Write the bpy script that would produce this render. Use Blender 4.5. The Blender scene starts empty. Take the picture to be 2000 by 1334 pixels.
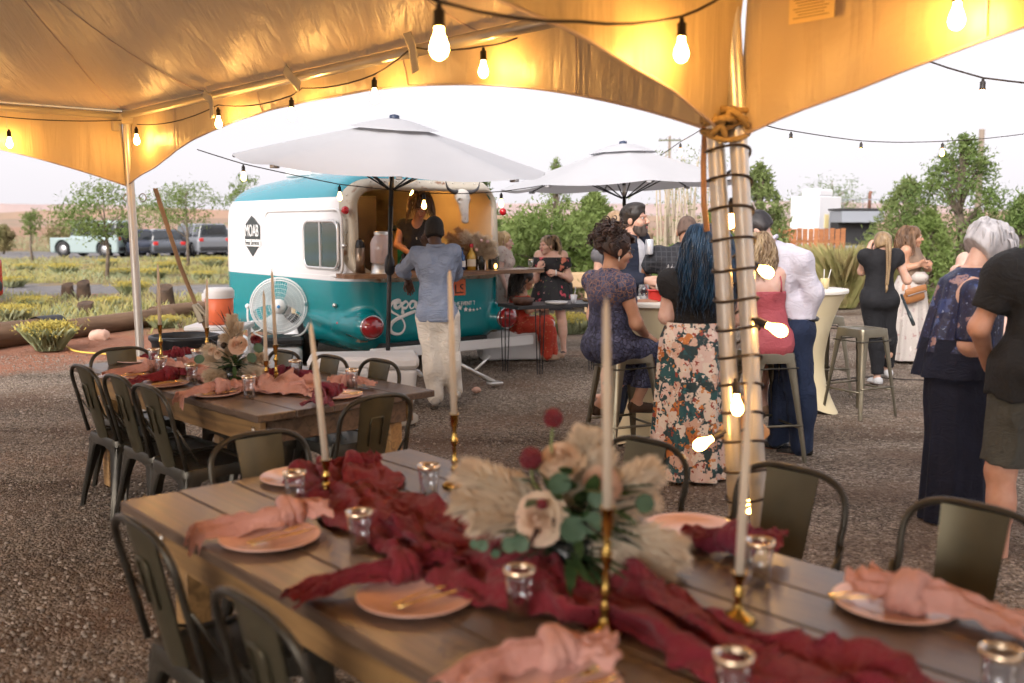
import bpy, math, random
import numpy as np
from mathutils import Vector, Matrix

# ------------------------------------------------------------------ camera, world, sun, exposure
sc = bpy.context.scene
COL = sc.collection
PI = math.pi
R = math.radians
EYE, FPX, TILT = 1.65, 1944.0, math.atan(227/1944)
cam_d = bpy.data.cameras.new('camera'); cam = bpy.data.objects.new('camera', cam_d); COL.objects.link(cam)
cam.location = (0, 0, EYE); cam.rotation_euler = (PI/2-TILT, 0, 0)
cam_d.sensor_width = 36; cam_d.lens = 36*FPX/2000; cam_d.clip_start = .05; cam_d.clip_end = 20000
cam_d.dof.use_dof = True; cam_d.dof.focus_distance = 7.6; cam_d.dof.aperture_fstop = 2.0
sc.camera = cam
SUN_EL, SUN_AZ = R(27), R(206)          # the sun is low behind the camera and veiled
w = bpy.data.worlds.new('World'); sc.world = w; w.use_nodes = True
nt = w.node_tree; nt.nodes.clear()
sky = nt.nodes.new('ShaderNodeTexSky'); sky.sky_type = 'NISHITA'; sky.sun_disc = False
sky.sun_elevation = R(14); sky.sun_rotation = SUN_AZ; sky.air_density = 1.0; sky.dust_density = 3.0; sky.ozone_density = 1.5
hs = nt.nodes.new('ShaderNodeHueSaturation'); hs.inputs['Saturation'].default_value = .22
mixw = nt.nodes.new('ShaderNodeMix'); mixw.data_type = 'RGBA'; mixw.inputs[0].default_value = .72
mixw.inputs[7].default_value = (8.6, 8.2, 8.65, 1)      # thin even high cloud over the whole sky
bg = nt.nodes.new('ShaderNodeBackground'); bg.inputs[1].default_value = .073
wo = nt.nodes.new('ShaderNodeOutputWorld')
nt.links.new(sky.outputs[0], hs.inputs['Color']); nt.links.new(hs.outputs[0], mixw.inputs[6])
nt.links.new(mixw.outputs[2], bg.inputs[0]); nt.links.new(bg.outputs[0], wo.inputs[0])
sun_d = bpy.data.lights.new('sun', 'SUN'); sun_d.energy = 2.9; sun_d.angle = R(45); sun_d.color = (1, .93, .88)
sun = bpy.data.objects.new('sun', sun_d); COL.objects.link(sun)
sun.rotation_euler = Vector((-math.sin(SUN_AZ)*math.cos(SUN_EL), -math.cos(SUN_AZ)*math.cos(SUN_EL), -math.sin(SUN_EL))).to_track_quat('-Z', 'Y').to_euler()
vs = sc.view_settings; vs.view_transform = 'Standard'; vs.look = 'None'; vs.exposure = 1.0; vs.gamma = 1
sc.cycles.use_denoising = True; sc.cycles.use_adaptive_sampling = True; sc.cycles.adaptive_threshold = .04; sc.cycles.adaptive_min_samples = 12
sc.cycles.max_bounces = 6; sc.cycles.diffuse_bounces = 3; sc.cycles.glossy_bounces = 3; sc.cycles.transmission_bounces = 6
sc.cycles.transparent_max_bounces = 10; sc.cycles.sample_clamp_indirect = 6
sc.cycles.caustics_reflective = False; sc.cycles.caustics_refractive = False

# ------------------------------------------------------------------ helpers
rng = np.random.default_rng(7); random.seed(7)
V3 = lambda *a: np.array(a, float)
def ray(px, py):
    u, v = (px-1000)/FPX, (667-py)/FPX
    return np.array([u, math.cos(TILT)+v*math.sin(TILT), -math.sin(TILT)+v*math.cos(TILT)])
def gp(px, py, z=0.):                    # the point at height z seen at a pixel of the photograph
    d = ray(px, py); return np.array([0, 0, EYE])+d*((z-EYE)/d[2])
def at(px, py, Y):                       # the point at distance Y seen at a pixel
    d = ray(px, py); return np.array([0, 0, EYE])+d*(Y/d[1])
def unit(v): v = np.asarray(v, float); return v/(np.linalg.norm(v)+1e-12)
def rotz(a): c, s = math.cos(a), math.sin(a); return np.array([[c, -s, 0], [s, c, 0], [0, 0, 1.]])
def rotx(a): c, s = math.cos(a), math.sin(a); return np.array([[1, 0, 0], [0, c, -s], [0, s, c]])
def roty(a): c, s = math.cos(a), math.sin(a); return np.array([[c, 0, s], [0, 1, 0], [-s, 0, c]])
def frame(t, up=(0, 0, 1)):
    t = unit(t); up = np.asarray(up, float)
    if abs(t@up) > .98: up = np.array([0, 1., 0]) if abs(t[1]) < .9 else np.array([1., 0, 0])
    a = unit(np.cross(up, t)); b = np.cross(t, a); return a, b, t
def vnoise(p, seed=0):                   # smooth value noise, p (N,3) -> [-1,1]
    p = np.asarray(p, float); i = np.floor(p).astype(np.int64); f = p-i; f = f*f*(3-2*f); out = 0
    for dx in (0, 1):
        for dy in (0, 1):
            for dz in (0, 1):
                n = (i[:, 0]+dx)*374761393+(i[:, 1]+dy)*668265263+(i[:, 2]+dz)*2147483647+seed*1274126177
                n = (n ^ (n >> 13))*1274126177; n = n ^ (n >> 16)
                h = (n & 0xffff)/32767.5-1
                out = out+h*(f[:, 0] if dx else 1-f[:, 0])*(f[:, 1] if dy else 1-f[:, 1])*(f[:, 2] if dz else 1-f[:, 2])
    return out
def fbm(p, o=3, seed=0):
    r = 0; a = 1.; p = np.asarray(p, float)
    for k in range(o): r = r+a*vnoise(p*2**k, seed+k); a *= .5
    return r

class MB:
    """collects geometry for ONE mesh object"""
    def __init__(s): s.v = []; s.f = []; s.m = []; s.n = 0
    def add(s, v, f, mi=0):
        v = np.asarray(v, float).reshape(-1, 3); s.v.append(v)
        if isinstance(f, np.ndarray): fl = (f+s.n).tolist()
        else: fl = [[i+s.n for i in q] for q in f]
        s.f += fl; s.m += [mi]*len(fl); s.n += len(v); return s
    def box(s, c, size, rz=0, mi=0, Rm=None, taper=1.):
        x, y, z = np.array(size)/2
        v = np.array([[-x, -y, -z], [x, -y, -z], [x, y, -z], [-x, y, -z], [-x*taper, -y*taper, z], [x*taper, -y*taper, z], [x*taper, y*taper, z], [-x*taper, y*taper, z]])
        M_ = Rm if Rm is not None else rotz(rz)
        return s.add(v@M_.T+np.asarray(c, float), [[3, 2, 1, 0], [4, 5, 6, 7], [0, 1, 5, 4], [1, 2, 6, 5], [2, 3, 7, 6], [3, 0, 4, 7]], mi)
    def rbox(s, c, size, b=.01, rz=0, mi=0, Rm=None):      # box with chamfered edges
        h = np.array(size)/2; b = min(b, h.min()*.9); v = []; key = {}
        for sx in (-1, 1):
            for sy in (-1, 1):
                for sz in (-1, 1):
                    for ax in range(3):
                        p = np.array([sx, sy, sz])*(h-b); p[ax] += b*(sx, sy, sz)[ax]; key[(sx, sy, sz, ax)] = len(v); v.append(p)
        f = []
        for ax in range(3):
            o = [i for i in range(3) if i != ax]
            for sg in (-1, 1):
                q = []
                for a, b2 in ((-1, -1), (1, -1), (1, 1), (-1, 1)):
                    k = [0, 0, 0]; k[ax] = sg; k[o[0]] = a; k[o[1]] = b2; q.append(key[(*k, ax)])
                f.append(q)
        for ax in range(3):
            o = [i for i in range(3) if i != ax]
            for a in (-1, 1):
                for b2 in (-1, 1):
                    q = []
                    for sg, wh in ((-1, o[0]), (1, o[0]), (1, o[1]), (-1, o[1])):
                        k = [0, 0, 0]; k[ax] = sg; k[o[0]] = a; k[o[1]] = b2; q.append(key[(*k, wh)])
                    f.append(q)
        for sx in (-1, 1):
            for sy in (-1, 1):
                for sz in (-1, 1): f.append([key[(sx, sy, sz, a)] for a in range(3)])
        M_ = Rm if Rm is not None else rotz(rz); v = np.array(v)
        for q in f:                                         # outward winding
            a = v[q]; n = np.cross(a[1]-a[0], a[2]-a[0])
            if n@a.mean(0) < 0: q.reverse()
        return s.add(v@M_.T+np.asarray(c, float), f, mi)
    def tube(s, pts, r, n=8, mi=0, cap=True, flat=1., up=(0, 0, 1), closed=False):
        pts = np.asarray(pts, float); k = len(pts); r = np.broadcast_to(np.asarray(r, float), (k,))
        T = np.gradient(pts, axis=0) if not closed else np.roll(pts, -1, 0)-np.roll(pts, 1, 0)
        a0 = None; rings = []
        for i in range(k):
            t = unit(T[i])
            if a0 is None: a, b, _ = frame(t, up)
            else:
                a = a0-(a0@t)*t
                a = unit(a) if np.linalg.norm(a) > 1e-6 else frame(t)[0]; b = np.cross(t, a)
            a0 = a; an = np.arange(n)*2*PI/n
            rings.append(pts[i]+r[i]*(np.cos(an)[:, None]*a+flat*np.sin(an)[:, None]*b))
        v = np.concatenate(rings); kk = k if closed else k-1
        i = np.arange(kk)[:, None]*n; j = np.arange(n)[None]; j2 = (j+1) % n; i2 = (i+n) % (k*n)
        f = np.stack([i+j, i+j2, i2+j2, i2+j], -1).reshape(-1, 4).tolist()
        if cap and not closed: f += [list(range(n-1, -1, -1)), list(range((k-1)*n, k*n))]
        return s.add(v, f, mi)
    def cyl(s, a, b, r0, r1=None, n=12, mi=0): return s.tube([a, b], [r0, r0 if r1 is None else r1], n, mi)
    def lathe(s, prof, c=(0, 0, 0), n=20, mi=0, Rm=None, fn=None):
        prof = np.asarray(prof, float); k = len(prof); an = np.arange(n)*2*PI/n
        v = np.stack([prof[:, 0, None]*np.cos(an), prof[:, 0, None]*np.sin(an), np.repeat(prof[:, 1, None], n, 1)], -1).reshape(-1, 3)
        if fn is not None: v = fn(v)
        if Rm is not None: v = v@np.asarray(Rm).T
        i = np.arange(k-1)[:, None]*n; j = np.arange(n)[None]; j2 = (j+1) % n
        f = np.stack([i+j, i+j2, i+n+j2, i+n+j], -1).reshape(-1, 4)
        return s.add(v+np.asarray(c, float), f, mi)
    def ell(s, c, r, n=12, m=8, mi=0, Rm=None):
        t = np.linspace(-PI/2+.001, PI/2-.001, m+1); r = np.broadcast_to(np.asarray(r, float), (3,))
        pr = np.stack([np.cos(t), np.sin(t)], 1)
        M_ = np.diag(r) if Rm is None else np.asarray(Rm)@np.diag(r)
        return s.lathe(pr, c, n, mi, M_)
    def grid(s, P_, mi=0, closeu=False):                    # P_ (nu,nv,3)
        nu, nv = P_.shape[:2]; i = np.arange(nu if closeu else nu-1)[:, None]; j = np.arange(nv-1)[None]
        i2 = (i+1) % nu
        f = np.stack([i*nv+j, i2*nv+j, i2*nv+j+1, i*nv+j+1], -1).reshape(-1, 4)
        return s.add(P_.reshape(-1, 3), f, mi)
    def prism(s, poly, z0, z1, mi=0, Rm=None, c=(0, 0, 0)):
        poly = np.asarray(poly, float); n = len(poly)
        v = np.concatenate([np.c_[poly, np.full(n, z0)], np.c_[poly, np.full(n, z1)]])
        if Rm is not None: v = v@np.asarray(Rm).T
        f = [list(range(n-1, -1, -1)), list(range(n, 2*n))]+[[i, (i+1) % n, n+(i+1) % n, n+i] for i in range(n)]
        return s.add(v+np.asarray(c, float), f, mi)
    def mesh(s, name, mats, smooth=False):
        me = bpy.data.meshes.new(name)
        me.from_pydata(np.concatenate(s.v).tolist(), [], s.f)
        for m in (mats if isinstance(mats, (list, tuple)) else [mats]): me.materials.append(m)
        if any(s.m): me.polygons.foreach_set('material_index', np.array(s.m, np.int32))
        if smooth:
            me.polygons.foreach_set('use_smooth', np.ones(len(s.f), bool))
            if isinstance(smooth, (int, float)) and smooth is not True: me.set_sharp_from_angle(angle=R(smooth))
        me.update(); return me
    def build(s, name, mats, parent=None, smooth=False): return obj(name, s.mesh(name, mats, smooth), parent)
def obj(name, me, parent=None, loc=None, rz=0):
    o = bpy.data.objects.new(name, me); COL.objects.link(o); o.parent = parent
    if loc is not None: o.location = loc
    if rz: o.rotation_euler.z = rz
    return o
def tag(o, label=None, cat=None, group=None, kind=None):
    for k, v in (('label', label), ('category', cat), ('group', group), ('kind', kind)):
        if v: o[k] = v
    return o
def thing(name, label, cat, loc=(0, 0, 0), rz=0, group=None):
    o = bpy.data.objects.new(name, None); COL.objects.link(o); o.location = loc; o.rotation_euler = (0, 0, rz); o.empty_display_size = .1
    return tag(o, label, cat, group)
CH = {}
def copy_tree(o, parent=None):
    c = o.copy(); COL.objects.link(c); c.parent = parent
    for ch in [q for q in o.children]: copy_tree(ch, c)
    return c
def dup(o, label, loc, rz=0, group=None):
    c = copy_tree(o); c.location = loc; c.rotation_euler = (0, 0, rz); c['label'] = label
    if group: c['group'] = group
    return c

# ------------------------------------------------------------------ materials
MATS = {}
def M(name, col, rough=.6, metal=0, col2=None, vs_=6., det=4, bump=0, bs=60, spec=None, trans=0, emit=0, coat=0, sheen=0, sss=0, alpha=1, ior=None, stretch=None, contrast=(.35, .65), transl=0):
    if name in MATS: return MATS[name]
    m = bpy.data.materials.new(name); m.use_nodes = True; t = m.node_tree; b = t.nodes['Principled BSDF']
    N, L = t.nodes.new, t.links.new
    b.inputs['Roughness'].default_value = rough; b.inputs['Metallic'].default_value = metal
    c4 = (*col, 1); b.inputs['Base Color'].default_value = c4
    if spec is not None: b.inputs['Specular IOR Level'].default_value = spec
    if trans: b.inputs['Transmission Weight'].default_value = trans
    if coat: b.inputs['Coat Weight'].default_value = coat; b.inputs['Coat Roughness'].default_value = .08
    if sheen: b.inputs['Sheen Weight'].default_value = sheen
    if sss: b.inputs['Subsurface Weight'].default_value = sss; b.inputs['Subsurface Radius'].default_value = (.02, .008, .004); b.inputs['Subsurface Scale'].default_value = .5
    if ior: b.inputs['IOR'].default_value = ior
    if alpha < 1: b.inputs['Alpha'].default_value = alpha
    if emit: b.inputs['Emission Color'].default_value = c4; b.inputs['Emission Strength'].default_value = emit
    src = None
    if col2 is not None or bump:
        tc = N('ShaderNodeTexCoord'); src = tc.outputs['Object']
        if stretch:
            mp = N('ShaderNodeMapping'); mp.inputs['Scale'].default_value = stretch; L(src, mp.inputs[0]); src = mp.outputs[0]
    if col2 is not None:
        n = N('ShaderNodeTexNoise'); n.inputs['Scale'].default_value = vs_; n.inputs['Detail'].default_value = det; L(src, n.inputs['Vector'])
        mr = N('ShaderNodeMapRange'); mr.inputs[1].default_value, mr.inputs[2].default_value = contrast; L(n.outputs[0], mr.inputs[0])
        mx = N('ShaderNodeMix'); mx.data_type = 'RGBA'; mx.inputs[6].default_value = c4; mx.inputs[7].default_value = (*col2, 1)
        L(mr.outputs[0], mx.inputs[0]); L(mx.outputs[2], b.inputs['Base Color'])
    if bump:
        n2 = N('ShaderNodeTexNoise'); n2.inputs['Scale'].default_value = bs; n2.inputs['Detail'].default_value = 3; L(src, n2.inputs['Vector'])
        bp = N('ShaderNodeBump'); bp.inputs['Strength'].default_value = min(1, bump); bp.inputs['Distance'].default_value = .01*max(1, bump); L(n2.outputs[0], bp.inputs['Height']); L(bp.outputs[0], b.inputs['Normal'])
    if transl:
        tr = N('ShaderNodeBsdfTranslucent'); tr.inputs[0].default_value = c4; ms = N('ShaderNodeMixShader'); ms.inputs[0].default_value = transl
        if col2 is not None: L(mx.outputs[2], tr.inputs[0])
        L(b.outputs[0], ms.inputs[1]); L(tr.outputs[0], ms.inputs[2]); L(ms.outputs[0], t.nodes['Material Output'].inputs[0])
    MATS[name] = m; return m
def ramp(t, stops, interp='LINEAR'):
    r = t.nodes.new('ShaderNodeValToRGB'); e = r.color_ramp; e.interpolation = interp
    while len(e.elements) < len(stops): e.elements.new(.5)
    for q, (p, c) in zip(e.elements, stops): q.position = p; q.color = (*c, 1)
    return r

# ------------------------------------------------------------------ implicit surfaces (bodies, hair, clothes, trailer shell)
def surfnet(f, o, h):
    ins = f < 0; nx, ny, nz = f.shape
    cs = [(a, b, c) for a in (0, 1) for b in (0, 1) for c in (0, 1)]
    cnt = sum(ins[a:nx-1+a, b:ny-1+b, c:nz-1+c].astype(np.int8) for a, b, c in cs)
    I = np.argwhere((cnt > 0) & (cnt < 8)); acc = np.zeros((len(I), 3)); num = np.zeros(len(I))
    fv = {c: f[I[:, 0]+c[0], I[:, 1]+c[1], I[:, 2]+c[2]] for c in cs}
    for a in cs:
        for ax in range(3):
            if a[ax]: continue
            b = list(a); b[ax] = 1; b = tuple(b); m = (fv[a] < 0) != (fv[b] < 0)
            t = fv[a]/(fv[a]-fv[b]+1e-12); p = np.tile(np.array(a, float), (len(I), 1)); p[:, ax] += t
            acc[m] += p[m]; num += m
    v = (I+acc/num[:, None])*h+o
    idx = -np.ones((nx, ny, nz), np.int64); idx[I[:, 0], I[:, 1], I[:, 2]] = np.arange(len(I)); F = []
    for ax in range(3):
        s1 = [slice(1, n-1) for n in (nx, ny, nz)]; s1[ax] = slice(0, (nx, ny, nz)[ax]-1); s2 = list(s1); s2[ax] = slice(1, (nx, ny, nz)[ax])
        A = ins[tuple(s1)]; B = ins[tuple(s2)]; E = np.argwhere(A != B)+np.array([0 if k == ax else 1 for k in range(3)])
        sg = ins[E[:, 0], E[:, 1], E[:, 2]]; u, w_ = [(1, 2), (2, 0), (0, 1)][ax]
        du = np.zeros(3, int); du[u] = 1; dw = np.zeros(3, int); dw[w_] = 1
        q = [idx[tuple((E-x).T)] for x in (du+dw, dw, 0*du, du)]
        Q = np.stack(q, 1); Q[~sg] = Q[~sg][:, ::-1]; F.append(Q[(Q >= 0).all(1)])
    return v, np.concatenate(F)
class Field:
    def __init__(s, lo, hi, h):
        s.h = h; s.o = np.asarray(lo, float)-2*h; s.n = np.ceil((np.asarray(hi)-s.o)/h).astype(int)+3; s.f = np.full(s.n, 9., np.float32)
        s.ax = [s.o[i]+np.arange(s.n[i])*h for i in range(3)]
    def sub(s, lo, hi):
        a = np.clip(np.floor((np.asarray(lo)-s.o)/s.h).astype(int), 0, s.n); b = np.clip(np.ceil((np.asarray(hi)-s.o)/s.h).astype(int)+1, 0, s.n)
        sl = tuple(slice(a[i], b[i]) for i in range(3))
        if min(b-a) <= 0: return None, None
        return sl, [s.ax[0][sl[0]][:, None, None], s.ax[1][sl[1]][None, :, None], s.ax[2][sl[2]][None, None, :]]
    def mix(s, sl, d, k, op=1):
        f = s.f[sl]
        if op > 0:
            hh = np.maximum(k-np.abs(f-d), 0)/k if k else 0; s.f[sl] = np.minimum(f, d)-(hh*hh*k/4 if k else 0)
        else:
            d = -d; hh = np.maximum(k-np.abs(f-d), 0)/k if k else 0; s.f[sl] = np.maximum(f, d)+(hh*hh*k/4 if k else 0)
    def rc(s, a, b, ra, rb=None, k=.03, op=1, flat=False):
        a, b = np.asarray(a, float), np.asarray(b, float); rb = ra if rb is None else rb; m = max(ra, rb)+k+3*s.h
        sl, X = s.sub(np.minimum(a, b)-m, np.maximum(a, b)+m)
        if sl is None: return s
        ab = b-a; t = sum((X[i]-a[i])*ab[i] for i in range(3))/(ab@ab+1e-9); t = np.clip(t, 0, 1)
        d = np.sqrt(sum((X[i]-a[i]-t*ab[i])**2 for i in range(3)))-(ra+(rb-ra)*t)
        if flat: u_ = ab/np.linalg.norm(ab); d = np.maximum(d, sum((X[i]-b[i])*u_[i] for i in range(3)))
        s.mix(sl, d, k, op); return s
    def el(s, c, r, Rm=None, k=.03, op=1):
        c = np.asarray(c, float); r = np.broadcast_to(np.asarray(r, float), (3,)); m = r.max()+k+3*s.h
        sl, X = s.sub(c-m, c+m)
        if sl is None: return s
        Q = [X[i]-c[i] for i in range(3)]
        if Rm is not None: Q = [sum(Rm[j][i]*Q[j] for j in range(3)) for i in range(3)]
        k0 = np.sqrt(sum((Q[i]/r[i])**2 for i in range(3))); k1 = np.sqrt(sum((Q[i]/r[i]**2)**2 for i in range(3)))+1e-9
        s.mix(sl, k0*(k0-1)/k1, k, op); return s
    def half(s, p, n, k=.0):            # keep the side n points away from
        n = unit(n); d = sum((s.ax[i].reshape([-1 if j == i else 1 for j in range(3)])-p[i])*n[i] for i in range(3))
        s.mix((slice(None),)*3, -d, k, -1); return s
    def pts(s): return [s.ax[i].reshape([-1 if j == i else 1 for j in range(3)]) for i in range(3)]
    def net(s):
        f = s.f.copy(); f[0] = f[-1] = 1; f[:, 0] = f[:, -1] = 1; f[:, :, 0] = f[:, :, -1] = 1
        return surfnet(f, s.o, s.h)
# ================================================================== the setting
def ground_material():
    m = bpy.data.materials.new('ground'); m.use_nodes = True; t = m.node_tree; N, L = t.nodes.new, t.links.new; b = t.nodes['Principled BSDF']
    tc = N('ShaderNodeTexCoord'); P_ = tc.outputs['Object']; sp = N('ShaderNodeSeparateXYZ'); L(P_, sp.inputs[0]); X, Y = sp.outputs[0], sp.outputs[1]
    def math_(op, a, c=None, d=None):
        n = N('ShaderNodeMath'); n.operation = op
        for i, v in enumerate((a, c, d)):
            if v is None: continue
            if isinstance(v, (int, float)): n.inputs[i].default_value = v
            else: L(v, n.inputs[i])
        return n.outputs[0]
    def mr(v, a, c, d=0., e=1.):
        n = N('ShaderNodeMapRange'); n.inputs[1].default_value = a; n.inputs[2].default_value = c; n.inputs[3].default_value = d; n.inputs[4].default_value = e; L(v, n.inputs[0]); return n.outputs[0]
    def noise(s, d=4, out=0):
        n = N('ShaderNodeTexNoise'); n.inputs['Scale'].default_value = s; n.inputs['Detail'].default_value = d; L(P_, n.inputs['Vector']); return n.outputs[out]
    def vor(s, out='Color', feat='F1'):
        n = N('ShaderNodeTexVoronoi'); n.feature = feat; n.inputs['Scale'].default_value = s; L(P_, n.inputs['Vector']); return n.outputs[out]
    def mix(f, a, c):
        n = N('ShaderNodeMix'); n.data_type = 'RGBA'
        for i, v in ((0, f), (6, a), (7, c)):
            if isinstance(v, (int, float)): n.inputs[i].default_value = v
            elif isinstance(v, tuple): n.inputs[i].default_value = (*v, 1)
            else: L(v, n.inputs[i])
        return n.outputs[2]
    # gravel: stones of several greys and browns, fines between
    bw = N('ShaderNodeRGBToBW'); L(vor(75), bw.inputs[0])
    r1 = ramp(t, [(.0, (.06, .047, .036)), (.35, (.19, .155, .122)), (.62, (.30, .252, .205)), (.85, (.41, .355, .30)), (1, (.58, .53, .47))]); L(bw.outputs[0], r1.inputs[0])
    bw2 = N('ShaderNodeRGBToBW'); L(vor(28), bw2.inputs[0]); r2 = ramp(t, [(0, (.55, .52, .5)), (1, (1.25, 1.2, 1.15))]); L(bw2.outputs[0], r2.inputs[0])
    mu = N('ShaderNodeMix'); mu.data_type = 'RGBA'; mu.blend_type = 'MULTIPLY'; mu.inputs[0].default_value = 1; L(r1.outputs[0], mu.inputs[6]); L(r2.outputs[0], mu.inputs[7])
    gravel = mix(mr(noise(.9, 5), .46, .66, 0, .72), mu.outputs[2], (.17, .105, .07))
    big = N('ShaderNodeMix'); big.data_type = 'RGBA'; big.blend_type = 'MULTIPLY'; big.inputs[0].default_value = 1; L(gravel, big.inputs[6]); tl = N('ShaderNodeMapping'); tl.inputs['Rotation'].default_value = (0, 0, .5); tl.inputs['Scale'].default_value = (.12, 1.1, 1); L(P_, tl.inputs[0]); tn = N('ShaderNodeTexNoise'); tn.inputs['Scale'].default_value = 1; tn.inputs['Detail'].default_value = 4; L(tl.outputs[0], tn.inputs['Vector']); tr = ramp(t, [(.34, (.62, .58, .54)), (.5, (1, 1, 1)), (.66, (1.22, 1.2, 1.18))]); L(tn.outputs[0], tr.inputs[0]); L(tr.outputs[0], big.inputs[7]); gravel = big.outputs[2]
    red = mix(mr(noise(1.6, 6), .35, .7), (.36, .155, .09), (.27, .13, .085)); red = mix(mr(noise(9, 4), .5, .8), red, (.42, .23, .16))
    soil = mix(mr(noise(.35, 5), .4, .6), (.30, .22, .12), (.19, .19, .085)); soil = mix(mr(noise(.15, 4), .56, .7), soil, (.35, .17, .11))
    grey = mix(mr(noise(3, 5), .35, .65), (.19, .18, .185), (.28, .265, .26))
    wob = mr(noise(.45, 4), .2, .8, -1.6, 1.6); wob2 = mr(noise(2.2, 4), .2, .8, -.5, .5)
    Yw = math_('ADD', math_('ADD', Y, wob), wob2)
    edge = mr(X, -5.2, -1.5, 11.4, 21.5)                      # where the gravel yard ends
    fr = mr(math_('SUBTRACT', Yw, edge), -.5, .5)
    c = mix(fr, gravel, red)
    fs = mr(math_('SUBTRACT', Yw, mr(X, -5.2, -1.5, 16.2, 24.)), -1., 1.); c = mix(fs, c, soil)
    left = mr(X, -5.5, -7)                                    # gravel lane and the car park beyond the logs
    lane = math_('MULTIPLY', mr(math_('ABSOLUTE', math_('SUBTRACT', math_('ADD', Yw, math_('MULTIPLY', X, .12)), 24.6)), 2.6, 1.9), left); c = mix(lane, c, grey)
    park = math_('MULTIPLY', mr(math_('ABSOLUTE', math_('SUBTRACT', Yw, 57.)), 7.5, 6.5), left); c = mix(park, c, grey)
    far = mr(Y, 75, 200); c = mix(far, c, (.36, .22, .15))
    L(c, b.inputs['Base Color']); b.inputs['Roughness'].default_value = .95; b.inputs['Specular IOR Level'].default_value = .2
    bp = N('ShaderNodeBump'); bp.inputs['Strength'].default_value = .9; bp.inputs['Distance'].default_value = .02
    L(math_('ADD', math_('ADD', math_('MULTIPLY', vor(75, 'Distance'), -.8), math_('MULTIPLY', vor(28, 'Distance'), -.6)), math_('MULTIPLY', noise(4, 5), .8)), bp.inputs['Height']); L(bp.outputs[0], b.inputs['Normal'])
    return m
g = MB(); xs = np.r_[-4000, -400, -60, np.linspace(-30, 30, 61), 60, 400, 4000]; ys = np.r_[-200, -10, np.linspace(0, 60, 61), 90, 200, 600, 6000]
GX, GY = np.meshgrid(xs, ys, indexing='ij'); GZ = .025*fbm(np.stack([GX.ravel()*.35, GY.ravel()*.35, 0*GX.ravel()], 1), 2).reshape(GX.shape)*(np.abs(GX) < 29)*(GY < 59)*(GY > 1); GZ -= .02
g.grid(np.stack([GX, GY, GZ], -1)); ground = g.build('ground', ground_material(), smooth=True); tag(ground, kind='structure')
# loose stones on the gravel: uncountable
def pebbles():
    ico = np.array([[0, 0, 1], [.9, 0, .4], [.28, .85, .4], [-.72, .53, .4], [-.72, -.53, .4], [.28, -.85, .4], [.72, .53, -.45], [-.28, .85, -.45], [-.9, 0, -.45], [-.28, -.85, -.45], [.72, -.53, -.45]])
    fc = np.array([[0, 1, 2], [0, 2, 3], [0, 3, 4], [0, 4, 5], [0, 5, 1], [1, 6, 2], [2, 7, 3], [3, 8, 4], [4, 9, 5], [5, 10, 1], [2, 6, 7], [3, 7, 8], [4, 8, 9], [5, 9, 10], [1, 10, 6]])
    n = 46000; y = 2.2+10.5*rng.random(n)**.8; x = (rng.random(n)-.5)*2*(.58*y+.4); keep = rng.random(n) < .45+.55*(vnoise(np.c_[x*.8, y*.8, 0*x], 5) > -.25); x, y = x[keep], y[keep]; n = len(x)
    r = .004+.0095*rng.random(n)**3+.0025*rng.random(n); a = rng.random(n)*2*PI; v = ico[None]*np.stack([r*(.8+.6*rng.random(n)), r*(.7+.4*rng.random(n)), r*.6], 1)[:, None]
    v = v*(1+.25*(rng.random((n, 11, 1))-.5)); ca, sa = np.cos(a)[:, None], np.sin(a)[:, None]
    v = np.stack([v[..., 0]*ca-v[..., 1]*sa+x[:, None], v[..., 0]*sa+v[..., 1]*ca+y[:, None], v[..., 2]+.3*r[:, None]-.012], -1)
    me = bpy.data.meshes.new('gravel_stones'); F_ = (fc[None]+11*np.arange(n)[:, None, None]).reshape(-1, 3)
    me.vertices.add(n*11); me.vertices.foreach_set('co', v.ravel()); me.loops.add(F_.size); me.loops.foreach_set('vertex_index', F_.ravel().astype(np.int32))
    me.polygons.add(len(F_)); me.polygons.foreach_set('loop_start', np.arange(0, F_.size, 3, dtype=np.int32)); me.update(calc_edges=True)
    me.materials.append(M('pebble', (.11, .085, .065), .9, col2=(.40, .33, .27), vs_=24, det=1, contrast=(.3, .75), spec=.25))
    tag(obj('gravel_stones', me), 'loose brown and grey stones lying on the gravel yard', 'gravel', kind='stuff')
pebbles()
# far mesas
def ridge(y, z0, amp, sc_, col, seed, col2):
    xs = np.linspace(-2.2*y, 2.2*y, 260); h = z0+amp*np.clip(fbm(np.c_[xs/sc_, 0*xs, 0*xs], 4, seed), -1, 1.2); h = z0*.35+np.maximum(h-z0*.35, 0); m = MB()
    m.grid(np.stack([np.stack([xs, 0*xs+y-h*6-30, 0*xs-.5], -1), np.stack([xs, 0*xs+y-h*2, h*.45], -1), np.stack([xs, 0*xs+y-4, h*.6], -1), np.stack([xs, 0*xs+y, h], -1), np.stack([xs, 0*xs+y+300, h*.97], -1), np.stack([xs, 0*xs+y+600, 0*xs-.5], -1)], 1))
    tag(m.build('hill', M('mesa%d' % seed, col, .95, col2=col2, vs_=.02, det=5), smooth=True), kind='structure')
ridge(900, 9, 7, 160, (.35, .22, .16), 3, (.27, .2, .14)); ridge(2600, 46, 16, 700, (.38, .29, .27), 9, (.33, .26, .25))

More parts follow.
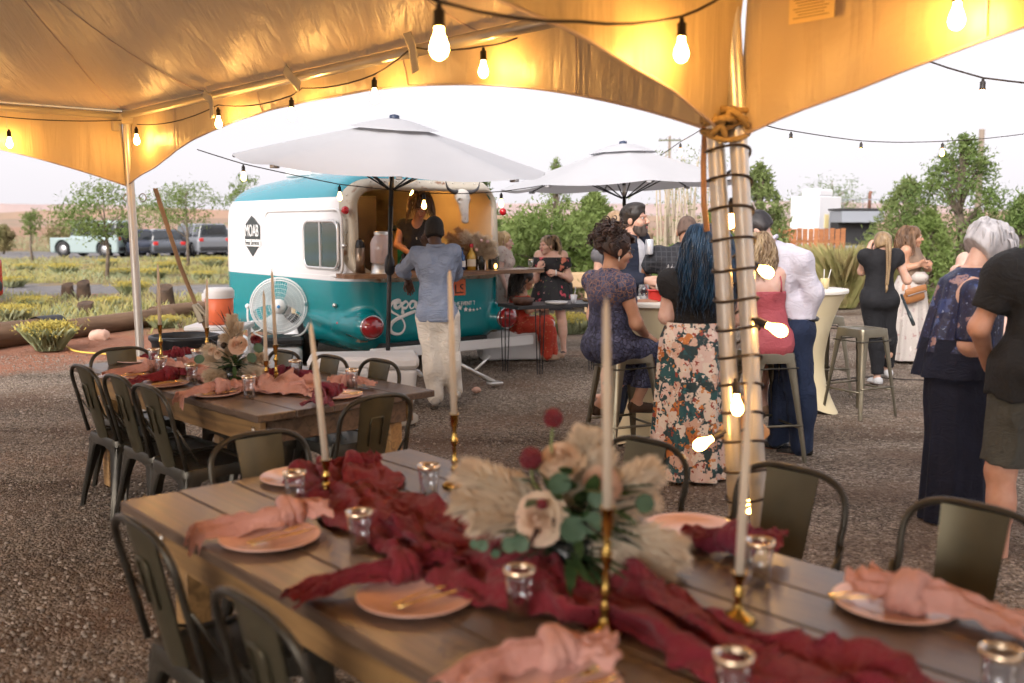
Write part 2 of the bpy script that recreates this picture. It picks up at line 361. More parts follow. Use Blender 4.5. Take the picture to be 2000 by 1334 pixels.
# ================================================================== tents
A_, B_ = V3(-3.4, 8.95, 0), V3(.93, 4.05, 0)
e_ = unit(B_-A_); n_ = V3(e_[1], -e_[0], 0); LEN = np.linalg.norm(B_-A_); EAVE, PEAK = 2.65, 5.0
def vinyl(name, seed):
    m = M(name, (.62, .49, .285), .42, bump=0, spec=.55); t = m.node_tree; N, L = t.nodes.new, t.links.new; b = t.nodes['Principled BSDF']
    tc = N('ShaderNodeTexCoord'); hsum = None
    for s, st, w_ in ((2.6, (1, 1, 1), .34), (12, (1, 1, .35), .06), (1.6, (7, 1.2, .6), .5)):
        mp = N('ShaderNodeMapping'); mp.inputs['Scale'].default_value = st; mp.inputs['Rotation'].default_value = (0, 0, .86+seed); L(tc.outputs['Object'], mp.inputs[0])
        n = N('ShaderNodeTexNoise'); n.inputs['Scale'].default_value = s; n.inputs['Detail'].default_value = 4; n.inputs['Distortion'].default_value = .6; L(mp.outputs[0], n.inputs['Vector'])
        q = N('ShaderNodeMath'); q.operation = 'MULTIPLY_ADD'; q.inputs[1].default_value = w_; L(n.outputs[0], q.inputs[0])
        if hsum is not None: L(hsum, q.inputs[2])
        else: q.inputs[2].default_value = 0
        hsum = q.outputs[0]
    bp = N('ShaderNodeBump'); bp.inputs['Strength'].default_value = .55; bp.inputs['Distance'].default_value = .09; L(hsum, bp.inputs['Height']); L(bp.outputs[0], b.inputs['Normal'])
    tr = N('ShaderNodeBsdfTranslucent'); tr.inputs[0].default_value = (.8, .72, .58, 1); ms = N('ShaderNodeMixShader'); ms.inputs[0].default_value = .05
    L(b.outputs[0], ms.inputs[1]); L(tr.outputs[0], ms.inputs[2]); L(ms.outputs[0], t.nodes['Material Output'].inputs[0]); return m
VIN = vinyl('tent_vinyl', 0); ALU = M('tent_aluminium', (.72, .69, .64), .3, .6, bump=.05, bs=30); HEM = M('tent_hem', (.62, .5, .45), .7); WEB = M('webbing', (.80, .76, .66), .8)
def tent(label, O, u, v, poles, skip=()):
    t = thing('tent', label, 'tent', O, 0, 'tents over the dinner tables')
    c = lambda i: {0: 0*u, 1: u*LEN, 2: u*LEN+v*LEN, 3: v*LEN}[i % 4]
    n = 56; s = np.linspace(-1, 1, n); U, W = np.meshgrid(s, s, indexing='ij'); rr = np.maximum(abs(U), abs(W)); d2 = np.minimum(abs(U), abs(W))
    z = EAVE+(PEAK-EAVE)*(1-rr)**1.25-.10*(1-(d2/np.maximum(rr, .01))**2)*rr*(1-rr)*4
    P_ = (u*LEN/2)[None, None]*(U[..., None]+1)+(v*LEN/2)[None, None]*(W[..., None]+1); P_[..., 2] = z
    wr = vnoise(np.stack([U.ravel()*9, W.ravel()*9, z.ravel()], 1), 4).reshape(U.shape); P_[..., 2] += .012*wr*(rr < .98)
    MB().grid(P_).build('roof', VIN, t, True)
    for q_ in (0, 1): k_ = np.arange(n); d_ = P_[k_, k_ if q_ else n-1-k_]-V3(0, 0, .008); MB().tube(d_[:n//2], .006, 4).build('roof_seam', HEM, t); MB().tube(d_[n//2:], .006, 4).build('roof_seam', HEM, t)
    for q_ in (14, 41): MB().tube(P_[q_]-V3(0, 0, .006), .004, 4).build('roof_seam', HEM, t)
    for i in range(4):
        if i in skip: continue
        a, b = c(i), c(i+1); d = unit(b-a); out = unit(np.cross(d, V3(0, 0, 1))); out = out if out@((a+b)/2-(u+v)*LEN/2) > 0 else -out
        T = np.linspace(.006, .994, 70); q = np.linspace(0, 1, 14); TT, QQ = np.meshgrid(T, q, indexing='ij')
        zb = 1.985+.49*(1-np.abs(2*TT-1)**2.4); Z = EAVE+.01+(zb-EAVE-.01)*QQ
        off = .02+.05*QQ*np.sin(PI*TT)+.022*QQ*vnoise(np.stack([TT.ravel()*26, QQ.ravel()*2.2+TT.ravel()*9, 0*TT.ravel()+i], 1), 8).reshape(TT.shape)-.07*QQ*(np.abs(2*TT-1)**10)
        G = a+TT[..., None]*(b-a)+off[..., None]*out; G[..., 2] = Z
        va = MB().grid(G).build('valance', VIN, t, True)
        MB().tube(G[:, -1]-V3(0, 0, .004), .007, 5).build('hem', HEM, va, True)
        for q_ in (10, 25, 44, 59): MB().tube(G[q_]-out*.006, .0035, 4).build('seam', HEM, va)
        m = MB(); m.cyl(a+V3(0, 0, EAVE-.05)-out*.06, b+V3(0, 0, EAVE-.05)-out*.06, .032, n=10); m.build('eave_beam', ALU, t, True)
    for bx, by, tx, ty in poles:
        m = MB(); m.cyl(V3(bx, by, .01)-O, V3(tx, ty, EAVE)-O, .036, n=18); m.cyl(V3(bx, by, -.01)-O, V3(bx, by, .02)-O, .1, n=14)
        m.build('pole', ALU, t, 40)
    return t
# the tent poles: the twin poles at the shared corner lean
pb = gp(1460, 1282)[:2]
O2 = B_.copy(); C_ = B_+n_*LEN; D_ = A_+n_*LEN
tent1 = tent('golden lit white frame tent over the far dinner table', A_, e_, n_, [(A_[0]+.06, A_[1]-.06, A_[0]+.02, A_[1]-.06), (.98, 4.07, .768, 4.08), (C_[0], C_[1], C_[0], C_[1]), (D_[0], D_[1], D_[0], D_[1])])
O2 = B_-e_*.05
tent2 = tent('golden lit tent roof above the near dinner table and camera', O2, e_, n_, [(1.067, 4.03, .846, 4.03), (O2[0]+e_[0]*LEN, O2[1]+e_[1]*LEN, O2[0]+e_[0]*LEN, O2[1]+e_[1]*LEN)], skip=(3,))
# webbing straps on the far eave, a corner bracket, the printed care tag
def ribbon(name, pts, wdt, mat, parent=None, up=(0, 0, 1), th=.003):
    m = MB(); m.tube(pts, wdt/2, 8, flat=th/wdt*2, up=up); return m.build(name, mat, parent, True)
def onside(px, py, O, d, off=0.):                                # the point of a vertical tent side seen at a pixel
    r_ = ray(px, py); nn = V3(d[1], -d[0], 0); o = O+nn*off; s = (o@nn-0)/(r_@nn); p = r_*s; return V3(p[0], p[1], EYE+p[2])
for pts in ([(398, 182), (412, 196), (415, 230)], [(556, 134), (572, 155), (585, 170)], [(790, 52), (805, 92), (812, 140)]):
    ribbon('strap', [onside(px, py, A_, e_, .13)-A_ for px, py in pts], .07, WEB, tent1, up=(n_[0], n_[1], 0))
m = MB(); q = onside(1585, 14, B_, e_, .03)-O2; m.rbox(q, (.19, .004, .1), .001, math.atan2(e_[1], e_[0])); tag_ = m.build('care_tag', M('tag_paper', (.78, .6, .3), .7), tent2)
for k in range(7): MB().box(q+n_*.004+V3(0, 0, .034-.011*k), (.15-.02*(k % 3), .001, .003), math.atan2(e_[1], e_[0])).build('print_line', M('tag_ink', (.3, .2, .1), .8), tag_)
m = MB(); ar = V3(A_[0]+.02, A_[1]-.06, EAVE-.07)-A_; m.rbox(ar, (.17, .13, .1), .02, .86); m.rbox(ar+V3(-.1, 0, -.06), (.07, .05, .1), .01, .86); m.build('corner_bracket', M('bracket', (.55, .5, .42), .5, .4), tent1)
# rope knot and hanging strap on the twin poles
rope = thing('rope_knot', 'thick tan rope knotted round the twin tent poles', 'rope', (0, 0, 0)); K = at(1421, 238, 4.0)
def spline_(p): p = np.asarray(p, float); t = np.linspace(0, 1, 12)[:, None]; return (1-t)**2*p[0]+2*t*(1-t)*(2*p[1]-.5*p[0]-.5*p[2])+t*t*p[2]
m = MB()
for k in range(5):
    a = np.linspace(0, 2*PI, 26); m.tube(np.stack([K[0]+.004+.092*np.cos(a), K[1]+.055+.074*np.sin(a), K[2]+.021*(k-2)+.02*np.sin(a+k*1.9)+.01*np.cos(2*a+k)], 1), .0115, 7, closed=True)
m.build('coil', M('rope', (.50, .36, .16), .85, col2=(.36, .24, .1), vs_=80), rope, True)
m = MB()
for k, (x0, z0_, x1, z1_) in enumerate(((-.085, .04, -.01, -.06), (-.06, -.05, .02, .05), (-.03, .05, .075, -.02), (-.09, -.01, .03, .0))):
    m.tube(spline_([(K[0]+x0, K[1]-.01, K[2]+z0_), (K[0]+x0*.5+x1*.5, K[1]-.05-.008*k, K[2]+(z0_+z1_)*.5+.01), (K[0]+x1, K[1]-.015, K[2]+z1_)]), .0125, 7)
m.build('knot', MATS['rope'], rope, True)
o = ribbon('tent_strap', [at(1377, 245, 4.14), at(1374, 320, 4.14), at(1375, 400, 4.14), at(1381, 452, 4.14)], .024, M('strap_orange', (.62, .36, .22), .7), up=(0, 1, 0)); tag(o, 'narrow orange strap dangling left of the twin tent poles', 'strap')
# guy strap with ratchet from the far pole corner
gs = thing('guy_strap', 'brown ratchet guy strap slanting from the far tent corner to its stake', 'strap'); MB().tube([at(303, 368, 9.1), at(352, 520, 9.6), at(386, 604, 9.9), at(414, 668, 10.05)], .022, 8, flat=.12, up=(0, 1, 0)).build('webbing', M('strap_brown', (.42, .26, .15), .8), gs, True)
m = MB(); p = at(388, 612, 9.85); m.rbox(p, (.07, .05, .2), .012, Rm=roty(-.35)); m.rbox(p+V3(.035, -.01, .03), (.04, .06, .16), .01, Rm=roty(-.7)); m.build('ratchet', M('ratchet_steel', (.35, .3, .22), .4, .8), gs)
MB().cyl(at(412, 660, 10.05), at(418, 700, 10.05)*V3(1, 1, 0)+V3(0, 0, .0), .014).build('stake', MATS['ratchet_steel'], gs)
# ring hooks holding the hem to the far pole
m = MB()
for px in (248, 279):
    p = at(px, 386, 8.93); a = np.linspace(0, 2*PI, 14); m.tube(np.stack([p[0]+.03*np.cos(a), 0*a+p[1], p[2]+.035*np.sin(a)], 1)-A_, .005, 5, closed=True)
m.build('ring_hook', MATS['ratchet_steel'], tent1, True)

# ================================================================== string lights (real lamps: the bulbs emit)
CAB = M('cable_rubber', (.03, .02, .016), .6); SOCK = M('socket_rubber', (.022, .016, .013), .5)
def bulbmat(name, s):
    m = bpy.data.materials.new(name); m.use_nodes = True; t = m.node_tree; t.nodes.remove(t.nodes['Principled BSDF']); e = t.nodes.new('ShaderNodeEmission'); e.inputs[0].default_value = (1, .49, .115, 1); e.inputs[1].default_value = s
    t.links.new(e.outputs[0], t.nodes['Material Output'].inputs[0]); return m
BULB = bulbmat('lit_bulb', 120.); BULBO = bulbmat('lit_bulb_outdoor', 14.); BULBP = bulbmat('lit_bulb_pole', 30.)
_b = MB(); _b.lathe([(.001, 0), (.013, -.002), (.014, -.02), (.021, -.038), (.0285, -.06), (.029, -.074), (.022, -.092), (.010, -.101), (.001, -.103)], (0, 0, -.05), 12)
_s = MB(); _s.lathe([(.001, .022), (.009, .02), (.01, .006), (.019, 0), (.0185, -.04), (.021, -.044), (.021, -.052), (.001, -.053)], (0, 0, 0), 12)
ME_B = {1: _b.mesh('bulb', BULB, True), 0: _b.mesh('bulb_dim', BULBO, True), 2: _b.mesh('bulb_pole', BULBP, True)}; ME_S = _s.mesh('socket', SOCK, True)
def string_light(label, pts, bulbs, lit=1, r=.0045, group='string lights', sag=.03, cable=True):
    t = thing('string_light', label, 'string lights', (0, 0, 0), 0, group)
    if cable:
        C = []; pts = [np.asarray(p, float) for p in pts]
        for a, b in zip(pts[:-1], pts[1:]):
            k = max(3, int(np.linalg.norm(b-a)/.12)); s = np.arange(k)/k; q = a+(b-a)*s[:, None]; q[:, 2] -= sag*4*s*(1-s)*np.linalg.norm(b-a); C.append(q)
        C.append(pts[-1][None]); MB().tube(np.concatenate(C), r, 6).build('cable', CAB, t, True)
    for b in bulbs:
        p, d = (b if isinstance(b, tuple) else (b, V3(0, 0, -1))); x, y, z = frame(-unit(d)); Mx = Matrix([[x[i], y[i], z[i], p[i]] for i in range(3)]+[[0, 0, 0, 1]])
        Mx = Mx@Matrix.Scale(.86, 4); s = obj('socket', ME_S, t); s.matrix_local = Mx; q = obj('bulb', ME_B[lit], t); q.matrix_local = Mx
    return t
dz = V3(0, 0, .02)
def hang(l): return [np.asarray(p)-dz for p in l]
w1 = [onside(px, py, A_, e_, .1) for px, py in ((268, 243), (426, 205), (568, 187), (590, 172), (730, 146), (805, 92), (944, 90), (1010, 74))]
string_light('string lights along the far arched tent edge, trailer side', w1, hang([onside(px, py, A_, e_, .1) for px, py in ((266, 247), (426, 209), (569, 190), (731, 150), (944, 92))]))
w2 = [A_+n_*s-e_*-.12+V3(0, 0, 2.56) for s in (.05, 1.6, 3.2, 4.8, 6.3)]
string_light('string lights along the left edge of the far tent', w2, hang([onside(17, 252, A_, n_, -.12)]+[A_+n_*s+e_*.12+V3(0, 0, 2.54) for s in (2.9, 4.4, 5.9)]))
w3 = [onside(px, py, B_, n_, -.17) for px, py in ((1420, -14), (1332, 32), (1130, 42), (858, 3))]; w3 += [B_+n_*s+e_*.17+V3(0, 0, 2.5) for s in (2.6, 4.2, 5.2, 6.3)]
string_light('large blurred string lights on the near tent divider', w3, hang([onside(1332, 34, B_, n_, -.17), onside(857, 6, B_, n_, -.17)]+[B_+n_*s+e_*.17+V3(0, 0, 2.46) for s in (2.6, 4.2)]), r=.0055)
w4 = [B_+e_*.05+n_*.1+V3(0, 0, 2.62), onside(1870, -38, O2, e_, .1), B_+e_*2.6+n_*.1+V3(0, 0, 2.6)]+[B_+e_*s+n_*.1+V3(0, 0, 2.58) for s in (4, 6)]
string_light('string light bulb at the top right tent edge', w4, hang([onside(1872, -36, O2, e_, .1), B_+e_*1.95+n_*.1+V3(0, 0, 2.6), B_+e_*2.7+n_*.1+V3(0, 0, 2.55), B_+e_*4.3+n_*.1+V3(0, 0, 2.55)]))
# cable wound round the twin poles
c0, c1 = V3(1.024, 4.05, 0), V3(.807, 4.055, EAVE); nturn = 15; th = np.linspace(0, nturn*2*PI, nturn*26); zz = np.linspace(2.03, .25, len(th)); cc = c0+(c1-c0)*(zz/EAVE)[:, None]
hel = np.stack([cc[:, 0]+.086*np.cos(th), cc[:, 1]-.006+.07*np.sin(th), zz+.035*np.cos(th+.5+.35*np.sin(th*.13))], 1)
pole_bulbs = [(at(1476, 626, 3.94), V3(.85, -.25, -.35)), (at(1437, 748, 3.92), V3(.03, -.25, -1)), (at(1410, 846, 3.94), V3(-.9, -.2, -.42)), (at(1462, 512, 4.12), V3(.8, .3, -.4)), (at(1428, 395, 4.17), V3(.1, .4, -.9)), (at(1458, 955, 4.1), V3(.2, .4, -.9)), (at(1440, 1100, 3.96), V3(-.4, -.4, -.8))]
t = string_light('string lights wound round the twin tent poles', [], pole_bulbs, lit=2, cable=False); MB().tube(hel, .006, 6).build('cable', CAB, t, True)
# strings across the yard
def yard(label, pix, bulbs, r=.005): string_light(label, [at(*p) for p in pix], [at(*p)-dz for p in bulbs], lit=0, r=r, group='string lights across the yard', sag=.004)
yard('string lights sagging in front of the trailer roof', [(385, 292, 9.), (475, 320, 9.2), (663, 360, 9.6), (828, 377, 9.8), (905, 378, 10.), (978, 374, 10.3), (1060, 362, 11)], [(475, 321, 9.2), (663, 361, 9.6), (828, 378, 9.8), (979, 376, 10.3)])
yard('thin string of small lights over the right hand trees', [(1470, 236, 7), (1545, 255, 9.5), (1682, 275, 10.4), (1760, 278, 10.8), (1841, 276, 11), (1930, 270, 11.2), (2040, 256, 11.5)], [(1545, 257, 9.5), (1682, 277, 10.4), (1841, 278, 11)])
yard('string light at the far right above the silver haired woman', [(1760, 100, 6.2), (1850, 132, 6.1), (1920, 152, 6), (2040, 166, 5.9)], [(1920, 153, 6)], .0055)
yard('string light bulb beside the utility pole crossarm', [(1395, 236, 10), (1330, 276, 12), (1250, 330, 13)], [(1329, 279, 12)])
# ================================================================== dinner tables and chairs
def woodmat(name, c1, c2, rough=.35, sc_=7., coat=.25):
    m = bpy.data.materials.new(name); m.use_nodes = True; t = m.node_tree; N, L = t.nodes.new, t.links.new; b = t.nodes['Principled BSDF']
    tc = N('ShaderNodeTexCoord'); mp = N('ShaderNodeMapping'); mp.inputs['Scale'].default_value = (.6, 9, 9); L(tc.outputs['Object'], mp.inputs[0])
    oi = N('ShaderNodeObjectInfo'); va = N('ShaderNodeVectorMath'); va.operation = 'ADD'; L(mp.outputs[0], va.inputs[0])
    cm = N('ShaderNodeCombineXYZ'); mq = N('ShaderNodeMath'); mq.operation = 'MULTIPLY'; mq.inputs[1].default_value = 40; L(oi.outputs['Random'], mq.inputs[0]); L(mq.outputs[0], cm.inputs[0]); L(mq.outputs[0], cm.inputs[1]); L(cm.outputs[0], va.inputs[1])
    n = N('ShaderNodeTexNoise'); n.inputs['Scale'].default_value = sc_*.5; n.inputs['Detail'].default_value = 6; n.inputs['Distortion'].default_value = 1.1; L(va.outputs[0], n.inputs['Vector'])
    r = ramp(t, [(.3, c2), (.5, c1), (.72, tuple(np.array(c1)*1.35))]); L(n.outputs[0], r.inputs[0])
    hv = N('ShaderNodeHueSaturation'); vv = N('ShaderNodeMapRange'); vv.inputs[3].default_value = .8; vv.inputs[4].default_value = 1.2; L(oi.outputs['Random'], vv.inputs[0]); L(vv.outputs[0], hv.inputs['Value']); L(r.outputs[0], hv.inputs['Color']); L(hv.outputs[0], b.inputs['Base Color'])
    rr = N('ShaderNodeMapRange'); rr.inputs[3].default_value = rough-.06; rr.inputs[4].default_value = rough+.14; L(n.outputs[0], rr.inputs[0]); L(rr.outputs[0], b.inputs['Roughness'])
    bp = N('ShaderNodeBump'); bp.inputs['Strength'].default_value = .25; bp.inputs['Distance'].default_value = .004; L(n.outputs[0], bp.inputs['Height']); L(bp.outputs[0], b.inputs['Normal'])
    b.inputs['Coat Weight'].default_value = coat; b.inputs['Coat Roughness'].default_value = .22
    return m
WTOP = woodmat('stained_top', (.115, .074, .05), (.052, .033, .023)); WSIDE = woodmat('golden_apron', (.27, .15, .055), (.15, .08, .03), .5, 6, .05); WDARK = woodmat('dark_apron', (.12, .072, .042), (.06, .035, .02), .5, 6, .05)
BOLT = M('bolt_steel', (.6, .56, .5), .3, 1)
def table(label, O, ang, Ln, Wd, npl=6):
    t = thing('dinner_table', label, 'table', (O[0], O[1], 0), ang, 'wooden farm tables')
    ws = Wd/npl
    for k in range(npl):
        m = MB(); m.rbox((Ln/2, ws*(k+.5), .742), (Ln+.004*((k*7) % 3), ws-.0045, .036), .004); m.build('plank', WTOP, t)
    for w_, nm in ((.09, 'apron'), (Wd-.09, 'apron')):
        m = MB(); m.rbox((Ln/2, w_, .655), (Ln-.2, .035, .135), .004); a = m.build(nm, WSIDE, t)
        for x in (.16, Ln-.16):
            m = MB(); m.ell((x, w_+(-.02 if w_ < .2 else .02), .66), (.014, .008, .014), 8, 4); m.build('bolt', BOLT, a, True)
    for x in (.13, Ln-.13):
        m = MB(); m.rbox((x, Wd/2, .655), (.035, Wd-.22, .135), .004); m.build('apron', WDARK, t)
        for w_ in (.155, Wd-.155):
            m = MB(); m.rbox((x+(.06 if x < 1 else -.06), w_, .29), (.085, .085, .6), .006); m.build('leg', WSIDE, t)
    return t
T1O, T1A, T1L, T1W = V3(-1.275, 3.15, 0), math.atan2(e_[1], e_[0]), 2.5, 1.16
T2A = math.atan2(-.724, .69); T2L, T2W = 2.34, 1.08; T2O = V3(-1.2, 4.6, 0)-T2L*V3(.69, -.724, 0)
table('long wooden dinner table with burgundy runner in the foreground', T1O, T1A, T1L, T1W)
table('wooden dinner table with blush runner in front of the trailer', T2O, T2A, T2L, T2W, 5)
def onT(px, py, z=.76): return gp(px, py, z)
# ---- metal chair: seat, skirt, hoop, splat, braces, four channel legs
GUN = M('gunmetal', (.045, .041, .034), .4, .7, col2=(.075, .066, .05), vs_=5, bump=.08, bs=25); GUNL = M('bronze_panel', (.09, .08, .05), .4, .7, col2=(.125, .11, .07), vs_=4, bump=.06, bs=20)
def roundsq(hw, r, n=5, hy=None):
    hy = hw if hy is None else hy; p = []
    for k, (cx, cy) in enumerate(((hw-r, hy-r), (-hw+r, hy-r), (-hw+r, -hy+r), (hw-r, -hy+r))):
        for i in range(n): a = k*PI/2+PI/2*i/(n-1); p.append((cx+r*math.cos(a), cy+r*math.sin(a)))
    return np.array(p)
def legmesh(top, bot, wt, wb, th=.012, ztop=None, mid=.9):
    """a pressed-steel corner leg: two flanges meeting on the outer edge, wide at the top, narrow at the foot"""
    m = MB(); top, bot = np.array(top), np.array(bot); sx, sy = np.sign(top[0]), np.sign(top[1]); k = 9; rows = []
    for i in range(k):
        s = i/(k-1); c = top+(bot-top)*s; wd = wt+(wb-wt)*min(1, s*1.15)**.6
        rows.append([c+V3(-sx*wd, -sy*.0, 0), c+V3(-sx*wd*.5, sy*.006, 0), c+V3(-sx*.012, sy*.0, 0), c+V3(0, -sy*.012, 0), c+V3(sx*.006, -sy*wd*.5, 0), c+V3(0, -sy*wd, 0)])
    G = np.array(rows); m.grid(G); G2 = G-np.array([sx, sy, 0])*th*.6; m.grid(G2[:, ::-1]); return m
def make_chair(label, loc, rz, group):
    t = thing('metal_chair', label, 'chair', loc, rz, group)
    hs_ = .2; zs = .45
    m = MB(); p = roundsq(hs_, .05); k = len(p)
    rings = [(1., zs-.055), (1., zs-.012), (.975, zs), (.86, zs-.002), (.82, zs-.010), (.0, zs-.010)]
    v = np.array([[(x*s, y*s, z) for x, y in p] for s, z in rings]); m.grid(np.transpose(v, (1, 0, 2)), closeu=True)
    for a, b in ((-.05, 0), (.05, 0), (0, .05)): m.ell((a, b, zs-.0085), (.006, .006, .002), 6, 3)
    m.build('seat', GUN, t, 35)
    for sx in (-1, 1):
        for sy in (-1, 1): legmesh((sx*.192, sy*.192, zs-.03), (sx*.235, sy*.25, 0), .105, .022).build('leg', GUN, t, True)
    # arched skirt between the legs
    for q in range(4):
        u = np.linspace(-1, 1, 15); zb = zs-.055-.075*np.abs(u)**3; G = np.stack([np.stack([u*.19, 0*u+.197, 0*u+zs-.04], -1), np.stack([u*.19, 0*u+.2, zb], -1)], 0)@rotz(q*PI/2).T; MB().grid(G).build('skirt', GUN, t, True)
    # hoop
    s = np.linspace(0, 1, 41); a = PI*s; hw = .205+.03*np.sin(PI*np.clip(np.abs(2*s-1)*1.25, 0, 1))
    x = -np.sign(np.cos(a))*np.abs(np.cos(a))**.55*hw; zz = .45+.41*np.abs(np.sin(a))**.5; y = -.19-.10*(zz-.45)/.41
    m = MB(); m.tube(np.stack([x, y, zz], 1), .0115, 8); m.build('back_hoop', GUN, t, True)
    u = np.linspace(-1, 1, 9); h = np.linspace(0, 1, 10); U, H_ = np.meshgrid(u, h, indexing='ij'); wv = .075+.022*H_
    G = np.stack([U*wv, -.185-.10*H_+.014*(1-U**2)*-1, .43+.425*H_], -1); m = MB(); m.grid(G); m.grid(G[::-1]+V3(0, .006, 0)); sp = m.build('splat', GUNL, t, True)
    a = np.array([[-.035, .62], [-.035, .745], [-.028, .757], [.028, .757], [.035, .745], [.035, .62]]); y_ = lambda z: -.185-.1*(z-.43)/.425-.0165
    MB().tube([(q[0], y_(q[1]), q[1]) for q in a], .0045, 6).build('pressed_rib', GUNL, sp, True)
    for sx in (-1, 1):
        m = MB(); m.tube([(sx*.215, -.235, .66), (sx*.19, -.12, .47), (sx*.185, -.02, .44)], [.009, .011, .011], 6, flat=.5); m.build('brace', GUN, t, True)
    return t
def facing(v): return math.atan2(v[1], v[0])-PI/2
_w1 = rotz(T1A)@V3(0, 1, 0); _w2 = rotz(T2A)@V3(0, 1, 0); _d1 = rotz(T1A)@V3(1, 0, 0); _d2 = rotz(T2A)@V3(1, 0, 0)
def chair_at(back, face): f = unit(face); p = np.asarray(back)[:2]+f[:2]*.28; return (p[0], p[1], 0), facing(f)
def topat(px, py, z=.855): return gp(px, py, z)
G1, G2 = 'metal chairs round the near table', 'metal chairs round the far table'
spec_c = [('metal chair on the near side of the burgundy table, left corner', V3(-1.0, 2.59, 0), _w1, G1),
 ('metal chair at the bottom edge, near side of the burgundy table', V3(-.55, 2.03, 0), _w1, G1),
 ('metal chair at the left end of the burgundy runner table', topat(505, 850), _d1, G1),
 ('metal chair behind the pampas flowers, far side of near table', topat(1262, 864), -_w1, G1),
 ('bronze metal chair just right of the twin poles, near table', topat(1548, 918), -_w1, G1),
 ('bronze metal chair at the right picture edge, near table', topat(1905, 992), -_w1, G1),
 ('leftmost metal chair on the near side of the blush table', V3(-2.42, 5.56, 0), _w2, G2),
 ('middle of three metal chairs on the near side of the blush table', V3(-2.08, 5.19, 0), _w2, G2),
 ('rightmost of three metal chairs on the near side of blush table', V3(-1.8, 4.86, 0), _w2, G2),
 ('metal chair at the right end of the blush runner table', topat(738, 775), -_d2, G2),
 ('metal chair at the far left end of the blush table by black tub', topat(236, 682), _d2, G2),
 ('metal chair behind the brass candlesticks, far side of blush table', topat(556, 688), -_w2, G2),
 ('metal chair in front of the white cooler, far side of blush table', topat(645, 698), -_w2, G2),
 ('rightmost metal chair on the far side of the blush table', topat(742, 706), -_w2, G2)]
ch0 = None
for lb, bk, fc, gr in spec_c:
    loc, rz_ = chair_at(bk, fc)
    if ch0 is None: ch0 = make_chair(lb, loc, rz_, gr)
    else: dup(ch0, lb, loc, rz_, gr)
# ---- bar stools
STO = M('stool_bronze', (.20, .175, .125), .34, .8, col2=(.27, .24, .175), vs_=4, bump=.06, bs=20)
def make_stool(label, loc, rz, group):
    t = thing('bar_stool', label, 'stool', loc, rz, group); zs = .765
    m = MB(); p = roundsq(.16, .045); v = np.array([[(x*s, y*s, z) for x, y in p] for s, z in [(1.02, zs-.07), (1., zs-.015), (.97, zs), (.84, zs-.003), (.8, zs-.010), (0, zs-.010)]]); m.grid(np.transpose(v, (1, 0, 2)), closeu=True); m.build('seat', STO, t, 35)
    for sx in (-1, 1):
        for sy in (-1, 1): legmesh((sx*.156, sy*.156, zs-.05), (sx*.225, sy*.225, 0), .075, .025).build('leg', STO, t, True)
    c = [(.198, .198), (-.198, .198), (-.198, -.198), (.198, -.198)]
    for k in range(4):
        a, b = c[k], c[(k+1) % 4]; m = MB(); m.cyl((*a, .26-.03*(k % 2)), (*b, .26-.03*(k % 2)), .009, n=8); m.build('foot_rail', STO, t, True)
        m = MB(); m.cyl((a[0]*.85, a[1]*.85, .66), (b[0]*.85, b[1]*.85, .66), .006, n=6); m.build('upper_rail', GUN, t, True)
    return t
st0 = make_stool('empty metal bar stool in the open beside the pale cocktail table', (3.05, 8.62, 0), R(28), 'metal bar stools')
dup(st0, 'metal bar stool half hidden behind the right cocktail table', (3.05, 9.75, 0), R(15))
dup(st0, 'metal bar stool carrying the woman in navy lace', (.80, 7.0, 0), R(24))
dup(st0, 'metal bar stool carrying the woman in the rose dress', (1.80, 7.0, 0), R(12))
# ================================================================== tableware
BRASS = M('brass', (.55, .36, .10), .24, 1, col2=(.42, .26, .07), vs_=30); WAX = M('candle_wax', (.94, .87, .73), .45, col2=(.92, .83, .68), vs_=8, transl=.35)
def candle(label, base, hold, top, surf=.76, pitch=None):
    b = onT(*base, surf); Y = b[1]; h = at(*hold, Y); tp = at(*top, Y-.02); h2 = V3(b[0]+(h[0]-b[0])*.6, Y, h[2]); H_ = h2[2]-b[2]
    t = thing('candlestick', label, 'candlestick', b, 0, 'taper candles in brass candlesticks')
    pr = [(.042, 0), (.044, .006), (.036, .014), (.014, .025), (.009, .05), (.014, .062), (.008, .075), (.0075, .3*H_), (.013, .34*H_), (.008, .38*H_), (.007, .55*H_), (.012, .6*H_), (.014, .64*H_), (.008, .69*H_), (.009, .8*H_), (.013, .86*H_), (.0145, .99*H_), (.019, H_), (.013, H_-.003), (.002, H_-.004)]
    zt = [q for q in pr]; zt = [(r_, min(z, H_)) for r_, z in zt]
    sh = lambda v: v+np.outer(v[:, 2]/H_, (h2-b)*V3(1, 1, 0))
    m = MB(); m.lathe(zt, n=14, fn=sh); m.build('stick', BRASS, t, True)
    m = MB(); m.tube([h2-b-V3(0, 0, .004), (h2-b)*.4+(tp-b)*.6, tp-b-V3(0, 0, .02), tp-b], [.0112, .0098, .0065, .0015], 10); c = m.build('candle', WAX, t, True)
    m = MB(); m.tube([tp-b-V3(0, 0, .003), tp-b+V3(.001, 0, .012)], .0009, 5); m.build('wick', M('wick', (.25, .2, .15), .9), c)
    return t
candle('taper candle leaning left on the burgundy runner, near table left', (637, 982), (637, 897), (607, 630))
candle('taper candle behind the flowers, near table centre', (888, 950), (887, 808), (878, 528))
candle('tall taper candle in front of the pampas, near table', (1180, 1240), (1190, 990), (1184, 583))
candle('taper candle in front of the twin poles, right on near table', (1440, 1212), (1446, 1118), (1468, 690))
candle('taper candle in front of the black tub on the blush table', (316, 722), (312, 634), (308, 515))
candle('taper candle before the orange cooler on the blush table', (404, 716), (406, 640), (404, 543))
candle('tall taper candle in front of the fan, blush table', (540, 752), (538, 673), (531, 528))
candle('short taper candle left of the fan hub, blush table', (520, 756), (520, 704), (515, 568))
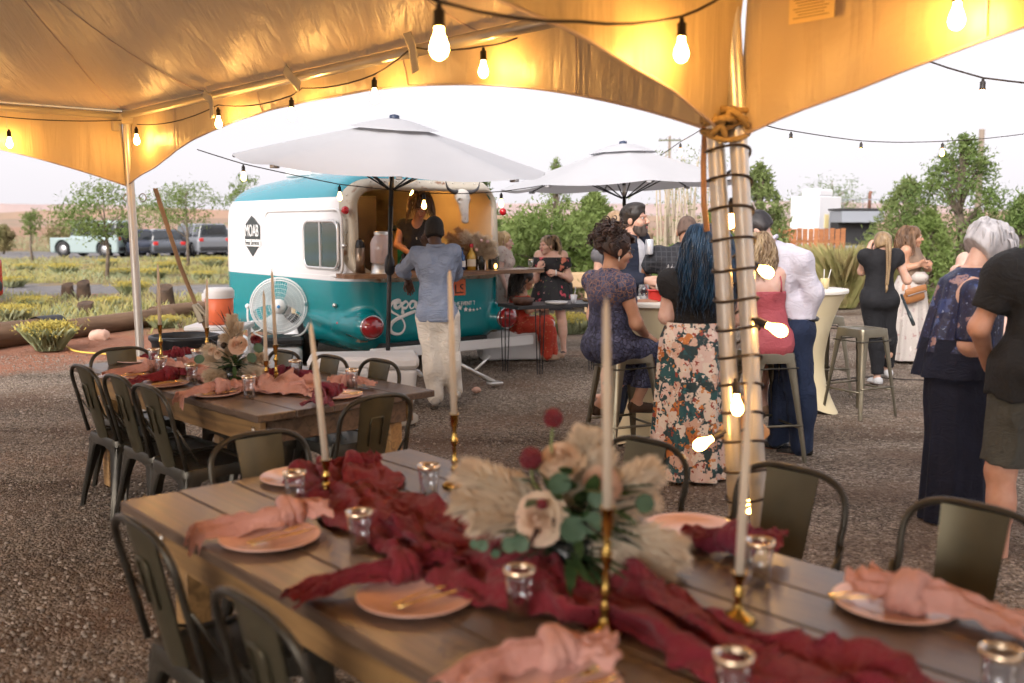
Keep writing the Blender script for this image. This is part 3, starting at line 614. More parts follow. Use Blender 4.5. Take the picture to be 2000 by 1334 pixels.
PLB = M('plate_blush', (.86, .56, .47), .22, coat=.3, col2=(.82, .51, .42), vs_=9); GOLD = M('gold_cutlery', (.86, .60, .22), .18, 1); 
def cutlery(t, kind, y, rz=0):
    m = MB(); L_ = .2
    if kind == 'fork':
        m.tube([(-L_/2, 0, .0), (-.02, 0, .004), (.045, 0, .002)], [.006, .0032, .004], 6, flat=.45)
        for k in (-1.5, -.5, .5, 1.5): m.tube([(.045, k*.004, .002), (.06, k*.0062, 0), (.1, k*.006, .004)], [.0022, .0022, .0012], 5, flat=.6)
        m.ell((.05, 0, .001), (.016, .0105, .002), 8, 4)
    else: m.tube([(-L_/2, 0, 0), (-.01, 0, .003), (.0, 0, .002), (.06, 0, .001), (.11, .002, .001)], [.0065, .0045, .008, .0085, .002], 6, flat=.3)
    o = m.build(kind, GOLD, t, True); o.location = (0, y, .021); o.rotation_euler = (0, 0, rz); return o
def plate(label, c, rz=0, r=.142, surf=.76, mat=None, cut=True):
    t = thing('plate', label, 'plate', (c[0], c[1], surf), rz, 'blush plates on the dinner tables')
    m = MB(); k = r/.142; m.lathe([(.001, .006), (.088*k, .006), (.1*k, .011), (.138*k, .018), (.142*k, .019), (.141*k, .015), (.1*k, .003), (.075*k, 0), (.001, 0)], n=36); m.build('dish', mat or PLB, t, True)
    return t
def cutset(label, c, rz, surf=.76):
    t = thing('gold_cutlery', label, 'cutlery', (c[0], c[1], surf), rz, 'gold cutlery on the plates'); cutlery(t, 'fork', .018, .12); cutlery(t, 'knife', -.018, -.06); return t
def thin_glass(name, tint=(.95, .96, .97)):
    m = bpy.data.materials.new(name); m.use_nodes = True; t = m.node_tree; t.nodes.remove(t.nodes['Principled BSDF']); N, L = t.nodes.new, t.links.new; a = N('ShaderNodeBsdfTransparent'); a.inputs[0].default_value = (*tint, 1); g_ = N('ShaderNodeBsdfGlossy'); g_.inputs['Roughness'].default_value = .04
    lw = N('ShaderNodeLayerWeight'); lw.inputs[0].default_value = .35; mr = N('ShaderNodeMapRange'); mr.inputs[3].default_value = .05; mr.inputs[4].default_value = .55; L(lw.outputs['Fresnel'], mr.inputs[0]); ms = N('ShaderNodeMixShader'); L(mr.outputs[0], ms.inputs[0]); L(a.outputs[0], ms.inputs[1]); L(g_.outputs[0], ms.inputs[2]); L(ms.outputs[0], t.nodes['Material Output'].inputs[0]); MATS[name] = m; return m
TUMG = thin_glass('clear_tumbler'); RIM = M('rim_rosegold', (.88, .68, .48), .2, .9); RIMS = M('rim_silver', (.85, .8, .78), .12, 1)
def tumbler(label, px, py, surf=.76, s=1., cc=None, grp='gold rimmed tumblers on the dinner tables'):
    b = onT(px, py, surf) if cc is None else cc
    t = thing('tumbler', label, 'tumbler', b, 0, grp); H_ = .115*s
    m = MB(); m.lathe([(.001, .012), (.026*s, .014), (.0285*s, H_*.5), (.0345*s, H_-.001), (.036*s, H_), (.0365*s, H_-.001), (.031*s, H_*.5), (.0285*s, .001), (.001, 0)], n=22); m.build('glass', TUMG, t, True)
    m = MB(); m.lathe([(.0343*s, H_-.004), (.0358*s, H_+.0015), (.0372*s, H_+.0012), (.0366*s, H_-.012*s), (.0360*s, H_-.0125*s)], n=22); m.build('rim', RIM, t, True); return t
def gauze(name, c1, c2):
    m = M(name, c1, .9, col2=c2, vs_=5, bump=.9, bs=85, sheen=.12, transl=.16); return m
BURG = gauze('gauze_burgundy', (.19, .010, .022), (.26, .02, .034)); BLUSH = gauze('gauze_blush', (.66, .33, .27), (.73, .41, .35)); PLUM = gauze('gauze_plum', (.17, .016, .038), (.24, .028, .055))
def napkin(label, knot, tail, mat, surf=.776, edge=None, seed=0, s=1.):
    """a gauze napkin tied in a knot: a long tail, a fat knot and a short ruffle"""
    k3 = V3(knot[0], knot[1], surf+.03*s); d = V3(tail[0]-knot[0], tail[1]-knot[1], 0); Lt = np.linalg.norm(d); d = d/Lt; nrm = V3(-d[1], d[0], 0)
    t = thing('napkin', label, 'napkin', (knot[0], knot[1], surf), 0, 'knotted gauze napkins')
    def sheet(L0, w0, w1, dirv, seed, drop, nf):
        u = np.linspace(0, 1, 34); v = np.linspace(-1, 1, 29); U, W = np.meshgrid(u, v, indexing='ij'); wd = w0+(w1-w0)*U**.8+.012*vnoise(np.stack([U.ravel()*5, W.ravel()*0+seed, 0*U.ravel()], 1), seed).reshape(U.shape)
        nz = vnoise(np.stack([U.ravel()*3+seed*7, W.ravel()*nf*.5+U.ravel()*1.5, 0*U.ravel()], 1), seed+3).reshape(U.shape)
        fold = .5+.5*np.sin(W*nf*2.2+nz*2.4+seed); bulge = np.sqrt(np.maximum(0, 1-W**2))
        z = (.030*(1-U)+.016)*bulge*s+.020*fold*(1-.3*U)*s+.008*vnoise(np.stack([U.ravel()*9, W.ravel()*4, 0*U.ravel()+seed], 1), seed+9).reshape(U.shape)
        side = np.cross(V3(0, 0, 1), dirv); dist = U*L0*(1+.06*np.sin(W*5+seed)); wig = .022*np.sin(U*4.5+seed)*s
        Pq = dirv*dist[..., None]+side*((W*wd*(1+.08*nz)+wig)[..., None]); Pq[..., 2] += z
        if drop is not None:
            over = np.maximum(0, dist-drop); Pq[..., 2] -= .9*over; Pq[..., :2] -= (dirv*(over*.55)[..., None])[..., :2]
        return Pq
    m = MB(); G = sheet(Lt, .028*s, .062*s, d, seed, edge, 5); m.grid(G); m.build('tail', mat, t, True)
    m = MB(); G = sheet(.12*s, .03*s, .075*s, unit(-d+.35*nrm*(1 if seed % 2 else -1)), seed+5, None, 6); G[..., 2] += .028*np.linspace(0, 1, 34)[:, None]*s; m.grid(G); m.build('ruffle', mat, t, True)
    m = MB()
    n1 = 20; a = np.linspace(0, 2*PI, n1)
    for j in range(3):
        off = d*(.018*(j-1))*s; m.tube(np.stack([off[0]+nrm[0]*.036*np.cos(a)*s+d[0]*.012*np.sin(a+j), off[1]+nrm[1]*.036*np.cos(a)*s+d[1]*.012*np.sin(a+j), .034*s+.028*np.sin(a)*s+0*a], 1), (.019+.003*np.sin(3*a+j))*s, 9, closed=True)
    m.ell((0, 0, .04*s), (.035*s, .035*s, .03*s), 10, 6); m.build('knot', mat, t, True); return t
def P2(px, py, z=.776): return gp(px, py, z)[:2]
# near table
for lb, c, rz_ in (('blush plate with gold cutlery, left near corner of the near table', (527, 1050), .3), ('blush plate with gold cutlery before the burgundy knotted napkin', (812, 1166), .3), ('blush plate cut by the bottom edge, near table centre', (1072, 1338), .3),
  ('blush plate behind the left tumbler, far corner of near table', (588, 932), .3), ('blush plate behind the twin poles candle, far side of near table', (1348, 1034), .2), ('blush plate with pink napkin, right on the near table', (1748, 1178), -.5)): plate(lb, P2(*c, .77), rz_)
for lb, c, rz_ in (('gold fork and knife on the left near plate', (545, 1046), .85), ('gold fork and knife beside the burgundy knotted napkin', (838, 1163), .72), ('gold fork and knife on the plate at the bottom edge', (1120, 1338), .6), ('gold fork and knife on the right hand plate, near table', (1700, 1163), .05)): cutset(lb, P2(*c, .78), rz_)
napkin('blush napkin hanging over the left near corner of the table', P2(562, 1004, .8), P2(352, 1082, .74), BLUSH, edge=.26, seed=1)
napkin('burgundy napkin knotted on the second near plate', P2(785, 1112, .8), P2(560, 1186, .77), BURG, edge=.42, seed=2)
napkin('large blush napkin at the bottom edge of the picture', P2(1085, 1275, .8), P2(850, 1345, .78), BLUSH, edge=.4, seed=3)
napkin('burgundy napkin on the far left plate of the near table', P2(690, 905, .8), P2(590, 925, .78), BURG, seed=4, s=.9)
napkin('plum napkin behind the pampas plume, far side of near table', P2(1440, 1058, .8), P2(1335, 1040, .79), PLUM, seed=6)
napkin('blush napkin knotted on the right hand plate of near table', P2(1775, 1165, .8), P2(2010, 1225, .78), BLUSH, seed=7, s=1.12)
for lb, px, py in (('gold rimmed tumbler by the leaning candle, near table', 577, 990), ('gold rimmed tumbler in front of the burgundy runner, near table left', 703, 1078), ('gold rimmed tumbler in front of the flower centrepiece', 1014, 1205), ('gold rimmed tumbler left of the pampas, far side of near table', 838, 975), ('gold rimmed tumbler on the runner before the right candle', 1430, 1395), ('gold rimmed tumbler at the right bottom corner', 1948, 1385), ('gold rimmed tumbler behind the twin poles candle', 1482, 1143)): tumbler(lb, px, py)
# far table
for lb, c, rz_ in (('blush plate nearest the left end of the blush table', (243, 735), .3), ('blush plate under the burgundy napkin on the blush table', (318, 750), .3), ('blush plate in front of the rose bouquet, blush table', (417, 768), .3), ('blush plate at the right end of the blush table', (655, 772), .2), ('blush plate behind the left tumbler, blush table', (268, 704), .2)): plate(lb, P2(*c, .77), rz_)
for lb, c, rz_ in (('gold cutlery on the leftmost plate of the blush table', (255, 733), .8), ('gold cutlery on the second plate of the blush table', (330, 747), .8), ('gold cutlery on the plate before the rose bouquet', (430, 766), .8), ('gold cutlery on the right end plate of the blush table', (668, 768), -.1)): cutset(lb, P2(*c, .78), rz_)
napkin('blush napkin on the leftmost plate of the blush table', P2(290, 718, .8), P2(205, 735, .78), BLUSH, seed=8, s=.95)
napkin('burgundy napkin on the second plate of the blush table', P2(332, 733, .8), P2(245, 752, .78), BURG, seed=9, s=1.)
napkin('blush napkin hanging over the edge before the rose bouquet', P2(432, 757, .8), P2(332, 782, .77), BLUSH, seed=10, s=.95, edge=.25)
napkin('plum napkin folded on the right end plate of the blush table', P2(635, 768, .8), P2(612, 795, .78), PLUM, seed=11, s=1.05)
napkin('burgundy napkin behind the black tub candle, blush table', P2(345, 690, .8), P2(280, 700, .78), BURG, seed=12, s=.9)
napkin('blush napkin at the far right of the blush table', P2(680, 745, .8), P2(735, 752, .78), BLUSH, seed=13, s=.9)
napkin('plum napkin behind the tall brass candlestick, blush table', P2(548, 728, .8), P2(618, 732, .78), PLUM, seed=14, s=.9)
for lb, px, py in (('gold rimmed tumbler at the left end of the blush table', 301, 716), ('gold rimmed tumbler behind the burgundy napkin, blush table', 316, 733), ('gold rimmed tumbler left of the rose bouquet', 375, 750), ('gold rimmed tumbler in front of the rose bouquet', 487, 777), ('gold rimmed tumbler right of the brass candlesticks', 577, 742), ('gold rimmed tumbler at the right of the blush table', 688, 762), ('gold rimmed tumbler hidden left behind the rose bouquet', 386, 718)): tumbler(lb, px, py)
# gauze runners: a long rumpled strip, folds as real geometry
def runner(label, path, wid, mat, seed, amp=.05, n=150, k=64):
    path = np.asarray(path, float); L_ = np.r_[0, np.cumsum(np.linalg.norm(np.diff(path, axis=0), axis=1))]; s = np.linspace(0, L_[-1], n); c = np.stack([np.interp(s, L_, path[:, i]) for i in range(2)], 1)
    d = np.gradient(c, axis=0); d /= np.linalg.norm(d, axis=1)[:, None]; nr = np.stack([-d[:, 1], d[:, 0]], 1); v = np.linspace(-1, 1, k); S, W = np.meshgrid(s, v, indexing='ij'); f3 = lambda a, b, sd: vnoise(np.stack([(S*a).ravel(), (W*b).ravel(), 0*S.ravel()+seed], 1), sd).reshape(S.shape)
    q1 = f3(5, 1.6, 1)*1.5; q2 = f3(4, 1.5, 2)*1.5
    r1 = 1-np.abs(np.sin((W*3.4+q1*1.5+S*5)*1.)); r2 = 1-np.abs(np.sin(S*9+q2*2.2+W*3.2)); r3 = 1-np.abs(np.sin(W*7+f3(11, 3, 6)*2.5+S*17)); r4 = 1-np.abs(np.sin(S*34+f3(9, 4, 16)*3+W*5))
    z = amp*(1.0*r1**1.1+.55*r2+.42*r3**1.3+.16*r4)*(.75+.5*f3(3, 1, 5))+.006; ed = np.clip((1-np.abs(W))*3.2, 0, 1)**.6; z = z*ed+.004+.012*(1-ed)*(1+np.sin(S*60+W*3))*.5
    en = np.clip(np.minimum(S, L_[-1]-S)/.1, 0, 1); z = z*(.4+.6*en)
    wd = wid*(1+.28*vnoise(np.stack([s*4.5, 0*s, 0*s+seed], 1), 9)); X = c[:, None]+nr[:, None]*(W*wd[:, None]+.03*np.sin(r1*3+S*8))[..., None]+.02*d[:, None]*(f3(14, 6, 12))[..., None]
    G = np.concatenate([X, .762+z[..., None]], -1); m = MB(); m.grid(G); tag(m.build('table_runner', mat, None, True), label, 'runner', 'gauze table runners')
runner('crumpled burgundy gauze runner along the near table', [P2(640, 905, .79), P2(740, 985, .79), P2(850, 1060, .79), P2(1010, 1110, .79), P2(1190, 1165, .79), P2(1380, 1235, .79), P2(1600, 1320, .79), P2(1760, 1400, .79)], .15, BURG, 1, .054, 230)
runner('crumpled blush gauze runner along the far table', [P2(318, 706, .79), P2(380, 718, .79), P2(450, 735, .79), P2(540, 752, .79), P2(625, 760, .79)], .14, BLUSH, 5, .05, 150)
# ================================================================== the bar trailer
TR = V3(-.85, 11.25, 0); TA = R(38); TX = rotz(TA)@V3(1, 0, 0); TY = rotz(TA)@V3(0, 1, 0)
TSX, TSY = 1.10, 1.10
def loc_(p): p = np.asarray(p, float)-TR; return V3(p@TX/TSX, p@TY/TSY, p[2])
def rear(px, py, y=0.):                      # point of the trailer's rear plane (local) seen at a pixel
    d = ray(px, py); s = (TR@TY+y*TSY)/(d@TY); return loc_(V3(0, 0, EYE)+d*s)
def side(px, py, x=-1.):
    d = ray(px, py); s = (TR@TX+x*TSX)/(d@TX); return loc_(V3(0, 0, EYE)+d*s)
def T0(p): return TR+rotz(TA)@(np.asarray(p, float)*V3(TSX, TSY, 1))
def tfun(X, Y, Z):
    hx = 1.0-.05*np.clip((Z-1.05)/1.2, 0, 1)**2-.04*np.clip((1.05-Z)/.8, 0, 1)**2
    hy, cy = 1.68, 1.68; cz = 1.275; hz = np.where(Z > cz, .985-.13*np.clip((Y-1.3)/2.1, 0, 1)**1.6, 1.06); Rx, Ry = .42, .46; Rz = np.where(Z > cz, .40, .27)
    q = np.sqrt((np.maximum(np.abs(X)-(hx-Rx), 0)/Rx)**2+(np.maximum(np.abs(Y-cy)-(hy-Ry), 0)/Ry)**2+(np.maximum(np.abs(Z-cz)-(hz-Rz), 0)/Rz)**2)
    return (q-1)*.36
def tsurf(x, z, lo=-.3, hi=.9):              # rear surface y at (x,z)
    x = np.asarray(x, float); z = np.asarray(z, float); a = np.full(x.shape, lo); b = np.full(x.shape, hi)
    for _ in range(24):
        mid = (a+b)/2; ins = tfun(x, mid, z) < 0; b = np.where(ins, mid, b); a = np.where(ins, a, mid)
    return b
def shellmat():
    m = bpy.data.materials.new('trailer_paint'); m.use_nodes = True; t = m.node_tree; N, L = t.nodes.new, t.links.new; b = t.nodes['Principled BSDF']
    tc = N('ShaderNodeTexCoord'); sp = N('ShaderNodeSeparateXYZ'); L(tc.outputs['Object'], sp.inputs[0])
    n = N('ShaderNodeTexNoise'); n.inputs['Scale'].default_value = 2.5; n.inputs['Detail'].default_value = 3; L(tc.outputs['Object'], n.inputs['Vector'])
    teal = N('ShaderNodeMix'); teal.data_type = 'RGBA'; teal.inputs[6].default_value = (.0, .205, .235, 1); teal.inputs[7].default_value = (.005, .25, .28, 1); L(n.outputs[0], teal.inputs[0])
    def step(v, a, w_=.004):
        q = N('ShaderNodeMapRange'); q.inputs[1].default_value = a-w_; q.inputs[2].default_value = a+w_; L(v, q.inputs[0]); return q.outputs[0]
    def mix(f, a, c):
        q = N('ShaderNodeMix'); q.data_type = 'RGBA'; L(f, q.inputs[0])
        for i, v in ((6, a), (7, c)):
            if isinstance(v, tuple): q.inputs[i].default_value = (*v, 1)
            else: L(v, q.inputs[i])
        return q.outputs[2]
    c = mix(step(sp.outputs[2], 1.045), teal.outputs[2], (.74, .725, .73)); c = mix(step(sp.outputs[2], 1.955), c, (.012, .22, .28)); L(c, b.inputs['Base Color'])
    b.inputs['Roughness'].default_value = .24; b.inputs['Coat Weight'].default_value = .35; b.inputs['Coat Roughness'].default_value = .15
    bp = N('ShaderNodeBump'); bp.inputs['Strength'].default_value = .12; bp.inputs['Distance'].default_value = .03; L(n.outputs[0], bp.inputs['Height']); L(bp.outputs[0], b.inputs['Normal']); return m
SHELL = shellmat(); LINER = M('liner_beige', (.70, .58, .43), .7, col2=(.64, .52, .38), vs_=3); WHITE = M('white_paint', (.8, .79, .78), .4); ALUB = M('aluminium', (.7, .68, .64), .35, .9, bump=.1, bs=20)
trl = thing('bar_trailer', 'teal and white rounded bar trailer with open serving hatch', 'trailer', TR, TA); trl.scale = (TSX, TSY, 1)
F = Field((-1.15, -.22, .12), (1.15, 3.45, 2.4), .025); X, Y, Z = F.pts(); d = tfun(X, Y, Z).astype(np.float32); F.f = d.copy()
for sx in (-1, 1):
    F.rc((sx*.985, 1.2, .64), (sx*.93, .35, .575), .012, .085, k=.05); F.rc((sx*.93, .35, .575), (sx*.83, .03, .565), .085, .165, k=.05)
F.f = np.maximum(F.f, -(d+.085))
HX0, HX1, HZ0, HZ1, HR = -.86, .88, 1.12, 2.06, .2
qx = np.maximum(np.abs(X-(HX0+HX1)/2)-((HX1-HX0)/2-HR), 0); qz = np.maximum(np.abs(Z-(HZ0+HZ1)/2)-((HZ1-HZ0)/2-HR), 0); op = np.maximum(np.sqrt(qx**2+qz**2)-HR, Y-.62)
F.f = np.maximum(F.f, -op)
wc = np.sqrt((Y-1.42)**2+(Z-.33)**2)-.37; F.f = np.maximum(F.f, -np.maximum(wc, .62-np.abs(X)))
v, f = F.net(); cen = v[f].mean(1); dd = tfun(cen[:, 0], cen[:, 1], cen[:, 2]); inn = (dd < -.04) & (np.hypot(cen[:, 1]-1.42, cen[:, 2]-.33) > .42)
m = MB(); m.add(v, f[~inn]); m.add(v, f[inn], 1); sh = m.build('shell', [SHELL, LINER], trl, 38)
# hatch trim strip, with rivets
def hatchpath(off, n=120):
    p = roundsq((HX1-HX0)/2+off, HR+off, 12, (HZ1-HZ0)/2+off)+np.array([(HX0+HX1)/2, (HZ0+HZ1)/2]); p = np.r_[p, p[:1]]; L_ = np.r_[0, np.cumsum(np.linalg.norm(np.diff(p, axis=0), axis=1))]; s = np.linspace(0, L_[-1], n); return np.stack([np.interp(s, L_, p[:, i]) for i in range(2)], 1)
rows = []
for off, lift in ((-.012, -.03), (-.01, .014), (.03, .016), (.085, .014), (.088, 0)):
    p = hatchpath(off); z_ = np.minimum(p[:, 1], 2.21); y = tsurf(p[:, 0], z_); nv = np.stack([tfun(p[:, 0]+.01, y, z_)-tfun(p[:, 0]-.01, y, z_), tfun(p[:, 0], y+.01, z_)-tfun(p[:, 0], y-.01, z_), tfun(p[:, 0], y, z_+.01)-tfun(p[:, 0], y, z_-.01)], 1); nv /= np.linalg.norm(nv, axis=1)[:, None]
    rows.append(np.stack([p[:, 0], y, z_], 1)+nv*lift)
m = MB(); m.grid(np.stack(rows, 1)); tr_ = m.build('hatch_trim', M('trim_cream', (.58, .52, .42), .55, .3, col2=(.30, .16, .09), vs_=7, det=5, contrast=(.58, .68)), trl, True)
m = MB(); rv = rows[3]*.5+rows[2]*.5
for p in rv[::3]: m.ell(p+V3(0, -.006, 0), .011, 6, 4)
tag(m.build('rivet_row', M('rivet', (.75, .72, .66), .3, .9), tr_, True), kind='stuff')
# counter
ct = MB(); pl = [(-1.1, .10), (-1.13, -.12), (-1.08, -.22), (-.85, -.29), (0, -.33), (.9, -.30), (1.22, -.26), (1.27, -.2), (1.27, .05), (1.0, .12), (.9, .18), (-.88, .18)]; ct.prism(pl, 1.095, 1.14); cto = ct.build('counter', woodmat('counter_wood', (.25, .13, .06), (.13, .06, .03), .4, 6), trl)
# windows
def side_rect(y0, y1, z0, z1, r, n=8): p = roundsq((y1-y0)/2, r, n, (z1-z0)/2)+np.array([(y0+y1)/2, (z0+z1)/2]); return p
GLD = M('window_glass_dark', (.03, .075, .085), .04, coat=1, spec=.9)
a_, b_ = side(660, 432), side(596, 521); wy0, wy1, wz0, wz1 = a_[1], b_[1], b_[2], a_[2]
win = side_rect(wy0, wy1, wz0, wz1, .1); m = MB(); m.tube([(-1.003, y, z) for y, z in win], .017, 8, closed=True); wf = m.build('window', M('window_frame', (.72, .71, .70), .35, .7), trl, True)
ym = (wy0+wy1)/2
for k, (q0, q1) in enumerate(((wy0, ym-.012), (ym+.012, wy1))):
    p = side_rect(q0, q1, wz0, wz1, .06); m = MB(); m.prism(p, 0, .008, Rm=np.array([[0, 0, -1], [1, 0, 0], [0, 1, 0.]]), c=(-.999-.004*k, 0, 0)); m.build('pane', GLD, wf)
m = MB(); m.box((-1.008, ym, (wz0+wz1)/2), (.02, .028, wz1-wz0)); m.build('mullion', MATS['window_frame'], wf)
p = side_rect(.18, 1.95, 1.1, 1.82, .12, 10); m = MB(); m.tube([(-.985, y, z) for y, z in p], .016, 8, closed=True); m.build('door_seam', WHITE, trl, True)
for py_, z_ in ((.12, 1.43), (.33, .78)): m = MB(); m.ell((-1.0, py_, z_), (.022, .026, .026), 10, 6); m.build('lock', ALUB, trl, True)
# lamps
RED = M('red_lens', (.30, .008, .012), .1, coat=1, spec=.8); CHR = M('chrome', (.75, .74, .74), .12, 1)
for sx, nm in ((-1, 'tail_light'), (1, 'tail_light')):
    c = V3(sx*.83, -.115, .565); Rm = rotx(PI/2); m = MB(); m.lathe([(.001, .075), (.06, .068), (.1, .045), (.118, .015), (.12, 0), (.12, -.05)], c, 22, Rm=Rm); tl = m.build(nm, RED, trl, True)
    m = MB(); a = np.linspace(0, 2*PI, 26); m.tube(np.stack([c[0]+.123*np.cos(a), 0*a+c[1]+.005, c[2]+.123*np.sin(a)], 1), .008, 6, closed=True); m.build('bezel', CHR, tl, True)
m = MB(); m.ell((-.985, .30, .585), (.03, .07, .035), 12, 8); m.build('side_reflector', RED, trl, True)
for sx in (-1, 1): m = MB(); m.ell((sx*.965, .14, 1.81), (.04, .04, .045), 12, 8); m.build('marker_light', M('red_marker', (.62, .01, .02), .15, coat=1), trl, True)
# bumper, frame, wheels, stabiliser jacks
m = MB(); m.rbox((.1, -.2, .29), (2.0, .06, .11), .008); m.build('bumper', WHITE, trl); m = MB(); m.rbox((0, 1.6, .31), (1.3, 3.2, .1), .01); m.build('chassis', M('chassis_dark', (.03, .03, .03), .6), trl)
TYRE = M('tyre_rubber', (.02, .02, .021), .8)
for sx in (-1, 1):
    m = MB(); Rm = roty(PI/2); m.lathe([(.17, -.09), (.26, -.095), (.30, -.06), (.305, 0), (.30, .06), (.26, .095), (.17, .09)], (sx*.86, 1.42, .305), 28, Rm=Rm); wh = m.build('wheel', TYRE, trl, True)
    m = MB(); m.lathe([(.001, sx*.10), (.05, sx*.11), (.08, sx*.085), (.15, sx*.075), (.185, sx*.1), (.185, -sx*.05)], (sx*.86, 1.42, .305), 24, Rm=Rm); m.build('rim', WHITE, wh, True)
ft = loc_(gp(966, 752)); m = MB(); m.cyl((ft[0]-.42, ft[1]+.12, .29), (ft[0], ft[1], .03), .022, n=8); m.cyl((ft[0]+.02, ft[1]+.1, .29), (ft[0]-.2, ft[1]+.05, .16), .014, n=8); m.rbox((ft[0], ft[1], .02), (.14, .1, .03), .006); m.build('stabiliser_jack', ALUB, trl, True)
m = MB(); m.cyl((-.7, .1, .29), (-.95, 0, .03), .022, n=8); m.rbox((-.95, 0, .02), (.14, .1, .03), .006); m.build('stabiliser_jack', ALUB, trl, True)
# roof vent with raised lid, roof seam
rv_ = loc_(gp(625, 352, 2.27)); cx, cy = -.25, 2.0
m = MB(); m.rbox((cx, cy, 2.31), (.62, .62, .12), .02); rvp = m.build('roof_vent', WHITE, trl); m = MB(); m.rbox((cx-.05, cy+.1, 2.45), (.6, .5, .05), .015, Rm=rotx(.35)); m.build('lid', M('smoked_lid', (.06, .09, .1), .2), rvp)
m = MB(); m.tube([(.16, y, 2.262-.42*max(0, (.42-y)/.42)**2.6) for y in np.linspace(.1, 3., 14)], .012, 6); m.build('roof_seam', WHITE, trl, True)
# interior
m = MB(); m.box((0, 1.6, .40), (1.7, 3., .04)); m.build('floor', M('lino', (.2, .15, .1), .7), trl)
m = MB(); m.box((-.38, 1.75, 1.3), (.62, .04, 1.6)); m.build('cupboard', M('cupboard_cream', (.62, .46, .25), .6), trl)
m = MB(); m.box((.10, 1.7, 1.22), (.36, .05, 1.6)); m.build('inner_door', M('walnut_dark', (.05, .03, .02), .5), trl)
m = MB(); m.tube([(x, 3.2, z) for x, z in roundsq(.33, .08, 6, .2)+np.array([.45, 1.42])], .02, 8, closed=True); iw = m.build('front_window', MATS['window_frame'], trl, True); m = MB(); m.prism(roundsq(.33, .08, 6, .2)+np.array([.45, 1.42]), 0, .01, Rm=rotx(PI/2), c=(0, 3.22, 0)); m.build('pane', M('pane_reflection', (.10, .30, .34), .06, coat=.6), iw)  # the teal reflection in the front window is put into the pane colour
m = MB(); m.rbox((.72, 1.3, 1.12), (.5, .5, .55), .02); m.build('ice_chest', M('appliance_teal', (.02, .32, .36), .3), trl); m = MB(); m.rbox((-.72, .9, .75), (.4, 1.2, .65), .02); m.build('cabinet', MATS['cupboard_cream'], trl)
for k, x in enumerate((.42, .66)): m = MB(); m.rbox((x, 1.5, 1.62), (.16, .06, .07), .01); m.build('wall_speaker', M('black_plastic', (.015, .015, .016), .5), trl)
# the lamp inside the hatch
string_light('warm pendant bulb hanging inside the trailer hatch', [T0((-.5, .75, 2.17)), T0((-.5, .75, 2.12))], [T0((-.5, .75, 2.12))], group='string lights', sag=0); string_light('warm pendant bulb deeper inside the trailer', [T0((.35, 1.0, 2.17)), T0((.35, 1.0, 2.12))], [T0((.35, 1.0, 2.12))], group='string lights', sag=0)
# lettering
LET = M('letter_white', (.85, .84, .82), .5)
def text(s, size, loc, rot, mat, parent, name='lettering', ext=.002, ax='CENTER', xs=1., shear=0):
    c = bpy.data.curves.new(name, 'FONT'); c.body = s; c.size = size; c.align_x = ax; c.align_y = 'CENTER'; c.extrude = ext; c.materials.append(mat); c.shear = shear; c.space_character = 1.0
    tmp = bpy.data.objects.new(name, c); me = bpy.data.meshes.new_from_object(tmp); bpy.data.objects.remove(tmp)
    if not me.materials: me.materials.append(mat)
    o = obj(name, me, parent); o.location = loc; o.rotation_euler = rot; o.scale.x = xs; return o
def scr(pts, off=(740, 540), sc_=5.335, y=-.02): return np.array([rear(off[0]+a/sc_, off[1]+b/sc_, y) for a, b in pts])
def spline(p, n=6):
    p = np.asarray(p, float); q = np.r_[[2*p[0]-p[1]], p, [2*p[-1]-p[-2]]]; out = []
    for i in range(1, len(q)-2):
        for t in np.arange(n)/n: out.append(.5*((2*q[i])+(q[i+1]-q[i-1])*t+(2*q[i-1]-5*q[i]+4*q[i+1]-q[i+2])*t*t+(-q[i-1]+3*q[i]-3*q[i+1]+q[i+2])*t**3))
    return np.array(out+[p[-1]])
for stroke, w_ in (([(235, 300), (205, 330), (180, 318), (182, 280), (222, 262), (205, 248), (160, 265), (125, 315), (140, 365), (205, 405), (258, 455), (278, 520), (250, 585), (195, 603), (140, 580), (124, 525), (165, 465), (235, 425), (310, 392), (392, 362)], .016), ([(240, 268), (252, 330), (258, 392)], .014), ([(250, 296), (285, 262), (312, 285), (292, 328), (256, 330)], .012), ([(392, 262), (350, 262), (328, 300), (345, 336), (380, 312), (394, 264), (396, 335)], .012)):
    p = spline(scr(stroke)); p[:, 1] = tsurf(p[:, 0], p[:, 2])-.006; m = MB(); m.tube(p, w_*(1+.35*np.sin(np.linspace(0, 9, len(p)))), 8, flat=.2, up=(0, -1, 0)); m.build('script_lettering', LET, trl, True)
def ontail(px, py): p = rear(px, py); p[1] = float(tsurf(np.array([p[0]]), np.array([p[2]]))[0])-.008; return p
q = ontail(917, 592); text('THE EVENT TRAILER', .066, q, (PI/2, 0, R(8)), LET, trl, xs=.82)
for k, (px, py, s_) in enumerate(((897, 601, .036), (908.5, 604, .032), (917, 605, .026), (924, 605, .02), (931, 604, .017), (937, 602, .014))):
    q = ontail(px, py); a = np.arange(10)*PI/5+PI/2; rr = np.where(np.arange(10) % 2, .45, 1)*s_; m = MB(); m.prism(np.stack([rr*np.cos(a), rr*np.sin(a)], 1), 0, .004, Rm=rotx(PI/2), c=q); m.build('star', LET, trl)
q = ontail(893, 560); m = MB(); m.rbox(q, (.2, .006, .2), .002); sg = m.build('sticker', M('sticker_orange', (.75, .16, .05), .5), trl); text('LS', .15, q+V3(.02, -.006, -.03), (PI/2, 0, .1), M('ink_black', (.02, .02, .02), .6), sg)
q = side(493, 461, -1.0); hexp = np.array([(0, .255), (.2, .13), (.2, -.1), (0, -.255), (-.2, -.1), (-.2, .13)]); BADG = M('badge_grey', (.045, .055, .055), .5)
RmS = np.array([[0, 0, -1], [-1, 0, 0], [0, 1, 0.]])
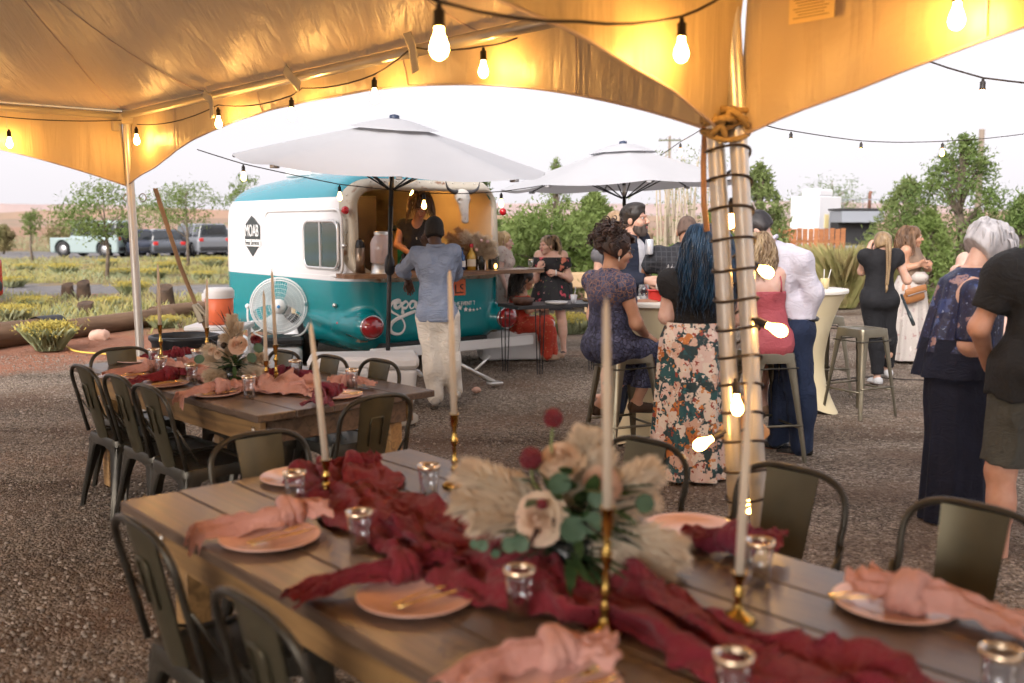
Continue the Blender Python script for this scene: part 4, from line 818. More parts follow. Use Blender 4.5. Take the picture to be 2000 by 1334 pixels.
m = MB(); m.prism(hexp, 0, .006, Rm=RmS, c=(-1.0, q[1], q[2])); bd = m.build('badge', BADG, trl)
text('MOAB', .21, (-1.0085, q[1], q[2]+.06), (PI/2, 0, -PI/2), LET, bd, xs=.62); m = MB(); m.box((-1.007, q[1], q[2]-.085), (.003, .46, .085)); m.build('banner', LET, bd); text('Event Services', .085, (-1.0105, q[1], q[2]-.085), (PI/2, 0, -PI/2), BADG, bd, xs=.8, shear=.25)
# ---- things on and in the trailer
T = T0
CZ = 1.141
sk = thing('cow_skull', 'bleached cow skull with dark horns above the serving hatch', 'skull', T((.28, -.06, 1.95)), TA)
F = Field((-.14, -.16, -.3), (.14, .12, .14), .01); F.el((0, 0, .03), (.095, .07, .08), k=.03); F.rc((0, -.02, -.02), (0, -.06, -.24), .068, .036, k=.04); F.el((0, -.05, -.24), (.042, .035, .035), k=.03)
for sx in (-1, 1): F.el((sx*.062, -.045, -.02), (.032, .04, .03), k=.02); F.el((sx*.072, -.065, -.025), (.024, .035, .024), k=.015, op=-1); F.el((sx*.02, -.1, -.235), (.012, .03, .03), k=.01, op=-1)
v, f = F.net(); m = MB(); m.add(v, f); m.build('skull', M('bone', (.72, .68, .62), .6, col2=(.45, .43, .42), vs_=9, contrast=(.5, .7)), sk, True)
for sx in (-1, 1): m = MB(); m.tube(spline([(sx*.07, 0, .07), (sx*.15, -.01, .08), (sx*.21, -.02, .12), (sx*.235, -.02, .19)]), np.linspace(.03, .004, 19), 8); m.build('horn', M('horn_dark', (.06, .055, .055), .4), sk, True)
jar = thing('drink_dispenser', 'large glass drink dispenser on a metal stand, hatch counter left', 'dispenser', T((-.72, -.12, CZ)), TA)
m = MB(); m.lathe([(.001, .1), (.1, .1), (.12, .12), (.12, .32), (.10, .37), (.075, .4), (.075, .42)], n=22); m.build('jar', M('frosted_drink', (.82, .66, .64), .12, trans=.35, coat=.5), jar, True); m = MB(); m.lathe([(.08, .41), (.08, .44), (.001, .445)], n=18); m.build('lid', ALUB, jar, True); m = MB(); m.lathe([(.12, 0), (.105, .1), (.001, .1)], n=18); m.build('stand', ALUB, jar, True)
th_ = thing('thermos_flask', 'black and steel thermos flask beside the drink dispenser', 'flask', T((-.86, .05, CZ)), TA); m = MB(); m.lathe([(.001, 0), (.05, 0), (.05, .27), (.001, .27)], n=16); m.build('body', M('flask_steel', (.3, .22, .16), .3, .9), th_, True); m = MB(); m.lathe([(.05, .27), (.05, .3), (.03, .35), (.001, .355)], n=14); m.build('cap', MATS['black_plastic'], th_, True)
def bottle(label, px, Y_, h, r, gl, cap, lab=None, liquid=None):
    p = rear(px, 530, Y_); t = thing('bottle', label, 'bottle', T((p[0], Y_, CZ)), TA, 'bottles on the trailer counter')
    m = MB(); m.lathe([(.001, 0), (r, .002), (r, h*.55), (r*.85, h*.63), (r*.36, h*.74), (r*.34, h*.93), (.001, h*.93)], n=14); m.build('glass', gl, t, True); m = MB(); m.lathe([(r*.4, h*.86), (r*.42, h), (.001, h)], n=10); m.build('cap', cap, t, True)
    if lab: m = MB(); m.lathe([(r*1.02, h*.15), (r*1.02, h*.42)], n=14); m.build('paper_label', lab, t, True)
gA, gB, gC, gD = M('amber_glass', (.55, .32, .03), .06, coat=.8), M('blue_glass', (.02, .07, .2), .06, coat=.8), M('green_black_glass', (.015, .02, .018), .06, coat=.8), M('brown_glass', (.1, .03, .015), .06, coat=.8)
cR, cK, lW = M('cap_red', (.5, .01, .02), .4), MATS['black_plastic'], M('label_white', (.75, .74, .72), .6)
bottle('square bottle of yellow liquor with a red wax cap', 921, -.12, .3, .05, gA, cR, M('label_cream', (.7, .6, .45), .6)); bottle('blue glass bottle on the trailer counter', 903, -.10, .26, .038, gB, cK, lW); bottle('dark bottle next to the man at the counter', 893, -.05, .28, .036, gC, cK, lW); bottle('dark bottle with a white label left of the man', 787, -.05, .2, .035, gC, cK, lW); bottle('tall brown bottle behind the blue one on the counter', 907, .05, .33, .036, gD, cR)
ln = thing('bottle_lantern', 'smoked glass lantern jar glowing orange on the counter', 'lantern', T((*rear(964, 520, -.1)[:1], -.1, CZ)), TA); m = MB(); m.lathe([(.001, 0), (.062, 0), (.066, .16), (.035, .21), (.03, .26), (.036, .27), (.001, .27)], n=12); m.build('jar', M('smoked_glass', (.05, .055, .06), .08, coat=.8), ln); m = MB(); m.ell((-.02, -.066, .04), (.022, .006, .03), 8, 6); m.build('flame', bulbmat('flame', 5.), ln, True)
cd = MB(); p = rear(941, 520, -.12); cd.rbox((0, 0, .08), (.11, .012, .16), .002); o = cd.build('menu_card', M('card_white', (.8, .78, .84), .6)); o.location = T((p[0], -.12, CZ)); o.rotation_euler.z = TA; tag(o, 'small blank white card standing on the trailer counter', 'card')
tumbler('glass tumbler on the right end of the trailer counter', 0, 0, s=.9, cc=T((1.16, -.1, CZ)), grp='glasses on the trailer counter')
# misting fan
fp = gp(548, 722); FY = fp[1]; fan = thing('misting_fan', 'round white cage fan on a misting tank before the trailer', 'fan', (fp[0], fp[1], 0), R(12)); c = at(548, 597, FY)[2]; fr_ = 54*FY/FPX
FW = M('fan_white', (.78, .80, .80), .35)
m = MB(); a = np.linspace(0, 2*PI, 40)
for y, s in ((-.09, .93), (-.05, 1.), (.07, 1.), (.1, .9)): m.tube(np.stack([fr_*s*np.cos(a), 0*a+y, c+fr_*s*np.sin(a)], 1), .008, 6, closed=True)
m.build('cage_ring', FW, fan, True)
m = MB()
for k in range(64):
    an = 2*PI*k/64; ca, sa = math.cos(an), math.sin(an); m.tube([(.08*ca, -.13, c+.08*sa), (.6*fr_*ca, -.125, c+.6*fr_*sa), (fr_*.93*ca, -.09, c+.93*fr_*sa), (fr_*ca, -.05, c+fr_*sa)], .0017, 4)
for s in (.35, .5, .65, .8): m.tube(np.stack([fr_*s*np.cos(a), 0*a-.127, c+fr_*s*np.sin(a)], 1), .0022, 4, closed=True)
m.build('cage_wire', FW, fan, True)
m = MB(); m.lathe([(.001, .05), (.075, .045), (.085, .02), (.085, -.02)], (0, -.11, c), 20, Rm=rotx(PI/2)); hb = m.build('hub', FW, fan, True); m = MB(); m.ell((0, -.162, c), (.02, .004, .02), 10, 4); m.build('hub_sticker', M('sticker_blue', (.05, .25, .55), .5), hb, True)
for k in range(3):
    an = 2*PI*k/3+.4; u = np.linspace(0, 1, 8); w__ = np.linspace(-1, 1, 8); U, W = np.meshgrid(u, w__, indexing='ij'); rad = .05+U*(fr_*.8); th2 = an+W*.85*(.5+.5*U); m = MB(); m.grid(np.stack([rad*np.cos(th2), .0-.04*W, c+rad*np.sin(th2)], -1)); m.build('blade', M('fan_blade', (.70, .75, .76), .4, alpha=.8), fan, True)
m = MB(); m.tube(spline([(-fr_-.03, 0, c), (-fr_-.02, 0, c-.2), (-.2, 0, c-fr_-.04), (.2, 0, c-fr_-.04), (fr_+.02, 0, c-.2), (fr_+.03, 0, c)]), .013, 7); m.ell((-fr_-.03, 0, c), .03, 8, 6); m.ell((fr_+.03, 0, c), .03, 8, 6); m.build('yoke', FW, fan, True)
m = MB(); m.rbox((.02, .05, c-fr_-.09), (.5, .42, .1), .03); m.build('tank_lid', MATS['black_plastic'], fan); m = MB(); m.rbox((.02, .05, (c-fr_-.14)/2), (.46, .4, c-fr_-.14), .05); tk = m.build('tank', M('tank_white', (.75, .77, .80), .5), fan, True); text('Mist', .09, (.09, -.155, c-fr_-.22), (PI/2, 0, 0), M('print_blue', (.2, .4, .65), .5), tk, ext=.001)
m = MB(); a = np.linspace(0, 6*PI, 60); m.tube(np.stack([-.28+.09*np.cos(a), -.05+.02*np.sin(a*.5), c-fr_*.72+.06*np.sin(a)], 1), .006, 5); m.build('hose', FW, fan, True)
# ================================================================== yard furniture and clutter
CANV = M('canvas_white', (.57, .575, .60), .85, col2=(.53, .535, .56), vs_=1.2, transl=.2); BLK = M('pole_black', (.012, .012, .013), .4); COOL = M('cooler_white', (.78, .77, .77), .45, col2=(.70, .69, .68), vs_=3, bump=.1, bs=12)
def umbrella(label, apex, base, rad, drop, tilt, rz, grip):
    t = thing('patio_umbrella', label, 'umbrella', (base[0], base[1], 0), 0, 'white patio umbrellas'); ap = np.asarray(apex)-V3(base[0], base[1], 0); Rm = rotz(tilt[1])@roty(tilt[0])@rotz(-tilt[1])
    n = 8; k = 12; seg = 6; U = []
    for i in range(n*seg):
        a = rz+2*PI*i/(n*seg); ph = (i % seg)/seg; edge = 1-.055*math.sin(PI*ph)   # straight-ish hem between ribs
        row = []
        for j in range(k+1):
            s = .1+.9*j/k; r_ = rad*s*(1+(edge-1)*s); z = -drop*(s**1.12)-.045*math.sin(PI*ph)*s*(1-s*.3); row.append((r_*math.cos(a), r_*math.sin(a), z))
        U.append(row)
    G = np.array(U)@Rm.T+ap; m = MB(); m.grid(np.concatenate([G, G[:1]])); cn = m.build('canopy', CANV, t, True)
    hem = G[:, -1]; low = hem-V3(0, 0, .085); m = MB(); m.grid(np.stack([np.r_[hem, hem[:1]], np.r_[low, low[:1]]], 1)); m.build('hem', CANV, cn, True) if False else None
    m = MB(); pr = []
    for i in range(n*2):
        a = rz+PI*i/n; pr.append([(.02*math.cos(a), .02*math.sin(a), .035), (.16*math.cos(a), .16*math.sin(a), .012), (.42*math.cos(a)*(1-.05*(i % 2)), .42*math.sin(a)*(1-.05*(i % 2)), -.42/rad*drop+.05)])
    G2 = np.array(pr)@Rm.T+ap; m.grid(np.concatenate([G2, G2[:1]])); m.build('vent_cap', CANV, cn, True)
    m = MB(); m.lathe([(.001, .07), (.045, .06), (.05, .02), (.03, 0)], (0, 0, 0), 12, Rm=Rm); o = m.build('finial', M('finial_navy', (.03, .045, .09), .4), t, True); o.location = ap
    for i in range(n):
        a = rz+2*PI*i/n; m = MB(); m.tube(np.array([(.03*math.cos(a), .03*math.sin(a), -.05), (rad*.5*math.cos(a), rad*.5*math.sin(a), -drop*.46-.025), (rad*.985*math.cos(a), rad*.985*math.sin(a), -drop*.985-.02)])@Rm.T+ap, .009, 5); rb = m.build('rib', BLK, t)
        m = MB(); m.tube(np.array([(.03*math.cos(a), .03*math.sin(a), -.62), (rad*.52*math.cos(a), rad*.52*math.sin(a), -drop*.48-.04)])@Rm.T+ap, .008, 5); m.build('strut', BLK, rb)
        m = MB(); m.rbox(np.array((rad*.97*math.cos(a), rad*.97*math.sin(a), -drop*.985-.02))@Rm.T+ap, (.07, .05, .03), .005, a); m.build('pocket', CANV, cn)
    jt = ap+Rm@V3(0, 0, -.78); m = MB(); m.cyl((0, 0, 0), jt, .021, n=12); m.cyl(jt, ap, .021, n=12); po = m.build('pole', BLK, t, True)
    for z0, z1, mt, r_ in ((grip[0], grip[1], ALUB, .0235),): 
        f0, f1 = jt*(z0/jt[2]), jt*(z1/jt[2]); m = MB(); m.cyl(f0, f1, r_, n=12); m.build('tilt_sleeve', mt, po, True)
    zc = grip[2]; c = jt*(zc/jt[2]); m = MB(); m.lathe([(.02, -.09), (.045, -.06), (.05, 0), (.045, .06), (.022, .11)], c, 14); cb = m.build('crank_box', BLK, po, True); m = MB(); m.tube([c+V3(.04, -.02, .0), c+V3(.12, -.04, .01), c+V3(.14, -.05, .09)], .008, 6); m.build('crank_handle', BLK, cb, True)
    m = MB(); m.lathe([(.001, .10), (.03, .10), (.035, .06), (.22, .05), (.24, .03), (.24, 0)], n=24); m.build('base', M('base_black', (.03, .03, .03), .6), t, True); return t
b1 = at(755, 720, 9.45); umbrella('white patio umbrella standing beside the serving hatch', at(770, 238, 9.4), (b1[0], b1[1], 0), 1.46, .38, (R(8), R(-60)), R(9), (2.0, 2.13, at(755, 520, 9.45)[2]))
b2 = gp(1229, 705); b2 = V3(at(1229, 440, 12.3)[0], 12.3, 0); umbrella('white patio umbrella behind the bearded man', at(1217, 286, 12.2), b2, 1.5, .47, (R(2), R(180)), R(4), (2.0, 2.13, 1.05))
o = MB(); o.lathe([(.001, .05), (.27, .05), (.3, .035), (.3, 0)], n=28); o = o.build('stone_disc', M('disc_stone', (.42, .36, .28), .9, col2=(.35, .30, .24), vs_=6), None, True); q = gp(748, 822); o.location = (q[0], q[1], 0); tag(o, 'pale round stone base lying on gravel behind the blush table', 'base')
def cooler(label, c, size, rz, h_lid=.13, wheels=False):
    t = thing('cooler', label, 'cooler', (c[0], c[1], 0), rz, 'white coolers'); x, y, z = size
    m = MB(); F = Field((-x/2, -y/2, 0), (x/2, y/2, z-h_lid), .02); X, Y, Z = F.pts(); r_ = .05
    ins = .02*(1-Z/z)*2; q = np.sqrt(np.maximum(np.abs(X)-(x/2-r_-ins), 0)**2+np.maximum(np.abs(Y)-(y/2-r_-ins), 0)**2+np.maximum(np.abs(Z-(z-h_lid)/2)-((z-h_lid)/2-.02), 0)**2*4)-r_; F.f = (q+.004*np.cos(np.clip((Z-.05)/.04, 0, 9)*2*PI)*(Z < .22)).astype(np.float32); v, f = F.net(); m.add(v, f); m.build('tub', COOL, t, True)
    m = MB(); m.rbox((0, 0, z-h_lid/2+.004), (x*1.01, y*1.02, h_lid-.008), .035); m.build('lid', COOL, t, 40)
    for s in (-1, 1): m = MB(); m.tube(spline([(s*(x/2-.01), -.1, z*.62), (s*(x/2+.03), -.1, z*.56), (s*(x/2+.03), .1, z*.56), (s*(x/2-.01), .1, z*.62)]), .014, 6); m.build('handle', COOL, t, True)
    m = MB(); m.rbox((0, -y/2-.012, z-h_lid), (.07, .02, .06), .006); m.build('latch', M('latch_white', (.7, .7, .7), .5), t)
q = gp(703, 797); cooler('long white cooler below the umbrella pole beside the trailer', (q[0], q[1]+.28), (1.0, .5, .46), R(8)); 
q = gp(1015, 718); cooler('white bench cooler with the woman in red sitting on it', (.02, 12.35), (.95, .5, .50), R(10))
q = gp(372, 690); cooler('white cooler behind the black tub at far left', (-3.25, 10.6), (.62, .42, .5), R(20))
tb = thing('black_tub', 'round black plastic tub behind the blush dinner table', 'tub', (-3.12, 9.42, 0)); m = MB(); m.lathe([(.001, .02), (.24, .0), (.25, .02), (.30, .55), (.325, .58), (.325, .61), (.30, .615), (.285, .56), (.24, .05), (.001, .05)], n=32); m.build('tub', M('tub_black', (.012, .013, .016), .5), tb, True)
oc = thing('drink_cooler', 'orange drum drinks cooler with white lid by the trailer', 'cooler', (-3.05, 10.35, 0)); zb = at(436, 632, 10.35)[2]; zt = at(436, 580, 10.35)[2]; zz_ = at(436, 562, 10.35)[2]
m = MB(); m.lathe([(.001, zb), (.135, zb), (.145, zt), (.001, zt)], n=24); m.build('drum', M('cooler_orange', (.80, .17, .065), .45), oc, True); m = MB(); m.lathe([(.15, zt-.01), (.155, zz_-.03), (.13, zz_), (.001, zz_)], n=24); m.build('lid', COOL, oc, True); m = MB(); m.rbox((-.15, 0, zt), (.05, .08, .09), .015); m.build('handle', COOL, oc)
cr = thing('folding_stand', 'white folding stand holding the orange drinks cooler', 'stand', (-3.05, 10.35, 0)); m = MB(); m.rbox((0, 0, zb-.03), (.6, .5, .05), .01); m.build('board', COOL, cr)
for sx in (-1, 1):
    for sy in (-1, 1): m = MB(); m.cyl((sx*.25, sy*.2, 0), (sx*.25, sy*.2, zb-.05), .018, n=8); m.build('leg', COOL, cr)
def bag(label, c, s, seed):
    F = Field((-s, -s, 0), (s, s, 1.4*s), .02); F.el((0, 0, .5*s), (.75*s, .6*s, .55*s), k=.05); F.rc((0, 0, .8*s), (.1*s, 0, 1.25*s), .3*s, .12*s, k=.08); X, Y, Z = F.pts(); g_ = np.stack(np.broadcast_arrays(X, Y, Z), -1).reshape(-1, 3); F.f += (.035*vnoise(g_*14, seed)+.02*vnoise(g_*30, seed+2)).reshape(F.f.shape).astype(np.float32); v, f = F.net(); m = MB(); m.add(v, f); o = m.build('plastic_bag', M('bag_white', (.78, .78, .80), .35, transl=.15), None, True); o.location = c; tag(o, label, 'bag', 'crumpled white bags')
q = gp(415, 715); bag('crumpled white bag beside the guy strap stake', (q[0]-.1, q[1], 0), .3, 3); q = gp(455, 712); bag('crumpled white bag below the orange drinks cooler', (q[0]-.05, q[1]+.2, 0), .33, 6)
# ---- cocktail tables in stretch covers
SPX = M('spandex_cream', (.80, .68, .42), .65, col2=(.84, .73, .50), vs_=3)
def cocktail(label, c, rz, h=1.08, rt=.40):
    t = thing('cocktail_table', label, 'table', (c[0], c[1], 0), rz, 'cocktail tables in stretch covers'); n = 64; k = 26; a = np.linspace(0, 2*PI, n, endpoint=False); rows = []
    for j in range(k):
        s = j/(k-1); z = h*(1-s)-.015*s; waist = .20+(rt-.20)*(1-s)**3.2; foot = .20+.22*s**5
        r_ = waist if s < .5 else waist
        lobe = np.abs(np.cos(2*a)); rr = (waist if s < .55 else .2+(waist-.2))+(.19*np.clip((s-.5)/.5, 0, 1)**1.8)*(lobe**1.5); zz = z+.07*np.clip((s-.82)/.18, 0, 1)*(1-lobe**2)
        rows.append(np.stack([rr*np.cos(a), rr*np.sin(a), 0*a+zz], 1))
    m = MB(); G = np.array(rows); m.grid(np.transpose(G, (1, 0, 2)), closeu=True); m.build('stretch_cover', SPX, t, True)
    m = MB(); m.lathe([(rt, h-.03), (rt+.004, h-.01), (rt, h+.004), (.001, h+.006)], n=48); m.build('top', M('table_top_cream', (.80, .76, .68), .55), t, True)
    return t
cocktail('cream cocktail table amid the group with red box and wine glass', (1.13, 7.62, 0), R(20)); cocktail('cream cocktail table behind the man in the white shirt', (2.62, 8.98, 0), R(40))
cup = thing('plastic_cup', 'clear cup of yellow drink with two straws on cocktail table', 'cup', at(1611, 560, 8.9)*V3(1, 1, 0)+V3(0, 0, 1.09)); m = MB(); m.lathe([(.001, 0), (.032, 0), (.042, .09)], n=16); m.build('cup', M('cup_plastic', (.8, .66, .35), .15, trans=.4), cup, True)
for s in (-1, 1): m = MB(); m.cyl((.01*s, 0, .01), (.03*s+.02, 0, .17), .004, n=6); m.build('straw', lW, cup)
wg = thing('wine_glass', 'stemless wine glass on the cocktail table before the bearded man', 'glass', at(1257, 597, 7.5)*V3(1, 1, 0)+V3(0, 0, 1.086)); m = MB(); m.lathe([(.001, .004), (.025, .004), (.042, .04), (.044, .07), (.036, .12), (.034, .12), (.041, .07), (.024, .001), (.001, 0)], n=18); m.build('bowl', TUMG, wg, True)
rb_ = MB(); rb_.rbox((0, 0, .04), (.14, .1, .075), .008); rb_.rbox((0, 0, .082), (.16, .12, .008), .003); o = rb_.build('food_tray', M('tray_red', (.75, .05, .04), .4)); o.location = at(1285, 595, 7.42)*V3(1, 1, 0)+V3(0, 0, 1.086); tag(o, 'bright red food tray on the crowded cocktail table', 'tray')
# ---- hairpin buffet table
hp = thing('buffet_table', 'black buffet table on hairpin legs beside the trailer', 'table', (.62, 11.35, 0), R(27)); m = MB(); m.rbox((0, 0, .755), (1.5, .5, .04), .006); m.build('top', M('top_charcoal', (.028, .028, .03), .4), hp)
for sx, sy in ((-.45, -.2), (.22, -.2), (-.68, .2), (.68, .2), (.66, -.2)):
    m = MB(); [m.tube([(sx+k*.06, sy, .73), (sx+k*.03, sy, .0)], .007, 6) for k in (-1, 0, 1)]; m.build('hairpin_leg', BLK, hp)
HT = lambda x, y: V3(.62, 11.35, .776)+rotz(R(27))@V3(x, y, 0)
def dish(name, label, cat, p, prof, mat, n=20): m = MB(); m.lathe(prof, n=n); o = m.build(name, mat, None, True); o.location = p; tag(o, label, cat)
dish('wooden_bowl', 'dark wooden bowl at the left of the buffet table', 'bowl', HT(-.6, -.08), [(.001, 0), (.1, .0), (.13, .075), (.122, .078), (.09, .02), (.001, .02)], M('bowl_wood', (.09, .04, .025), .5))
dish('paper_plate', 'stack of white paper plates on the buffet table', 'plates', HT(-.22, -.16), [(.001, 0), (.1, 0), (.13, .02), (.13, .03), (.001, .015)], lW)
dish('serving_platter', 'round serving platter of food on the buffet table', 'platter', HT(.45, .02), [(.001, 0), (.18, 0), (.2, .02), (.001, .012)], M('platter_wood', (.3, .2, .1), .5))
pc = MB(); pc.lathe([(.001, 0), (.03, 0), (.04, .1)], n=14); pc.cyl((0, 0, .01), (.02, 0, .19), .004); o = pc.build('plastic_cup', M('cup_clear', (.8, .8, .82), .1, trans=.5), None, True); o.location = HT(.0, -.17); tag(o, 'clear plastic cup with straw on the buffet table', 'cup')
for k, (x, y, c) in enumerate(((.35, -.03, (.5, .12, .03)), (.47, .05, (.6, .45, .15)), (.55, -.05, (.2, .08, .04)))):
    F = Field((-.07, -.07, 0), (.07, .07, .07), .008); F.el((0, 0, .02), (.055, .045, .03), k=.01); X, Y, Z = F.pts(); g_ = np.stack(np.broadcast_arrays(X, Y, Z), -1).reshape(-1, 3); F.f += (.008*vnoise(g_*60, k)).reshape(F.f.shape).astype(np.float32); v, f = F.net(); m = MB(); m.add(v, f); o = m.build('food_heap', M('food%d' % k, c, .5), None, True); o.location = HT(x, y)+V3(0, 0, .012); tag(o, ('heap of orange peppers on the serving platter', 'heap of pale chips on the serving platter', 'heap of dark meat on the serving platter')[k], 'food')
# ---- logs, stumps, rocks at the edge of the yard
LOGM = M('log_wood', (.24, .145, .085), .9, col2=(.12, .07, .04), vs_=3.5, det=6, bump=.9, bs=14, stretch=(.25, 2, 2)); STM = M('stump_wood', (.10, .06, .038), .95, col2=(.045, .03, .02), vs_=6, bump=.8, bs=20)
def log(label, a, b, r0, r1, seed):
    a, b = np.asarray(a), np.asarray(b); Lg = np.linalg.norm(b-a); ang = math.atan2(b[1]-a[1], b[0]-a[0]); s = np.linspace(0, 1, 26); n = 18; an = np.arange(n)*2*PI/n; t = thing('log', label, 'log', a, ang, 'old pole logs edging the yard')
    g_ = np.array([[(x*Lg, np.cos(q), np.sin(q)) for q in an] for x in s]); rr = (r0+(r1-r0)*s)[:, None]*(1+.05*vnoise((g_*V3(1.5, 2.5, 2.5)).reshape(-1, 3), seed).reshape(26, n)); P_ = np.stack([g_[..., 0], rr*g_[..., 1], rr*g_[..., 2]+r0*.86], -1)
    m = MB(); m.grid(np.transpose(P_, (1, 0, 2)), closeu=True); m.build('trunk', LOGM, t, True)
    for k in (0, -1): m = MB(); m.add(np.r_[P_[k], [P_[k].mean(0)]], [[i, (i+1) % n, n] if k else [(i+1) % n, i, n] for i in range(n)]); m.build('cut_end', STM, t)
    return t
lg = log('thick weathered pole log with black tarp end, far left', gp(-90, 690), gp(114, 662), .185, .17, 1)
m = MB(); q = rotz(0)@V3(0, 0, 0); Lg = np.linalg.norm(gp(114, 662)-gp(-90, 690)); m.lathe([(.2, 0), (.205, .1), (.2, .42)], (Lg-.4, 0, .185*.86), 20, Rm=roty(PI/2)); m.build('tarp', M('tarp_black', (.012, .012, .016), .5), lg, True)
log('long pole log running behind the far tent pole', gp(112, 664), gp(330, 632), .15, .15, 2); log('far end pole log behind the taper candles', gp(300, 628), gp(445, 606), .14, .13, 5)
def lump(name, label, cat, c, r, seed, mat, grp=None, h=.02, amp=.25):
    r = np.array(r); F = Field(-r*1.5*V3(1, 1, .3), r*1.5, max(h, r.max()/14)); F.el((0, 0, r[2]*.5), r, k=.01); X, Y, Z = F.pts(); g_ = np.stack(np.broadcast_arrays(X, Y, Z), -1).reshape(-1, 3)/r.max(); F.f += (amp*r.min()*fbm(g_*2.2, 3, seed)).reshape(F.f.shape).astype(np.float32); v, f = F.net(); m = MB(); m.add(v, f); o = m.build(name, mat, None, True); o.location = c; tag(o, label, cat, grp); return o
SNDR = M('pink_sandstone', (.62, .40, .31), .9, col2=(.5, .30, .22), vs_=5, bump=.5, bs=20)
q = gp(195, 664); lump('rock', 'rounded pink sandstone rock lying on the red dirt', 'rock', (q[0], q[1], 0), (.15, .12, .10), 4, SNDR)
q = gp(931, 765); lump('rock', 'small tan rock on gravel near the trailer jack', 'rock', (q[0], q[1], 0), (.05, .04, .03), 8, SNDR, h=.006)
def stump(label, px, py, r, h, seed):
    q = gp(px, py); t = thing('stump', label, 'stump', q, seed, 'weathered stumps beyond the logs'); n = 14; an = np.arange(n)*2*PI/n; z = np.linspace(0, 1, 8); P_ = np.array([[(r*(1.2-.25*s)*math.cos(a)*(1+.12*math.sin(3*a+seed)), r*(1.2-.25*s)*math.sin(a), h*s*(1+.18*math.sin(a+seed)*(s > .9))) for a in an] for s in z]); m = MB(); m.grid(np.transpose(P_, (1, 0, 2)), closeu=True); m.build('trunk', STM, t, True); m = MB(); m.add(np.r_[P_[-1], [P_[-1].mean(0)]], [[i, (i+1) % n, n] for i in range(n)]); m.build('top', STM, t)
stump('left of two dark weathered stumps beyond the logs', 133, 582, .13, .3, 1); stump('right of two dark weathered stumps beyond the logs', 164, 585, .14, .38, 2); stump('dark stump just behind the far tent pole', 322, 600, .16, .4, 3); stump('short split stump leaning before the logs', 168, 612, .15, .2, 5)
o = MB(); o.tube(spline([gp(95, 668), gp(125, 676), gp(150, 688), gp(215, 694), gp(262, 700)])+V3(0, 0, .012), .012, 6); tag(o.build('yellow_rope', M('rope_yellow', (.72, .48, .08), .7), None, True), 'thin yellow rope lying across the red dirt', 'rope')
o = MB(); o.tube(spline([gp(1590, 748), gp(1690, 738), gp(1760, 742), gp(1830, 745)])+V3(0, 0, .008), .008, 6); tag(o.build('ground_cable', CAB, None, True), 'thin dark cable lying across the gravel behind the stools', 'cable')
# tan bag on the twin poles
F = Field((-.14, -.06, -.22), (.14, .06, .02), .012); F.rc((-.02, 0, -.02), (.02, 0, -.02), .02, k=.05); F.el((0, 0, -.14), (.118, .03, .055), k=.04); F.rc((0, 0, 0), (0, 0, -.12), .03, .07, k=.05); X, Y, Z = F.pts(); v, f = F.net(); v[:, 1] *= .6; m = MB(); m.add(v, f); o = m.build('cloth_bag', M('bag_tan', (.62, .36, .18), .7), None, True); o.location = at(1453, 786, 4.24); o.scale = (1.0, 1, .95); tag(o, 'small tan cloth bag hanging behind the twin tent poles', 'bag')
# ================================================================== people: implicit bodies, clothes as inflated shells
EYEW, IRIS = M('eye_white', (.75, .72, .70), .2), M('eye_dark', (.03, .02, .015), .15)
def skinmat(k, c): return M('skin_'+k, c, .48, col2=tuple(np.array(c)*V3(.92, .84, .80)), vs_=18, sss=.12, bump=.06, bs=180)
SK = {'fair': skinmat('fair', (.66, .41, .31)), 'tan': skinmat('tan', (.52, .29, .19)), 'pale': skinmat('pale', (.70, .47, .39)), 'dark': skinmat('dark', (.075, .035, .022)), 'rosy': skinmat('rosy', (.62, .35, .25))}
LIPS = {k: M('lips_'+k, c, .4) for k, c in (('fair', (.5, .17, .15)), ('tan', (.4, .13, .12)), ('pale', (.52, .2, .19)), ('dark', (.07, .025, .02)), ('rosy', (.5, .15, .14)))}
def lerp(a, b, t): return np.asarray(a)+(np.asarray(b)-np.asarray(a))*t
